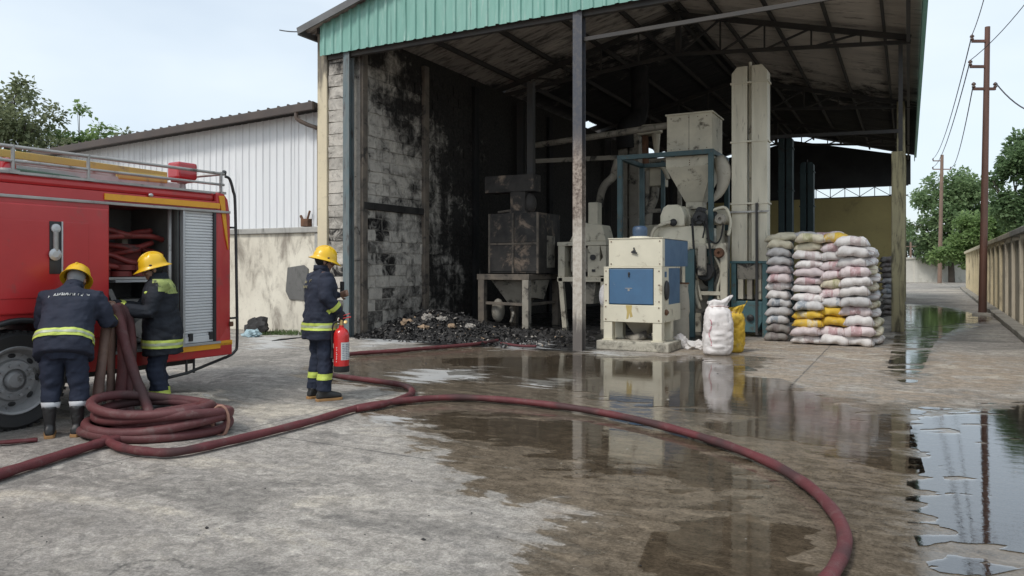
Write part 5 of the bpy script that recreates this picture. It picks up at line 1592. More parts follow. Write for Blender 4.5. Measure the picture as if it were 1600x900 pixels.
t, ob = standing_sack('upright_sack', p, .50, .40, .95, 'sack_bright', 'bulging white woven sack standing tied in front of the elevator', YAW * .8, 5, .0)
m = MB()
for i in range(9):
    z = .14 + i * .05
    m.bb(-.16, -.15, -.232, -.20, z, z + .045)
marks_on = BVHTree.FromPolygons([q.co[:] for q in ob.data.vertices], [q.vertices[:] for q in ob.data.polygons])
m = MB(); last = None
for i in range(26):
    q = Vector((-.14 + .02 * math.sin(i * .35), -1, .62 - i * .018))
    hit = marks_on.ray_cast(q, Vector((0, 1, 0)))
    if hit[0] is not None:
        w_ = hit[0] + hit[1] * .003 * (1 if hit[1].y < 0 else -1)
        if last is not None and i % 6: m.bar(last, w_, .016, .003, up=(0, 1, 0))
        last = w_
st_ = m.build('print_stripe', 'sack_print_pink', t)
tag(st_, kind='stuff')
p = gd(1146, 551)
standing_sack('upright_sack', p + FW * .10, .42, .28, .80, 'sack_yellow', 'yellow woven sack standing behind the upright white sack', YAW + R_(-30), 9, .0)

# crumpled empty sacks on the ground
def crumple(name, p, sx, sy, sz, mat, label, cat, seed, group=None):
    r = random.Random(seed)
    bm = bmesh.new()
    bmesh.ops.create_icosphere(bm, subdivisions=3, radius=1.0)
    ph = [r.uniform(0, 6.28) for _ in range(9)]
    for q in bm.verts:
        n = q.co.normalized()
        k = 1 + .22 * math.sin(3.1 * n.x * 2 + ph[0]) * math.cos(4 * n.y + ph[1]) + .14 * math.sin(7 * n.x + ph[2] + 5 * n.z) + .10 * math.sin(11 * n.y + ph[3] + 6 * n.x) + r.uniform(-.05, .05)
        q.co = Vector((n.x * sx * k, n.y * sy * k, max(0.0, n.z * sz * k + sz * .55)))
    me = bpy.data.meshes.new(name); bm.to_mesh(me); bm.free()
    o = link(name, me, mat)
    o.location = p
    return tag(o, label, cat, group)
crumple('empty_sack', gd(1064, 544), .13, .11, .17, 'sack_bright', 'small crumpled white bag on the ground right of the blue machine', 'bag', 1)
crumple('empty_sack', gd(1085, 545), .24, .16, .10, 'sack_white', 'flattened white sack lying before the upright sacks', 'sack', 2)

# ================================================================== BURNT DEBRIS
def debris():
    r = random.Random(3)
    a, b = gd(560, 520), gd(790, 516)
    def hgt(x, y):
        # heap against the left wall: highest near the wall, running out toward the yard
        u = (x - XW) ; v = y - (YF + .5)
        h = .33 * math.exp(-((u - 1.0) / 1.3) ** 2 - ((v - 1.2) / 1.1) ** 2) + .24 * math.exp(-((u - .6) / .7) ** 2 - ((v - 2.6) / 1.6) ** 2) + .09 * math.exp(-((u - 2.8) / 1.0) ** 2 - ((v - 1.3) / .9) ** 2)
        return max(0, h - .03)
    nx, ny = 70, 60
    vs, fs = [], []
    for i in range(nx + 1):
        for j in range(ny + 1):
            x = XW + .02 + i * 4.4 / nx; y = YF + .05 + j * 4.6 / ny
            h = hgt(x, y)
            h2 = h + (fbm(x * 3, y * 3, 4, 5) * .28 + fbm(x * 11, y * 11, 2, 9) * .06) * min(1, h * 5) - (.01 if h <= 0 else 0)
            vs.append((x, y, max(-.02, float(h2))))
    for i in range(nx):
        for j in range(ny):
            q = i * (ny + 1) + j
            if max(vs[q][2], vs[q + 1][2], vs[q + ny + 1][2], vs[q + ny + 2][2]) > -.005:
                fs.append((q, q + ny + 1, q + ny + 2, q + 1))
    m = MB(); m.add(vs, fs, 0)
    for k in range(11000):
        x = XW + .05 + abs(r.gauss(0, 1.5)); y = YF - .05 + abs(r.gauss(.9, .95))
        if k > 9600: x = XW + r.uniform(.2, 4.4); y = YF + r.uniform(-.4, 3.5)
        h = hgt(x, y)
        c = Vector((x, y, h + r.uniform(0, .05) + float(fbm(x * 3, y * 3, 4, 5)) * .28 * min(1, h * 5)))
        c.z = max(c.z, .006)
        s = r.uniform(.006, .024) * (1 if r.random() < .92 else 1.9)
        ax = Vector((r.gauss(0, 1), r.gauss(0, 1), r.gauss(0, .6))).normalized()
        bx_ = ax.orthogonal().normalized()
        l, w_ = s * r.uniform(1, 3.2), s * r.uniform(.5, 1.2)
        bend = bx_.cross(ax) * s * r.uniform(-.5, .5)
        mi = 0 if r.random() < .93 else (1 if r.random() < .85 else 2)
        m.add([c - ax * l - bx_ * w_, c - ax * l + bx_ * w_, c + bend + bx_ * w_, c + bend - bx_ * w_, c + ax * l + bx_ * w_ * .7, c + ax * l - bx_ * w_ * .7], [(0, 1, 2, 3), (3, 2, 4, 5)], mi)
    me = m.mesh('debris')
    o = link('debris', me, ['char', 'ash_paper', 'brown_paper'])
    tag(o, 'charred ash and burnt scraps heaped along the left wall', 'debris', kind='stuff')
    return hgt
dh = debris()
sp = [(618, 492, 'ash_paper', .13), (636, 507, 'brown_paper', .15), (668, 498, 'ash_paper', .14), (690, 500, 'ash_paper', .12), (706, 510, 'brown_paper', .10), (662, 513, 'brown_paper', .11), (600, 506, 'ash_paper', .12), (682, 487, 'brown_paper', .09), (735, 512, 'ash_paper', .12)]
wh = ['against the block wall', 'at the left foot of the heap', 'on the crest of the heap', 'right of the crest', 'low on the right slope', 'in the middle of the front slope', 'beside the teal post', 'high at the back of the heap', 'at the right tail of the heap']
for k, (u, v, mt, s) in enumerate(sp):
    p = None
    for dd in [14 + .1 * i for i in range(60)]:
        q = pz(u, v, dd)
        if q.z <= dh(q.x, q.y) + .05: p = q; break
    if p is None: p = gd(u, v)
    p.z = dh(p.x, p.y) + .02
    crumple('paper_scrap', p, s, s * .8, s * .6, mt, 'scorched %s scrap %s' % ('grey' if mt == 'ash_paper' else 'brown', wh[k]), 'scrap', 100 + k, 'scorched scraps on the debris heap')

# rubbish at the foot of the annex wall
p = gd(402, 522)
crumple('rubbish_bag', p, .30, .2, .24, 'char', 'dark rubbish heap at the foot of the plaster wall', 'rubbish', 41)
crumple('plastic_sheet', gd(394, 526), .22, .16, .10, 'blue_plastic', 'pale blue plastic bag beside the dark rubbish heap', 'bag', 42)
m = MB(); r = random.Random(12)
for k in range(420):
    c = gd(415 + r.uniform(-8, 62), 521 + r.uniform(-1, 3))
    d = Vector((r.gauss(0, .4), r.gauss(0, .4), 1)).normalized() * r.uniform(.04, .13)
    s = Vector((r.gauss(0, 1), r.gauss(0, 1), 0)).normalized() * .008
    m.add([c - s, c + s, c + d * .6 + s * 1.4, c + d], [(0, 1, 2, 3)])
tag(m.build('weeds', 'weed'), 'low green weeds along the foot of the plaster wall', 'weeds', kind='stuff')
c = gd(452, 529)
tag(MB().tube(smooth_path([gd(425, 533), gd(445, 531), gd(470, 528), gd(486, 527)], 4), [.012, .02, .03, .035, .035, .03, .03, .025, .02, .02, .02, .015, .01], 6).build('branch', 'char', smooth=True), 'charred stick lying before the plaster wall', 'stick')
c = gd(1432, 470)

# ================================================================== FIRE ENGINE
TZ, TL = 6.96, -4.64                    # wheel contact: distance ahead, distance to the right
TA = math.atan2(650.0, 1155.0)          # heading of the truck's side
TP0 = FW * TZ + RT * TL
TDv = FW * math.cos(TA) + RT * math.sin(TA)
def tp(u, v, y=0.0):
    """(along, height) on the truck's side plane, y metres inside it"""
    q = FW + RT * ((u - 800.0) / FPX)
    Nv = Vector((-TDv.y, TDv.x, 0))      # inward
    k = (TP0 + Nv * y).dot(Nv) / q.dot(Nv)
    p = q * k - TP0
    return p.dot(TDv), CAM_H + (HZ - v) / FPX * k

trk = empty('fire_engine', (TP0.x, TP0.y, 0), math.atan2(TDv.y, TDv.x), 'red fire engine with an open side compartment and roof ladder', 'fire engine')
def tpart(mb, name, mat, parent=None, **k):
    return mb.build(name, mat, parent or trk, **k)
tO, tS0, tS1, tE = tp(170, 400)[0], tp(290, 430)[0], tp(338, 430)[0], tp(365, 430)[0]
ZB, ZT, ZO0, ZO1 = .46, 2.42, .62, 2.22
WD = 2.3
WR = .47
# body shell: side outline with the wheel arches, extruded across; hollow bay behind the opening
arc = lambda c, r: [(c + r * math.cos(a), .464 + r * math.sin(a)) for a in (math.pi - math.pi * i / 16 for i in range(17)) ]
def notch(pts):
    return [(t_, max(z_, ZB)) for t_, z_ in pts]
low = [(-5.0, ZB)] + notch([p for p in arc(-3.7, .57) if p[1] >= ZB]) + notch([p for p in arc(0, .57) if p[1] >= ZB]) + [(tO, ZB), (tO, ZT - .10), (-5.0, ZT - .10)]
tpart(MB().prism([(a, 0, b) for a, b in low], (0, WD, 0)), 'body', 'truck_red')
sill = MB().bb(tO + .001, tE - .02, 0, WD, ZB, ZO0)
tpart(sill, 'sill', 'truck_red', bevel=.012)
tpart(MB().bb(tO + .001, tS1 - .002, .004, WD, ZO1, ZT - .10), 'header', 'truck_red')
tpart(MB().prism([(tS1, 0, ZO0 + .001), (tE, .03, ZO0 - .14), (tE + .01, .06, ZO0 + .2), (tE + .0, .05, 2.15), (tE - .05, .03, ZT - .06), (tE - .12, .02, ZT + .012), (tS1, 0, ZT + .012)], (0, WD - .1, 0)), 'rear_corner', 'truck_red', bevel=.03)
tpart(MB().bb(-5.0, tS1 - .002, .03, WD - .03, ZT - .099, ZT), 'roof', 'truck_red', bevel=.035)
tpart(MB().bb(-5.0, tS1 - .004, .012, .05, ZT - .005, ZT + .018), 'roof_trim', 'alu_worn')
tpart(MB().bb(-5.0, tE - .06, -.022, .001, 2.185, 2.215), 'trim_rail', 'alu_worn', bevel=.006)
tpart(MB().bb(tO - .05, tS1 + .04, -.016, .004, 2.235, 2.30), 'reflective_stripe', 'stripe_yellow')
# bulged sliding door left of the bay, with inset panel and latch recess
dt = tp(168, 400)[0]
def dz(t_): return 1.08 if t_ < .62 else .78
tpart(MB().prism([(-1.5, -.035, 1.09), (.60, -.035, 1.09), (.72, -.035, .80), (dt, -.035, .80), (dt, -.035, 2.14), (-1.5, -.035, 2.14)], (0, .034, 0)), 'side_door', 'truck_red', bevel=.025)
pt = tp(135, 345)[0]
tpart(MB().prism([(-1.4, -.043, 1.24), (pt, -.043, 1.24), (pt, -.043, 1.98), (-1.4, -.043, 1.98)], (0, .01, 0)), 'door_panel', 'truck_red', bevel=.004)
l0, l1 = tp(73, 390)[0], tp(91, 390)[0]
lz0, lz1 = tp(82, 428)[1], tp(82, 346)[1]
lt = tpart(MB().bb(l0, l1, -.049, -.0435, lz0, lz1), 'latch_recess', 'black_paint', bevel=.002)
tpart(MB().bb(l1, l1 + .014, -.06, -.043, lz0 + .02, lz1), 'latch_edge', 'alu', lt)
tpart(MB().tube([((l0 + l1) / 2, -.055, lz0 + .22), ((l0 + l1) / 2, -.055, lz1 - .1)], .025, 10), 'latch_bar', 'alu_worn', lt, smooth=True, angle=40)
tpart(MB().lathe([(.02, 0), (.055, .0), (.06, .02), (.03, .03)], (0, 0, 0), 14, M=Matrix.Translation(((l0 + l1) / 2 - .01, -.05, lz0 + .19)) @ Matrix.Rotation(R_(90), 4, 'X')), 'latch_knob', 'alu', lt)
tpart(MB().lathe([(.02, 0), (.045, .0), (.045, .015), (.02, .02)], (0, 0, 0), 14, M=Matrix.Translation(((l0 + l1) / 2 - .0, -.05, lz1 - .07)) @ Matrix.Rotation(R_(90), 4, 'X')), 'latch_knob', 'alu', lt)
sz = tp(25, 485)[1]
tpart(MB().bb(-5.0, .60, -.012, -.001, sz - .025, sz + .03), 'reflective_stripe', 'stripe_yellow')
m = MB().bb(-5.0, .60, -.014, -.001, sz + .033, sz + .048); tpart(m, 'stripe_edge', 'alu_worn')
z1 = tp(300, 545)[1]
tpart(MB().bb(tO + .5, tS1 + .05, -.012, .0, z1 - .03, z1 + .03), 'reflective_stripe', 'stripe_yellow')
tpart(MB().bb(tO, tS1 + .05, -.022, .02, ZO0 - .005, ZO0 + .022), 'sill_trim', 'alu')
tpart(MB().bb(tS1 + .06, tE - .02, -.0, .03, z1 + .0, z1 + .055), 'reflective_stripe', 'stripe_yellow')
a_, b_, c_, d_ = tp(342, 306), tp(352, 306), tp(359, 390), tp(354, 372)
tpart(MB().prism([(a_[0], -.004, a_[1]), (b_[0], .012, b_[1]), (c_[0], .02, c_[1]), (d_[0], .01, d_[1])], (0, .02, 0)), 'corner_stripe', 'stripe_yellow')
# marker lamp, wheel-arch lip, undertray
c = tp(234, 305); tpart(MB().ell((c[0], -.02, c[1]), .03, .02, .02, 10, 6), 'marker_lamp', 'alu', smooth=True)
lip = [(.57 * math.cos(a), -.012, .464 + .57 * math.sin(a)) for a in (math.pi - math.pi * i / 20 for i in range(21))]
tpart(MB().tube(lip, .028, 8), 'arch_lip', 'black_paint', smooth=True)
tpart(MB().bb(-4.9, tE - .3, .35, WD - .35, .36, ZB), 'chassis', 'black_paint')
# compartment
ci = MB(); ci.bb(tO + .001, tS1 + .1, .95, .98, ZO0, ZO1)
cw = tpart(ci, 'compartment_back', 'compartment_wall')
for q in range(14):
    z = ZO0 + .05 + q * .112
    tpart(MB().bb(tO + .01, tS1, .935, .949, z, z + .085), 'wall_slat', 'compartment_wall', cw)
tpart(MB().bb(tO + .001, tO + .03, .05, .95, ZO0, ZO1), 'compartment_side', 'compartment_wall')
tpart(MB().bb(tS0 - .05, tS0 - .02, .08, .95, ZO0, ZO1), 'divider', 'compartment_wall')
tpart(MB().bb(tO + .03, tS1, .06, .95, ZO0, ZO0 + .02), 'compartment_floor', 'compartment_floor')
zs = tp(210, 437)[1]
tpart(MB().bb(tO + .03, tS0 - .05, .22, .95, zs, zs + .025), 'shelf', 'alu_worn')
r = random.Random(8)
tt = (tO + tS0) / 2
for k in range(4):     # rolled hoses lying on the shelf
    cx_ = tO + .18 + .22 * k
    for q in range(2 if k < 3 else 1):
        pr = [(.02, 0), (.05, .0)] + [(.05 + .018 * i, .004 * (i % 2)) for i in range(1, 4)] + [(.115, .004), (.115, .06), (.05, .066), (.02, .06)]
        tpart(MB().lathe(pr, (cx_ + r.uniform(-.02, .02), .42 + r.uniform(-.04, .04), zs + .028 + q * .07), 20), 'hose_roll', 'gear_red', smooth=True, angle=35)
tpart(MB().bb(tO + .06, tS0 - .2, .5, .85, zs + .03, zs + .40), 'gear_box', 'gear_red', bevel=.03)
for k in range(6):
    z = zs + .16 + .075 * k
    P_ = [(tO + .05 + r.uniform(0, .1), .40 + r.uniform(-.08, .08), z)]
    for q in range(4):
        P_.append((P_[-1][0] + r.uniform(.14, .22), .42 + r.uniform(-.12, .1), z + r.uniform(-.05, .05)))
    tpart(MB().tube(smooth_path(P_, 5), .032, 8), 'gear_hose', 'gear_red', smooth=True)
for k, (dx, w_, h_, mt_) in enumerate(((.62, .12, .34, 'black_paint'), (.76, .10, .26, 'alu_worn'), (.50, .08, .44, 'machine_grimy'))):
    tpart(MB().bb(tO + dx, tO + dx + w_, .55, .7, zs + .03, zs + .03 + h_), 'tool_case', mt_, bevel=.015)
tpart(MB().bb(tO + .15, tO + .55, .12, .40, zs - .03, zs - .005), 'tray', 'alu')
tpart(MB().prism([(tO + .10, .2, zs - .1), (tO + .16, .2, zs - .1), (tO + .30, .2, zs - .4), (tO + .24, .2, zs - .4)], (0, .25, 0)), 'bracket', 'alu_worn')
for k, (dx, dz_, r_) in enumerate(((.3, .2, .13), (.55, .22, .11), (.42, .45, .09), (.75, .35, .08))):
    tpart(MB().tube([(tO + dx, .25, ZO0 + dz_), (tO + dx, .6, ZO0 + dz_)], r_, 14), 'pump_outlet', 'alu_worn' if k % 2 else 'black_paint', smooth=True, angle=40)
tpart(MB().bb(tO + .1, tS0 - .1, .5, .9, ZO0 + .03, ZO0 + .55), 'pump', 'alu_worn', bevel=.03)
tpart(MB().tube([(tS0 - .12, .12, ZO0 + .02), (tS0 - .12, .12, ZO1)], .022, 8), 'stanchion', 'alu_worn', smooth=True)
# roller shutter
ms = MB(); z = ZO0 + .03
while z < ZO1 - .03:
    ms.add([(tS0, .045, z), (tS1 - .03, .045, z), (tS1 - .03, .028, z + .008), (tS0, .028, z + .008), (tS0, .028, z + .026), (tS1 - .03, .028, z + .026), (tS1 - .03, .045, z + .034), (tS0, .045, z + .034)],
           [(0, 1, 2, 3), (3, 2, 5, 4), (4, 5, 6, 7)])
    z += .0342
sh = tpart(ms, 'roller_shutter', 'shutter_alu')
tpart(MB().bb(tS0 - .03, tS0, .0, .06, ZO0 + .02, ZO1), 'shutter_edge', 'alu', sh, bevel=.005)
tpart(MB().bb(tS1 - .03, tS1 + .001, .001, .06, ZO0 + .02, ZO1), 'shutter_guide', 'black_paint', sh)
tpart(MB().bb(tS0, tS1 - .03, .015, .045, ZO0 + .025, ZO0 + .10), 'shutter_rail', 'shutter_alu', sh, bevel=.006)
for q in (tS0 + .05, tS1 - .09):
    tpart(MB().bb(q, q + .05, -.005, .03, ZO0 + .05, ZO0 + .14), 'shutter_catch', 'black_iron', sh, bevel=.006)
# wheels
def wheel(t_):
    wv = empty('wheel', (t_, .16, .464)); wv.parent = trk
    prof = [(.30, -.10), (.36, -.145), (.43, -.15), (.455, -.125), (.464, -.10), (.464, .10), (.455, .125), (.43, .15), (.30, .12)]
    Mx = Matrix.Rotation(R_(90), 4, 'X')
    ty = MB().lathe(prof, n=56, M=Mx, cap=False).build('tyre', 'tyre', wv, smooth=True, angle=35)
    mt = MB()
    for i in range(44):
        a = 2 * math.pi * i / 44
        for s in (-1, 1):
            Mt = Matrix.Rotation(a, 4, 'Y')
            mt.bb(.455, .474, s * .02, s * .125, -.02, .012, M=Mt)
    tread = mt.build('tread', 'tyre', ty); tag(tread, kind='stuff')
    MB().lathe([(.305, -.12), (.305, .10), (.325, .125), (.315, .138), (.295, .125), (.275, .06), (.255, .025), (.20, .035), (.185, .075), (.11, .085), (.10, .05), (.02, .04)], n=48, M=Mx).build('rim', 'rim_grey', wv, smooth=True, angle=35)
    for i in range(8):
        a = 2 * math.pi * i / 8
        MB().ell((0, 0, 0), .024, .012, .036, 12, 6, M=Matrix.Rotation(-a, 3, 'Y')).xf(Matrix.Translation((math.cos(a) * .228, -.030, math.sin(a) * .228))).build('rim_hole_shade', 'black_paint', wv)  # solid black ovals paint in the shade of the rim's openings
    MB().lathe([(.085, 0), (.085, .09), (.065, .115), (.02, .12)], n=20, M=Mx).build('hub', 'rim_grey', wv, smooth=True, angle=40)
    for i in range(10):
        a = 2 * math.pi * i / 10
        MB().tube([(math.cos(a) * .148, -.075, math.sin(a) * .148), (math.cos(a) * .148, -.115, math.sin(a) * .148)], .015, 6).build('wheel_nut', 'rim_grey', wv)
    return wv
wheel(0.0); wheel(-3.7)
MB().tube([(0, .1, .464), (0, WD - .1, .464)], .07, 10).build('axle', 'black_paint', trk)
MB().tube([(0, WD - .45, .464), (0, WD - .10, .464)], .46, 30).build('far_wheel', 'tyre', trk)
# roof rails
Zr1, Zr2 = 2.675, 2.54
te = tp(350, 280, .08)[0]
tpart(MB().tube([(-4.5, .08, Zr1), (te, .08, Zr1)], .018, 8), 'roof_rail', 'alu_worn', smooth=True, angle=40)
tpart(MB().tube([(-4.5, .08, Zr2), (te, .08, Zr2)], .016, 8), 'roof_rail', 'alu_worn', smooth=True, angle=40)
for u in (20, 138, 345):
    q = tp(u, 260, .08)[0]
    tpart(MB().tube([(q, .08, ZT - .01), (q, .08, Zr1 + .02)], .018, 8), 'rail_post', 'alu_worn', smooth=True, angle=40)
    tpart(MB().bb(q - .04, q + .04, .03, .13, ZT, ZT + .03), 'rail_foot', 'alu_worn')
tpart(MB().tube([(te, .08, Zr1), (te, WD - .1, Zr1)], .018, 8), 'roof_rail', 'alu_worn', smooth=True)
tpart(MB().tube([(te, .08, Zr1 + .0), (te + .02, .10, Zr1 + .03)], .028, 10), 'rail_cap', 'black_paint')
# ladder resting on the roof
ld = empty('roof_ladder', (0, 0, 0)); ld.parent = trk
la, lb = Vector((-3.2, .42, 2.70)), Vector((tp(262, 262, .4)[0], .42, 2.62))
for dy in (0, .42):
    MB().bar(la + Vector((0, dy, 0)), lb + Vector((0, dy, 0)), .03, .075).build('ladder_stile', 'ladder_yellow' if dy == 0 else 'ladder_white', ld, bevel=.006)
nr = 20
for i in range(nr):
    p = la.lerp(lb, (i + .5) / nr)
    MB().tube([p, p + Vector((0, .42, 0))], .016, 8).build('rung', 'ladder_white', ld)
tpart(MB().bar(lb + Vector((-.62, .0, -.06)), lb + Vector((.0, .0, -.05)), .06, .10), 'ladder_pad', 'ladder_yellow', bevel=.02)
for dy in (0.05, .5):
    tpart(MB().bb(-2.0, 2.0, .35 + dy, .40 + dy, ZT, ZT + .12), 'ladder_support', 'ladder_white')
tpart(MB().tube(smooth_path([(-3, .7, 2.47), (-1.2, .62, 2.56), (.0, .68, 2.50), (.75, .5, 2.47)], 6), [.05 + .03 * math.sin(i * .9) for i in range(19)], 10), 'rolled_tarp', 'canvas_grey', smooth=True)
tpart(MB().tube(smooth_path([(-2, .3, 2.46), (-.4, .28, 2.46), (.3, .32, 2.45), (.8, .4, 2.44)], 5), [.05] * 16, 8), 'folded_sheet', 'tarp_green', smooth=True)
m = MB(); m.bb(tp(160, 270, .9)[0], tp(235, 270, .9)[0], .9, 1.5, ZT, 2.50); tpart(m, 'roof_locker', 'ladder_white', bevel=.02)
# beacons
q = tp(285, 262, .45)
bz = empty('beacon', (q[0], .45, ZT)); bz.parent = trk
MB().lathe([(.09, 0), (.085, .03), (.04, .05), (.035, .12), (.07, .14)], n=16).build('beacon_stem', 'alu_worn', bz, smooth=True, angle=40)
MB().bb(-.135, .135, -.11, .11, .17, .38).build('lens', 'beacon_red', bz, bevel=.03)
MB().bb(-.10, .10, -.09, .09, .14, .175).build('beacon_base', 'gear_red', bz, bevel=.01)
q = tp(11, 262, .16)
bz = empty('beacon', (q[0], .16, ZT)); bz.parent = trk
MB().lathe([(.085, 0), (.085, .03), (.08, .05)], n=18).build('beacon_base', 'alu_worn', bz, smooth=True, angle=40)
MB().lathe([(.078, .04), (.07, .10), (.055, .145), (.02, .155)], n=18).build('lens', 'beacon_red', bz, smooth=True, angle=50)
# rear hand rail, bumper bar, light
tr_ = tE + .055
hr = [(te, .06, Zr1 - .03), (te + .06, .05, Zr1 - .06), (tr_ - .02, .05, Zr1 - .2), (tr_ + .01, .05, 2.3), (tr_ + .03, .05, 1.4), (tr_ + .04, .05, .62), (tr_ + .0, .05, .48), (tE - .08, .05, .42)]
tpart(MB().tube(smooth_path(hr, 6), .018, 8), 'grab_rail', 'black_paint', smooth=True)
tpart(MB().tube([(tE - .08, .05, .425), (tE - .62, .05, .30), (tE - .95, .06, .27)], .018, 8), 'under_rail', 'black_paint', smooth=True)
for q in (tE - .62, tE - .52):
    tpart(MB().tube([(q, .06, .29), (q, .06, ZB)], .014, 8), 'rail_strut', 'black_paint')
for z in (2.02, .9):
    tpart(MB().bb(tE - .0, tr_ + .03, .04, .07, z - .012, z + .012), 'rail_bracket', 'black_paint')
tpart(MB().bb(tE - .03, tE + .02, .02, .06, .80, .86), 'tail_catch', 'rust', bevel=.01)
# cab, out at the left
cab = MB().prism([(-5.02, 0.02, ZB), (-6.6, .02, ZB), (-6.62, .02, 1.25), (-6.35, .02, 2.2), (-6.2, .02, 2.3), (-5.02, .02, 2.3)], (0, WD - .04, 0))
cb = tpart(cab, 'cab', 'truck_red', bevel=.04)
tpart(MB().prism([(-5.25, -.0, 1.35), (-6.3, -.0, 1.35), (-6.15, -.0, 2.12), (-5.25, -.0, 2.12)], (0, .03, 0)), 'cab_window', 'glass_dark', cb)
tpart(MB().prism([(-6.60, .2, 1.35), (-6.60, WD - .2, 1.35), (-6.37, WD - .25, 2.15), (-6.37, .25, 2.15)], (-.02, 0, .0)), 'windscreen', 'glass_dark', cb)

# ================================================================== HOSES
def hose_w(pts, r, mat, name, label, sq=.90, group='red fire hoses in the yard', n=12, k=8, cat='hose', flatten=None):
    P = smooth_path(pts, k)
    rs = [r * (1 + .05 * math.sin(i * .9 + len(P)) + rnd.uniform(-.03, .03)) for i in range(len(P))]
    o = MB().tube(P, rs, n, sq=sq).build(name, mat, smooth=True)
    return tag(o, label, cat, group)
def gh(u, v, r=.05):
    """a hose lying on the yard whose middle is seen at (u, v)"""
    return gd(u, v, r)
HR = .040
hose_w([gh(160, 672), gh(166, 686), gh(186, 698), gh(225, 705), gh(275, 706), gh(345, 692), gh(430, 672), (gh(500, 654)), gh(560, 637), gh(640, 625), gh(720, 621), gh(800, 626), gh(900, 638), gh(1000, 657), gh(1100, 684), gh(1190, 717), gh(1260, 757), gh(1305, 803), gh(1320, 845), gh(1306, 885), gh(1272, 930), gh(1200, 1000)],
       HR, 'hose_red', 'fire_hose', 'long red hose sweeping from the coil right across the wet yard')
hose_w([gh(-220, 822), gh(-80, 772), gh(0, 741), gh(60, 722), gh(120, 703), gh(165, 690), gh(210, 680)], .043, 'hose_red', 'fire_hose', 'red hose running from the coil out of the left edge')
hose_w([gh(500, 576, .04), gh(520, 586), gh(560, 592), gh(600, 597), gh(633, 603), gh(644, 612), gh(630, 622), gh(592, 633), gh(556, 639, .045)], .040, 'hose_red', 'fire_hose', 'red hose curling back beside the standing firefighter')
hose_w([gh(508, 560), gh(530, 556), (gh(560, 552)), gh(620, 548), gh(680, 543), gh(740, 538), gh(778, 532, .06)], .040, 'hose_red', 'fire_hose', 'red hose leading to the debris heap')
hose_w([gh(-150, 700, .03), gh(-40, 694, .03), gh(20, 690, .03), gh(58, 687, .02)], .03, 'hose_red', 'fire_hose', 'dark flat hose end behind the truck wheel', sq=.6)
hose_w([gh(782, 536, .03), gh(810, 540, .03), gh(838, 541, .03)], .028, 'hose_red', 'fire_hose', 'short hose end lying in the ash')

def coil():
    t = empty('hose_coil', gd(250, 676), 0, 'coiled dull red fire hose heaped at the firefighters\' feet', 'hose coil')
    r = random.Random(21)
    C = gd(250, 676)
    R0 = .70
    turns = [(.70, .05, 0.0, 0), (.66, .14, .02, 1), (.64, .23, -.02, 0), (.55, .05, .03, 2), (.46, .12, .0, 1), (.60, .30, .04, 2), (.36, .06, -.03, 3), (.28, .13, .05, 2), (.50, .20, -.05, 3)]
    for k, (rad, z, ph, wob) in enumerate(turns):
        pts = []
        N = 26
        ox, oy = r.uniform(-.05, .05), r.uniform(-.04, .04)
        tl = r.uniform(-.04, .04)
        for i in range(N):
            a = 2 * math.pi * i / N + ph
            rr = rad * (1 + .05 * math.sin(2 * a + k) + .03 * wob * math.sin(3 * a + k * 2))
            ex = RT * (math.cos(a) * rr * .90 + ox) + FW * (math.sin(a) * rr * .64 + oy)
            pts.append(Vector((ex.x, ex.y, max(.043, z * .88 + tl * math.cos(a) + .03 * math.sin(2 * a + k * 1.7)))))
        MB().tube(smooth_path(pts, 3, True), .043, 12, closed=True).build('hose_turn', 'hose_coil', t, smooth=True)
    # loose lengths inside
    for k in range(7):
        a = r.uniform(0, 6.28)
        pts = []
        for i in range(5):
            ex = RT * (-.42 + .21 * i + r.uniform(-.05, .05)) + FW * (r.uniform(-.22, .22))
            pts.append(Vector((ex.x, ex.y, r.uniform(.06, .20))))
        MB().tube(smooth_path(pts, 5), .039, 10).build('loose_loop', 'hose_canvas' if k == 2 else 'hose_coil', t, smooth=True)
    # tan strap round the right side
    s = RT * .60 + FW * -.10
    MB().tube([Vector((s.x, s.y, 0)) + RT * (.075 * math.cos(a)) + Vector((0, 0, .13 + .14 * math.sin(a))) for a in (2 * math.pi * i / 14 for i in range(14))], .016, 6, closed=True).build('strap', 'strap_tan', t)
coil()
# lengths hanging from the firefighters' hands down to the coil
hz_ = pz(178, 482, 7.35)
hang = [([pz(180, 478, 7.35), pz(170, 490, 7.3), pz(160, 560, 7.2), pz(150, 640, 7.05), pz(146, 690, 6.75), pz(158, 712, 6.5)], 'hose_canvas', .045, 'brown canvas hose hanging nearest the bent firefighter'),
        ([pz(182, 478, 7.5), pz(176, 500, 7.5), pz(174, 560, 7.5), pz(172, 630, 7.45), pz(166, 655, 7.3)], 'hose_canvas', .038, 'brown canvas hose hanging second from the bent firefighter'),
        ([pz(176, 478, 7.3), pz(184, 492, 7.3), pz(196, 540, 7.25), pz(212, 590, 7.2), pz(228, 630, 7.1), pz(236, 655, 7.0)], 'hose_coil', .048, 'red hose hanging between the two firefighters in front'),
        ([pz(182, 476, 7.45), pz(190, 500, 7.5), pz(192, 560, 7.5), pz(188, 620, 7.45), pz(190, 652, 7.35)], 'hose_coil', .05, 'red hose hanging behind, close to the truck'),
        ([pz(186, 478, 7.5), pz(202, 500, 7.55), pz(206, 560, 7.55), pz(200, 620, 7.5), pz(205, 652, 7.4)], 'hose_coil', .045, 'red hose hanging nearest the firefighter with the lime shoulder')]
for pts, mt, rr, lb_ in hang:
    hose_w(pts, rr, mt, 'hanging_hose', lb_, sq=1.0, group='hoses hanging from the compartment', k=7)

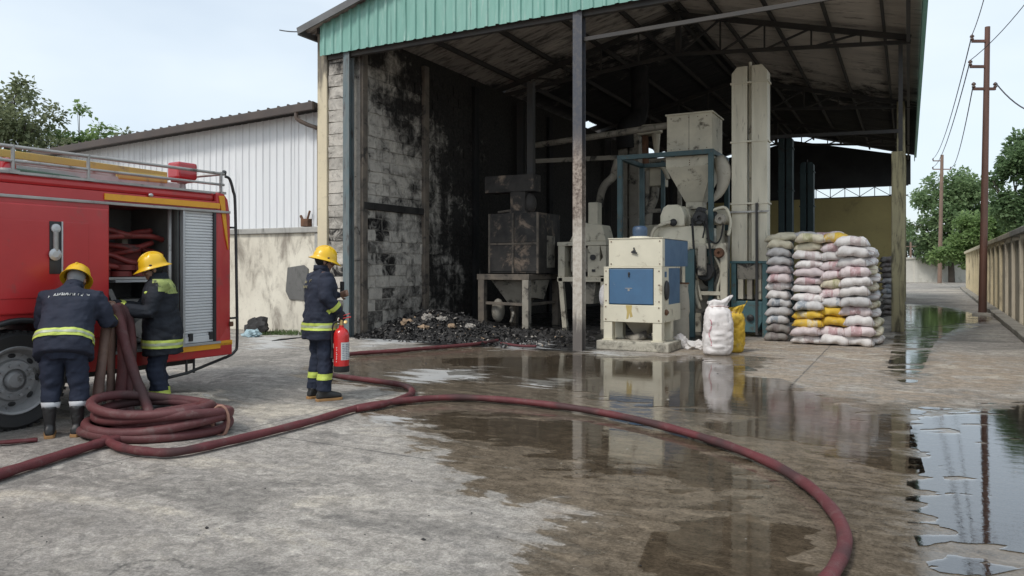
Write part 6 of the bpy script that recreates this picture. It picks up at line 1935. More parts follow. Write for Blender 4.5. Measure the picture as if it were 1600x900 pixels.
# ================================================================== PEOPLE
def cloth(mb, voxel, smooth=4, amp=0.0, size=.1, seed=0, name='cloth'):
    """weld overlapping closed pieces into one continuous skin, relax it, crease it"""
    me = mb.mesh(name)
    o = bpy.data.objects.new('tmp', me); COL.objects.link(o)
    m = o.modifiers.new('r', 'REMESH'); m.mode = 'VOXEL'; m.voxel_size = voxel; m.use_smooth_shade = True
    s = o.modifiers.new('s', 'SMOOTH'); s.factor = .5; s.iterations = smooth
    dg = bpy.context.evaluated_depsgraph_get()
    out_ = bpy.data.meshes.new_from_object(o.evaluated_get(dg))
    bpy.data.objects.remove(o); bpy.data.meshes.remove(me)
    out_.name = name
    if amp:
        n = len(out_.vertices)
        co = np.empty(n * 3); out_.vertices.foreach_get('co', co); co = co.reshape(-1, 3)
        no = np.array([v.normal[:] for v in out_.vertices])
        x, y, z = co[:, 0] + seed, co[:, 1] + seed * 2, co[:, 2]
        f = fbm((x + y) / size, (z * 1.5 - x * .7) / size, 3, seed) + fbm((x - y) / size * .9, z / size * 2.1, 3, seed + 5)
        f = np.where(f > 0, f * .7, f)
        co += no * (f * amp)[:, None]
        out_.vertices.foreach_set('co', co.ravel())
    out_.polygons.foreach_set('use_smooth', [True] * len(out_.polygons))
    out_.update()
    return out_

def band(me, name, mat, parent, planes, cond=None, push=.006):
    """strip of a garment between cutting planes, lifted off it"""
    bm = bmesh.new(); bm.from_mesh(me)
    for co, no in planes:
        bmesh.ops.bisect_plane(bm, geom=bm.verts[:] + bm.edges[:] + bm.faces[:], plane_co=co, plane_no=no, clear_outer=True, clear_inner=False)
    if cond:
        kill = [f for f in bm.faces if not cond(f.calc_center_median())]
        bmesh.ops.delete(bm, geom=kill, context='FACES')
    bm.normal_update()
    nm = {v: v.normal.copy() for v in bm.verts}
    for v in bm.verts: v.co += nm[v] * push
    if not bm.faces:
        bm.free(); return None
    b = bpy.data.meshes.new(name); bm.to_mesh(b); bm.free()
    b.polygons.foreach_set('use_smooth', [True] * len(b.polygons))
    return link(name, b, mat, parent)

def rg_(c, rt, fw, rx, ry, n=20, e=.85):
    return [Vector(c) + rt * (rx * math.copysign(abs(math.cos(a)) ** e, math.cos(a))) + fw * (ry * math.copysign(abs(math.sin(a)) ** e, math.sin(a))) for a in (2 * math.pi * j / n for j in range(n))]

def hand(mb, wr, d, nrm, side, curl, sc=1.0):
    """palm, four fingers and a thumb; d along the hand, nrm out of the palm, side +1 = thumb toward +across"""
    d = Vector(d).normalized(); nrm = Vector(nrm); nrm = (nrm - d * nrm.dot(d)).normalized()
    ac = d.cross(nrm).normalized() * side
    wr = Vector(wr)
    mb.loop([rg_(wr + d * (q * sc), ac, nrm, a * sc, b * sc, 12, .9) for q, a, b in ((-.03, .027, .022), (.0, .029, .021), (.04, .040, .020), (.075, .043, .017), (.092, .040, .014))])
    for i, (o, L_) in enumerate(((.030, .92), (.010, 1.0), (-.010, .95), (-.030, .76))):
        p = wr + d * (.085 * sc) + ac * (o * sc)
        ang = 0.0; pts = [p - d * .02]; P = p; pts.append(P)
        for s, L2 in enumerate((.045, .028, .022)):
            ang += R_(curl[s])
            P = P + (d * math.cos(ang) + nrm * math.sin(ang)) * (L2 * L_ * sc)
            pts.append(P)
        mb.caps(pts, [.0095 * sc, .0098 * sc, .0092 * sc, .0085 * sc, .0075 * sc], 8)
    p = wr + d * (.02 * sc) + ac * (.028 * sc)
    q = p + (ac * .8 + d * .6 + nrm * .35).normalized() * (.045 * sc)
    s = q + (d * .75 + nrm * (.5 + .3 * (curl[0] > 30)) + ac * .1).normalized() * (.035 * sc)
    e = s + (d * .7 + nrm * .7).normalized() * (.024 * sc)
    mb.caps([p, q, s, e], [.013 * sc, .0115 * sc, .0105 * sc, .009 * sc], 8)

def boot(parent, ank, toe, tall, mat, sole, name='boot'):
    ank, toe = Vector(ank), Vector(toe).normalized()
    sd = Vector((toe.y, -toe.x, 0)); up = Vector((0, 0, 1))
    g = Vector((ank.x, ank.y, 0))
    mb = MB()
    rows = [(-.085, .030, .05), (-.07, .040, .085), (-.02, .046, .115), (.05, .047, .105), (.11, .050, .080), (.16, .048, .066), (.195, .036, .052), (.207, .018, .04)]
    rings = []
    for y, hw, h in rows:
        c = g + toe * y + up * (.022 + h / 2)
        rings.append(rg_(c, sd, up, hw, h / 2, 14, .7))
    mb.loop(rings)
    mb.loop([rg_(g + up * z + toe * o, sd, toe, a, b, 14, .9) for z, a, b, o in ((.06, .046, .062, .0), (.12, .048, .056, -.005), (tall * .6, .052, .058, -.01), (tall, .062, .068, -.012))])
    me = cloth(mb, .009, 3, .006, .05, 3, name)
    o = link(name, me, mat, parent)
    ms = MB(); ol = [(-.092, .028), (-.07, .044), (0, .048), (.06, .047), (.12, .053), (.17, .050), (.20, .036), (.214, .014)]
    poly = [g + toe * y + sd * w_ for y, w_ in ol] + [g + toe * y - sd * w_ for y, w_ in reversed(ol)]
    ms.prism(poly, (0, 0, .030)); ms.build('sole', sole, o, bevel=.004)
    return o

def person(label, base, face, P, mats, cat='person'):
    """P: joint positions in the person's own frame (x right, y ahead, z up)"""
    yaw = math.atan2(-face.x, face.y)
    root = empty('person', base, yaw, label, cat)
    V = {k: Vector(v) for k, v in P.items() if isinstance(v, tuple)}
    sp_d = (V['neck'] - V['hip']).normalized()
    rt = (V['sr'] - V['sl']).normalized()
    fw = sp_d.cross(rt) * -1
    fw = rt.cross(sp_d) * -1
    if fw.y < 0: fw = -fw
    # ---- body
    b = MB()
    Hd = V['head']; pit = P.get('pitch', 0); hy = P.get('hyaw', 0)
    HM = Matrix.Rotation(R_(hy), 3, 'Z') @ Matrix.Rotation(R_(-pit), 3, 'X')
    hp = lambda x, y, z: Hd + HM @ Vector((x, y, z))
    def he(c, rx, ry, rz, n=16, k=9):
        b.ell(hp(*c), rx, ry, rz, n, k, M=HM.to_4x4().to_3x3())
    he((0, -.012, .025), .076, .096, .098); he((0, .030, -.045), .060, .066, .072); he((0, .058, -.085), .032, .032, .028)
    he((0, .092, .012), .050, .016, .014); he((0, .100, -.022), .014, .020, .022); he((0, .094, -.004), .010, .014, .030)
    he((0, .086, -.062), .026, .012, .009); he((0, .083, -.074), .024, .012, .009)
    for s in (-1, 1):
        he((s * .080, -.008, -.012), .010, .020, .034, 10, 7); he((s * .044, .070, -.030), .022, .018, .020, 10, 6)
    b.caps([V['neck'] - sp_d * .08, V['neck'] + (Hd - V['neck']) * .6], [.062, .055], 14)
    b.loop([rg_(V['hip'] - sp_d * .06, rt, fw, .15, .11), rg_(V['hip'] + sp_d * .05, rt, fw, .155, .11), rg_(V['hip'].lerp(V['neck'], .45), rt, fw, .14, .10), rg_(V['hip'].lerp(V['neck'], .75), rt, fw, .165, .11), rg_(V['hip'].lerp(V['neck'], .92), rt, fw, .13, .085), rg_(V['neck'], rt, fw, .07, .065)])
    for s in 'lr':
        b.caps([V['s' + s], V['e' + s], V['w' + s]], [.052, .041, .030], 12)
        b.caps([V['h' + s], V['k' + s], V['a' + s]], [.083, .058, .042], 12)
        b.caps([V['neck'] - sp_d * .06, V['s' + s]], [.06, .055], 10)
        toe = P['toe' + s]; T = Vector((toe[0], toe[1], 0)).normalized()
        b.caps([V['a' + s] + Vector((0, 0, -.02)), Vector((V['a' + s].x, V['a' + s].y, .05)) + T * .12], [.04, .028], 10)
        if not P.get('glove' + s):
            hand(b, V['w' + s] + (V['w' + s] - V['e' + s]).normalized() * .02, P['hd' + s], P['hn' + s], P['hs' + s], P['curl' + s])
    body = link('body', cloth(b, .0068, 2, 0, name='body'), mats['skin'], root)
    for s in (-1, 1):
        e = MB().ell(hp(s * .033, .079, .002), .012, .010, .010, 10, 6); e.build('eye', 'white_cloth', root, smooth=True)
        e = MB().ell(hp(s * .033, .087, .002), .0055, .0035, .0055, 8, 5); e.build('iris', 'hair', root, smooth=True)
    h = MB().ell(hp(0, -.022, .026), .083, .096, .100, 18, 10, M=HM.to_4x4().to_3x3())
    hm_ = h.mesh('hair', True)
    bmh = bmesh.new(); bmh.from_mesh(hm_)
    bmesh.ops.bisect_plane(bmh, geom=bmh.verts[:] + bmh.edges[:] + bmh.faces[:], plane_co=hp(0, 0, -.045), plane_no=HM @ Vector((0, .45, -1)), clear_outer=True)
    bmh.to_mesh(hm_); bmh.free()
    link('hair', hm_, mats.get('hair', 'hair'), root)
    # ---- jacket
    j = MB()
    hip, nk = V['hip'], V['neck']
    bend = P.get('bend', 0.0)
    def spn(f):          # point along the back: hem hangs straight down from the hip
        if f < 0: return hip + (Vector((0, 0, 1)) * (1 - bend) + sp_d * bend).normalized() * (f * .5)
        return hip.lerp(nk, f)
    hm0 = P.get('hem', -.30)
    rows = [(hm0, .245, .184), (hm0 * .5, .240, .184), (.0, .232, .178), (.22, .220, .165), (.45, .222, .160), (.66, .232, .162), (.82, .215, .142), (.93, .150, .112), (1.0, .092, .090), (1.07, .080, .085)]
    kx = P.get('wide', 1.0)
    j.loop([rg_(spn(f) - fw * (.0 if f > .2 else .004), rt, fw, a * kx, c * kx, 22, .82) for f, a, c in rows])
    for s in 'lr':
        j.caps([V['s' + s].lerp(nk, .28) - sp_d * .03, V['s' + s], V['s' + s].lerp(V['e' + s], .5), V['e' + s], V['e' + s].lerp(V['w' + s], .55), V['w' + s].lerp(V['e' + s], .06)], [.082, .092, .088, .078, .070, .060], 14)
    jm = cloth(j, .0125, 4, .034, .13, P.get('seed', 1), 'jacket')
    jk = link('jacket', jm, mats['jacket'], root)
    # collar
    c0 = nk + sp_d * .035
    col_ = MB().loop([rg_(c0 - sp_d * .03, rt, fw, .088, .092, 18, 1), rg_(c0 + sp_d * .03 - fw * .004, rt, fw, .080, .084, 18, 1), rg_(c0 + sp_d * .028 - fw * .004, rt, fw, .070, .074, 18, 1), rg_(c0 - sp_d * .03, rt, fw, .076, .08, 18, 1)], cap=False, closed=True)
    col_.build('collar', mats['jacket'], jk, smooth=True)
    # ---- trousers
    t = MB()
    zt = P.get('cuff', .10)
    t.loop([rg_(hip - Vector((0, 0, .16)), rt, Vector((0, 1, 0)), .17, .135), rg_(hip - Vector((0, 0, .03)), rt, Vector((0, 1, 0)), .185, .145), rg_(hip + sp_d * .10, rt, fw, .175, .135)])
    for s in 'lr':
        a = V['a' + s].lerp(V['k' + s], max(0, (zt - V['a' + s].z) / (V['k' + s].z - V['a' + s].z)))
        t.caps([V['h' + s], V['h' + s].lerp(V['k' + s], .5), V['k' + s], V['k' + s].lerp(a, .5)], [.112, .102, .090, .088], 14)
        t.tube([V['k' + s], V['k' + s].lerp(a, .5), a.lerp(V['k' + s], .04), a], [.088, .088, .089, .086], 14)
    tm = cloth(t, .0125, 3, .036, .12, P.get('seed', 1) + 3, 'trousers')
    tr = link('trousers', tm, mats['trousers'], root)
    up = Vector((0, 0, 1))
    # ---- bands
    if 'hemband' in P:
        f, w_ = P['hemband']
        c0 = spn(f); ax = sp_d if f > 0 else (up * (1 - bend) + sp_d * bend).normalized()
        cond = lambda q: (q - c0).length < .34 and all((q - V['w' + s]).length > .10 and (q - V['e' + s]).length > .06 for s in 'lr' if (V['w' + s] - c0).length < .42)
        band(jm, 'reflective_band', 'hivis', jk, [(c0 + ax * w_ / 2, ax), (c0 - ax * w_ / 2, -ax)], cond, .007)
        band(jm, 'reflective_strip', 'reflex_grey', jk, [(c0 + ax * w_ * .17, ax), (c0 - ax * w_ * .17, -ax)], cond, .010)
    for s in 'lr':
        if P.get('cuffband' + s):
            d = (V['w' + s] - V['e' + s]).normalized(); c1 = V['w' + s] - d * .055
            band(jm, 'cuff_band', 'hivis', jk, [(c1 + d * .026, d), (c1 - d * .026, -d)], lambda q: (q - c1).length < .11, .006)
    if 'legband' in P:
        z0, w_ = P['legband']
        for s in 'lr':
            cz = V['a' + s].lerp(V['k' + s], (z0 - V['a' + s].z) / (V['k' + s].z - V['a' + s].z))
            cond = lambda q: (q.xy - cz.xy).length < (q.xy - (V['ar' if s == 'l' else 'al'].lerp(V['kr' if s == 'l' else 'kl'], .5)).xy).length
            band(tm, 'leg_band', 'hivis', tr, [(cz + up * w_ / 2, up), (cz - up * w_ / 2, -up)], cond, .006)
    # ---- boots
    for s in 'lr':
        boot(root, (V['a' + s].x, V['a' + s].y, 0), (P['toe' + s][0], P['toe' + s][1], 0), P['boot'], 'boot_black', 'sole_tan')
        if P.get('sock'):
            a = V['a' + s]; q = a.lerp(V['k' + s], (P['boot'] - a.z) / (V['k' + s].z - a.z)); d = (V['k' + s] - a).normalized()
            MB().tube([q - d * .02, q + d * .0, q + d * .035], [.073, .077, .085], 18).build('sock', 'white_cloth', root, smooth=True)
        if P.get('glove' + s):
            g = MB(); hand(g, V['w' + s] + (V['w' + s] - V['e' + s]).normalized() * .02, P['hd' + s], P['hn' + s], P['hs' + s], P['curl' + s], 1.12)
            link('glove', cloth(g, .0065, 2, 0, name='glove'), 'glove', root)
    # ---- helmet
    hl = empty('helmet', (0, 0, 0)); hl.parent = root
    Hm = Matrix.Translation(hp(0, -.006, .045)) @ HM.to_4x4()
    n = 40
    prof = [(.018, .128), (.05, .121), (.08, .103), (.103, .073), (.117, .038), (.122, .005), (.124, -.012), (.142, -.030), (.150, -.038), (.149, -.042), (.132, -.032), (.114, -.016)]
    rings = []
    for r, z in prof:
        ring = []
        for jn in range(n):
            a = 2 * math.pi * jn / n
            s_ = math.sin(a)
            ext = max(0, r - .124) * (1.5 * max(0, s_) ** 3 + .55 * max(0, -s_) ** 2)
            ring.append(Hm @ Vector((math.cos(a) * (r * .98), s_ * (r * 1.14 + ext), z - ext * .35 + .010 * (abs(math.cos(a)) > .97) * (z > .06))))
        rings.append(ring)
    MB().loop(rings, cap=False).add([rings[0][0]], []).build('shell', 'helmet_yellow', hl, smooth=True, angle=60)
    MB().lathe([(.0185, .1275), (.008, .1295), (.001, .13)], n=12, M=Hm).build('crown_cap', 'helmet_yellow', hl, smooth=True)
    MB().tube([Hm @ Vector((0, math.cos(a) * .118 * 1.13, .010 + math.sin(a) * .122)) for a in (R_(25 + 130 * i / 14) for i in range(15))], .012, 8).build('ridge', 'helmet_yellow', hl, smooth=True)
    for s in (-1, 1):
        MB().ell(Hm @ Vector((s * .120, .02, -.002)), .006, .016, .009, 10, 6).build('rivet', 'brown_trim', hl, smooth=True)
    MB().tube([hp(s * .082, .01 + .045 * (1 - abs(s)), -.02 - .085 * math.sqrt(max(0, 1 - s * s))) for s in (-1, -.9, -.7, -.4, 0, .4, .7, .9, 1)], .005, 6).build('chin_strap', 'dark_rubber', hl)
    if P.get('hood'):
        MB().loop([rg_(hp(0, -.02, -.02), HM @ Vector((1, 0, 0)), HM @ Vector((0, 1, 0)), .092, .098, 18, 1), rg_(hp(0, -.035, -.09), HM @ Vector((1, 0, 0)), HM @ Vector((0, 1, 0)), .098, .09, 18, 1), rg_(hp(0, -.045, -.14), HM @ Vector((1, 0, 0)), HM @ Vector((0, 1, 0)), .112, .10, 18, 1)], cap=False)
    return root, jm, jk, tm, dict(V=V, sp=sp_d, rt=rt, fw=fw, hp=hp)

def marks(jm, jk, org, across, upv, inward, rows, mat, seed, name='lettering'):
    """worn lettering: small strokes laid on the cloth by probing its surface"""
    bvh = BVHTree.FromPolygons([v.co[:] for v in jm.vertices], [p.vertices[:] for p in jm.polygons])
    r = random.Random(seed)
    m = MB()
    for (x0, x1, z, h) in rows:
        x = x0
        while x < x1:
            wd = h * r.uniform(.45, .9)
            if r.random() < .12: x += wd; continue
            for st in range(r.choice((2, 3))):
                kind = r.choice('vhd')
                if kind == 'v': xa_ = x + r.choice((0, wd * .7)); seg = [(xa_, z), (xa_, z + h)]
                elif kind == 'h': zz = z + r.choice((0, .5, 1)) * h; seg = [(x, zz), (x + wd * .8, zz)]
                else: seg = [(x, z), (x + wd * .75, z + h)]
                pts = []
                for (a, bq) in seg:
                    o = org + across * a + upv * bq - inward * .5
                    hit = bvh.ray_cast(o, inward)
                    if hit[0] is not None: pts.append(hit[0] + hit[1] * .004 * (1 if hit[1].dot(inward) < 0 else -1))
                if len(pts) == 2 and (pts[0] - pts[1]).length < h * 2.5:
                    m.bar(pts[0], pts[1], h * .24, .004, up=-inward)
            x += wd * 1.1
    if m.v: m.build(name, mat, jk)

# small grit and chips of char scattered over the yard in front of the shed
def litter():
    r = random.Random(77); m = MB()
    for k in range(1100):
        if k < 900: p = gd(r.uniform(540, 1240), 535 + abs(r.gauss(0, 26)))
        else: p = gd(r.uniform(-50, 1650), r.uniform(560, 950))
        s = r.uniform(.002, .006) * (2.2 if r.random() < .04 else 1)
        m.ell((p.x, p.y, s * .5), s * r.uniform(.8, 2), s, s * .7, 5, 2, mi=0 if r.random() < .65 else 1)
    o = link('litter', m.mesh('litter'), ['char', 'kerb'])
    tag(o, 'grit and small chips of char scattered over the yard', 'grit', kind='stuff')
litter()

# ---- A: bent over at the compartment, back to us
Pa = dict(hip=(0, 0, .90), neck=(0, .30, 1.39), head=(0, .40, 1.475), pitch=38, seed=2, wide=1.06, bend=.25,
          sl=(-.205, .24, 1.32), sr=(.205, .24, 1.32), el=(-.285, .32, 1.04), wl=(-.15, .52, 1.02), er=(.315, .25, 1.06), wr=(.30, .50, 1.06),
          hl=(-.10, 0, .88), hr=(.10, 0, .88), kl=(-.115, .03, .47), kr=(.115, .03, .47), al=(-.12, -.02, .09), ar=(.12, -.02, .09),
          toel=(-.25, 1), toer=(.22, 1), hdl=(.4, .9, .1), hdr=(.15, .95, .2), hnl=(.6, 0, -.6), hnr=(-.8, 0, -.4), hsl=1, hsr=-1, curll=(30, 40, 30), curlr=(35, 45, 30),
          hemband=(.03, .075), hem=-.32, cuffbandr=True, cuffbandl=True, cuff=.32, boot=.29, sock=True)
fa_ = (FW * .95 - RT * .28).normalized()
ra, jma, jka, tma, ia = person('bent firefighter in navy turnout gear and black boots, back turned, reaching into the truck', gd(101, 681), fa_, Pa, dict(skin='skin_light', jacket='jacket_navy', trousers='trouser_navy', hair='grey_cloth'))
ra.scale = (.955, .955, .955)
V = ia['V']
marks(jma, jka, V['hip'].lerp(V['neck'], .72), ia['rt'], ia['sp'], ia['fw'], [(-.13, .13, 0, .026), (-.165, -.15, -.01, .018), (.155, .17, .01, .018)], 'lettering', 4)

# ---- B: in profile, facing left, lime shoulder yoke
Pb = dict(hip=(0, -.02, .90), neck=(0, .015, 1.41), head=(0, .065, 1.515), pitch=16, seed=5, wide=1.10, hem=-.58,
          sl=(-.195, .0, 1.345), sr=(.195, .02, 1.345), el=(-.255, .10, 1.06), wl=(-.17, .40, 1.115), er=(.25, .18, 1.07), wr=(.08, .42, 1.15),
          hl=(-.10, -.02, .88), hr=(.10, -.02, .88), kl=(-.115, .05, .47), kr=(.115, .02, .47), al=(-.12, -.02, .09), ar=(.13, -.02, .09),
          toel=(-.1, 1), toer=(.25, 1), hdl=(.1, .95, .15), hdr=(-.1, .95, .1), hnl=(.8, 0, -.5), hnr=(-.4, .1, -.8), hsl=1, hsr=-1, curll=(28, 40, 30), curlr=(30, 45, 35),
          hemband=(-.34, .085), cuffbandl=True, cuffbandr=True, legband=(.20, .085), cuff=.11, boot=.16)
fb_ = (RT * -.88 - FW * .42).normalized()
rb, jmb, jkb, tmb, ib = person('firefighter with lime shoulder patch standing in profile at the open compartment', gd(250, 642), fb_, Pb, dict(skin='skin', jacket='jacket_black', trousers='trouser_navy'))
V = ib['V']; fwb = ib['fw']; rtb = ib['rt']
for s in 'lr':
    sh_ = V['s' + s]
    sx_ = -1 if s == 'l' else 1
    band(jmb, 'shoulder_yoke', 'hivis_worn', jkb, [((0, 0, 1.24), (0, 0, -1)), (sh_ + Vector((0, .07, 0)), (0, 1, 0)), ((sx_ * .05, 0, 0), (-sx_, 0, 0)), (V['neck'] + Vector((0, 0, -.005)), (0, 0, 1))],
         lambda q: q.z > 1.255 + (.10 if q.y > .02 else 0) + .35 * max(0, abs(q.x) - .215), .005)
m_ = MB().ell((-.228, .125, 1.27), .012, .026, .016, 10, 6); m_.build('badge', 'hivis', jkb)

# ---- C: standing, three-quarter back view, extinguisher in the right hand
Pc = dict(hip=(0, 0, .94), neck=(0, .015, 1.49), head=(0, .055, 1.60), pitch=15, hyaw=-12, seed=9, wide=1.0, hem=-.48,
          sl=(-.20, .0, 1.42), sr=(.20, .0, 1.42), el=(-.26, .08, 1.17), wl=(-.10, .27, 1.20), er=(.262, -.035, 1.19), wr=(.275, .105, 1.045),
          hl=(-.10, 0, .92), hr=(.10, 0, .92), kl=(-.11, .02, .49), kr=(.105, .03, .49), al=(-.12, -.02, .09), ar=(.115, .0, .09),
          toel=(-.2, 1), toer=(.12, 1), hdl=(.7, .6, .2), hdr=(-.05, .55, -.8), hnl=(.3, -.8, 0), hnr=(-.9, .1, -.3), hsl=1, hsr=-1, curll=(40, 50, 40), curlr=(45, 60, 45), glover=True,
          hemband=(-.17, .085), cuffbandr=True, cuffbandl=True, legband=(.28, .07), cuff=.11, boot=.13)
fc_ = (RT * .80 + FW * .60).normalized()
pc_ = gd(500, 624)
rc, jmc, jkc, tmc, ic = person('standing firefighter seen from behind in navy gear, carrying a red extinguisher', pc_, fc_, Pc, dict(skin='skin', jacket='jacket_navy', trousers='trouser_navy'))
V = ic['V']
marks(jmc, jkc, V['hip'].lerp(V['neck'], .70), ic['rt'], ic['sp'], ic['fw'], [(-.15, -.02, .02, .022), (-.14, .0, -.035, .022), (.03, .06, .03, .03)], 'lettering_gold', 24)
MB().bb(-.13, -.08, .30, .34, 1.20, 1.36).build('hand_radio', 'dark_rubber', rc, bevel=.008)

# ---- extinguisher in his right hand
ex = Vector((0.27, .145, .955))
yaw = math.atan2(-fc_.x, fc_.y)
RM = Matrix.Rotation(yaw, 3, 'Z')
eb = pc_ + RM @ ex
ext = empty('fire_extinguisher', (eb.x, eb.y, .34), YAW, 'red fire extinguisher hanging from the standing firefighter\'s right hand', 'extinguisher')
MB().lathe([(.084, .0), (.089, .012), (.089, .07)], n=28).build('base_ring', 'dark_rubber', ext, smooth=True, angle=40)
MB().lathe([(.087, .06), (.0875, .40), (.083, .44), (.066, .475), (.040, .495), (.028, .505), (.028, .53)], n=28).build('cylinder', 'ext_red', ext, smooth=True, angle=50)
lab_ = MB()
for r0_, a0, a1, z0, z1 in ((.0885, -80, 10, .14, .34),):
    lab_.loop([[Vector((math.cos(R_(a0 + (a1 - a0) * i / 12)) * r0_, math.sin(R_(a0 + (a1 - a0) * i / 12)) * r0_, z)) for i in range(13)] for z in (z0, z1)], cap=False)
lab_.f = [f for f in lab_.f if not (0 in f and 12 in f)]; lab_.m = [0] * len(lab_.f)
lo_ = lab_.build('label', 'label_white', ext, smooth=True)
tx = MB()
for i in range(9):
    z = .155 + i * .02
    for k in range(3):
        a = R_(-72 + k * 26 + rnd.uniform(-2, 2))
        tx.bar((math.cos(a) * .0893, math.sin(a) * .0893, z), (math.cos(a + .3) * .0893, math.sin(a + .3) * .0893, z), .006, .001, up=(math.cos(a), math.sin(a), 0))
tx.build('label_text', 'machine_navy', lo_)
pr_ = MB()
for i in range(7):
    a = R_(-118 + rnd.uniform(-3, 3)); z = .12 + i * .026
    pr_.bar((math.cos(a) * .0892, math.sin(a) * .0892, z), (math.cos(a + .12) * .0892, math.sin(a + .12) * .0892, z + rnd.uniform(0, .016)), .008, .001, up=(math.cos(a), math.sin(a), 0))
pr_.build('lettering', 'white_print', ext)
MB().lathe([(.022, .52), (.024, .56), (.016, .575), (.014, .60)], n=14).build('valve', 'brass', ext, smooth=True, angle=40)
MB().bar((-.03, 0, .60), (.11, 0, .625), .022, .014).build('carry_handle', 'ext_red', ext, bevel=.004)
MB().bar((-.02, 0, .625), (.10, 0, .665), .020, .010).build('squeeze_lever', 'ext_red', ext, bevel=.004)
MB().lathe([(.004, 0), (.020, .0), (.020, .012), (.006, .014)], n=14, M=Matrix.Translation((.055, -.02, .565)) @ Matrix.Rotation(R_(60), 4, 'X')).build('gauge', 'brass', ext)
MB().tube(smooth_path([(-.02, 0, .565), (-.075, -.02, .56), (-.10, -.03, .47), (-.097, -.03, .25)], 5), .011, 8).build('discharge_hose', 'dark_rubber', ext, smooth=True)
MB().tube([(-.097, -.03, .25), (-.097, -.03, .16)], [.012, .02], 10).build('nozzle', 'dark_rubber', ext)

# ================================================================== TREES
def tree(label, base, H, blobs, leaf, n, lsz, seed, group, trunk_r=.22, openness=.0, droop=.25):
    """blobs: (dx along RT, dy along FW, z, rx, rz, share) clumps of the crown, in metres from the base"""
    r = random.Random(seed)
    t = empty('tree', base, 0, label, 'tree', group)
    m = MB()
    top = Vector((0, 0, H * .62))
    m.tube(smooth_path([(0, 0, -.1), (r.uniform(-.1, .1), 0, H * .2), (r.uniform(-.25, .25), r.uniform(-.2, .2), H * .42), top], 4), [trunk_r * (1 - .6 * i / 12) for i in range(13)], 9)
    m.build('trunk', 'bark', t, smooth=True)
    lm = MB(); cm_ = MB()
    cs = []
    for bi, (dx, dy, z, rx, rz, sh) in enumerate(blobs):
        c = RT * dx + FW * dy + Vector((0, 0, z))
        k = max(3, int(9 * sh))
        for i in range(k):
            d = Vector((r.gauss(0, 1), r.gauss(0, 1), r.gauss(0, 1))).normalized() * (r.random() ** .45)
            p = c + Vector((d.x * rx, d.y * rx, d.z * rz))
            cs.append((p, rx * r.uniform(.18, .46), sh))
        mid = Vector((c.x * .35, c.y * .35, H * .35 + .25 * (z - H * .35)))
        lm.tube(smooth_path([Vector((0, 0, H * r.uniform(.25, .42))), mid, c.lerp(mid, .35), c + Vector((0, 0, rz * .4))], 4), [trunk_r * .42 * (1 - .85 * i / 12) for i in range(13)], 6)
        for i in range(4):
            q = r.choice(cs[-k:])[0]
            lm.tube(smooth_path([c.lerp(mid, .4), c.lerp(q, .5) + Vector((0, 0, .1)), q], 3), [trunk_r * .14, trunk_r * .12, trunk_r * .10, trunk_r * .08, trunk_r * .06, trunk_r * .04, trunk_r * .02], 5)
    lm.build('limbs', 'bark', t, smooth=True)
    tot = sum(c[1] ** 2 for c in cs)
    for p, rr, sh in cs:
        kk = max(6, int(n * rr * rr / tot))
        for i in range(kk):
            d = Vector((r.gauss(0, 1), r.gauss(0, 1), r.gauss(0, .75)))
            d = d.normalized() * (r.random() ** .4)
            q = p + d * rr * 1.15
            q.z -= droop * rr * (d.x * d.x + d.y * d.y)
            ax = (d + Vector((r.gauss(0, .7), r.gauss(0, .7), r.gauss(-.25, .5)))).normalized()
            sd = ax.cross(Vector((r.gauss(0, .5), r.gauss(0, .5), 1))).normalized()
            L_ = lsz * r.uniform(.6, 1.35); W_ = L_ * r.uniform(.26, .42)
            up = sd.cross(ax) * L_ * .10
            cm_.add([q, q + ax * L_ * .5 + sd * W_ + up, q + ax * L_, q + ax * L_ * .5 - sd * W_ + up], [(0, 1, 2), (0, 2, 3)])
    me = bpy.data.meshes.new('crown'); me.from_pydata(cm_.v, [], cm_.f); me.update()
    link('crown', me, leaf, t)
    return t
def gdz(u, d):
    p = FW * d + RT * ((u - 800.0) / FPX * d)
    return Vector((p.x, p.y, 0))
GL, GR = 'trees behind the annex', 'trees beyond the boundary wall'
tree('dense tree with layered branches above the cab at the left edge', gdz(0, 33), 10.2, [(-.6, 0, 8.2, 2.0, 1.3, 1.2), (1.2, 0, 7.9, 1.6, .9, 1.0), (0.2, .5, 9.4, 1.2, .7, .8), (2.2, 0, 6.9, 1.2, .6, .8), (-.5, -.5, 6.6, 2.2, 1.0, 1.2), (1.6, 0, 5.9, 1.9, .8, 1), (-2.4, 0, 7.2, 1.8, 1.5, 1), (.9, 0, 5.2, 2.0, .7, 1)], 'leaf_olive', 11000, .22, 1, GL, .26)
tree('thin light green tree standing between the dense tree and the annex roof', gdz(124, 34), 9.2, [(.0, 0, 8.7, .5, .5, .5), (-.8, 0, 7.6, .6, .4, .5), (1.0, 0, 8.0, .6, .4, .5), (.2, 0, 7.2, 1.1, .5, .8), (-.4, 0, 6.3, 1.3, .6, .9), (.9, 0, 6.2, .9, .5, .6), (-.2, 0, 5.5, 1.5, .6, .8)], 'leaf_light', 6000, .22, 2, GL, .10)
tree('wispy treetop showing over the annex roof', gdz(205, 36), 8.4, [(-.3, 0, 7.7, .6, .4, .4), (.9, 0, 7.9, .5, .4, .4), (0, 0, 6.8, 1.4, .5, .6), (-1.4, 0, 7.2, .6, .4, .4)], 'leaf_olive', 2000, .19, 3, GL, .07)
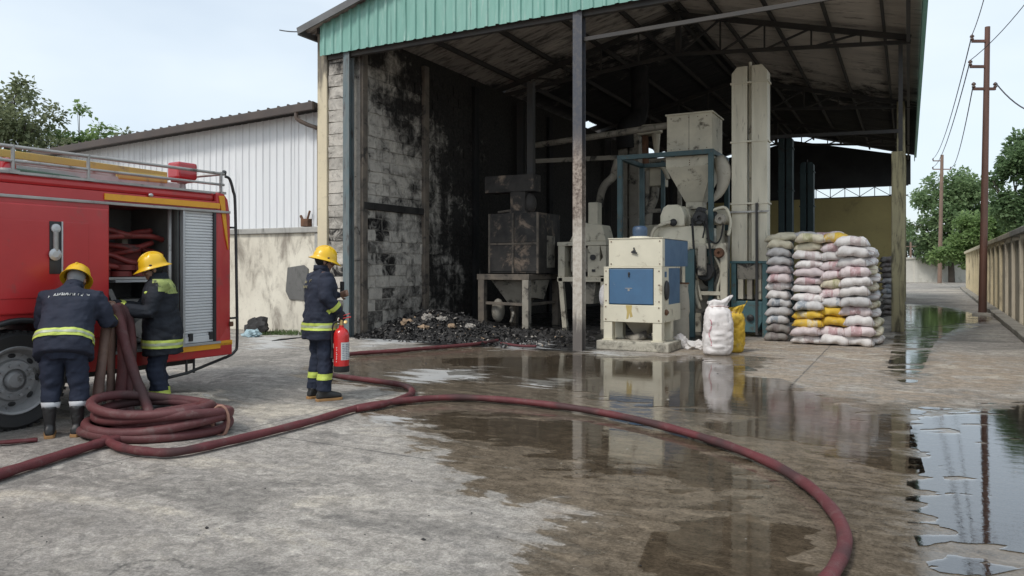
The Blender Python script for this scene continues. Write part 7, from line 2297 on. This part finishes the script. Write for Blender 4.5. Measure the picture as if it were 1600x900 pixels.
tree('broad green tree at the end of the lane behind the distant pole', gdz(1487, 68), 10.4, [(0, 0, 8.6, 2.4, 1.3, 1.2), (-2.2, 0, 7.4, 1.8, 1.3, 1), (2.0, 0, 7.8, 1.9, 1.3, 1), (-3.0, 0, 5.2, 1.6, 1.4, 1), (-.6, -1, 5.6, 2.4, 1.6, 1.3), (2.4, 0, 5.2, 2.2, 1.6, 1.2), (-2.0, 0, 3.6, 1.8, 1.0, .8), (.6, -.5, 3.4, 2.4, 1.2, 1.1), (4.5, 0, 6.0, 1.8, 1.3, 1)], 'leaf_mid', 17000, .34, 4, GR, .3)
tree('bright green bushy tree leaning over the boundary wall', gdz(1520, 52), 5.6, [(-.9, 0, 3.6, 1.5, 1.0, 1.1), (.9, 0, 4.2, 1.5, 1.0, 1.1), (-1.9, 0, 2.6, 1.1, .8, .8), (2.2, 0, 3.6, 1.4, .9, 1), (.2, 0, 2.5, 1.6, .8, .9), (1.2, 0, 5.0, .9, .5, .5)], 'leaf_light', 9000, .26, 5, GR, .14)
tree('dark green tree over the boundary wall at the right edge', gdz(1606, 40), 9.2, [(.2, 0, 7.6, 1.4, 1.0, 1.1), (-.9, 0, 6.5, 1.0, .8, .9), (1.5, 0, 6.9, 1.5, 1.2, 1), (-.3, 0, 5.3, 1.4, .9, 1.1), (-1.2, 0, 4.6, .9, .7, .8), (1.3, 0, 4.6, 1.6, 1.0, 1), (.3, 0, 3.6, 1.7, .8, .9), (-1.9, 0, 6.0, .5, .35, .4)], 'leaf_dark', 14000, .24, 6, GR, .2)
tree('light green tree between the far tree and the dark one', gdz(1562, 58), 6.6, [(-.4, 0, 5.2, 1.5, 1.0, 1), (1.2, 0, 5.0, 1.4, 1.0, 1), (.2, 0, 3.8, 1.9, .9, 1), (-1.6, 0, 4.0, 1.1, .8, .8)], 'leaf_mid', 7000, .28, 8, GR, .16)
tree('pale hazy tree far beyond the white end wall', gdz(1418, 120), 8.5, [(-2, 0, 5.2, 2.2, 1.5, 1), (1.2, 0, 4.6, 2.0, 1.3, 1), (-4, 0, 4.0, 2.2, 1.2, 1)], 'leaf_haze', 4200, .5, 7, GR, .25)
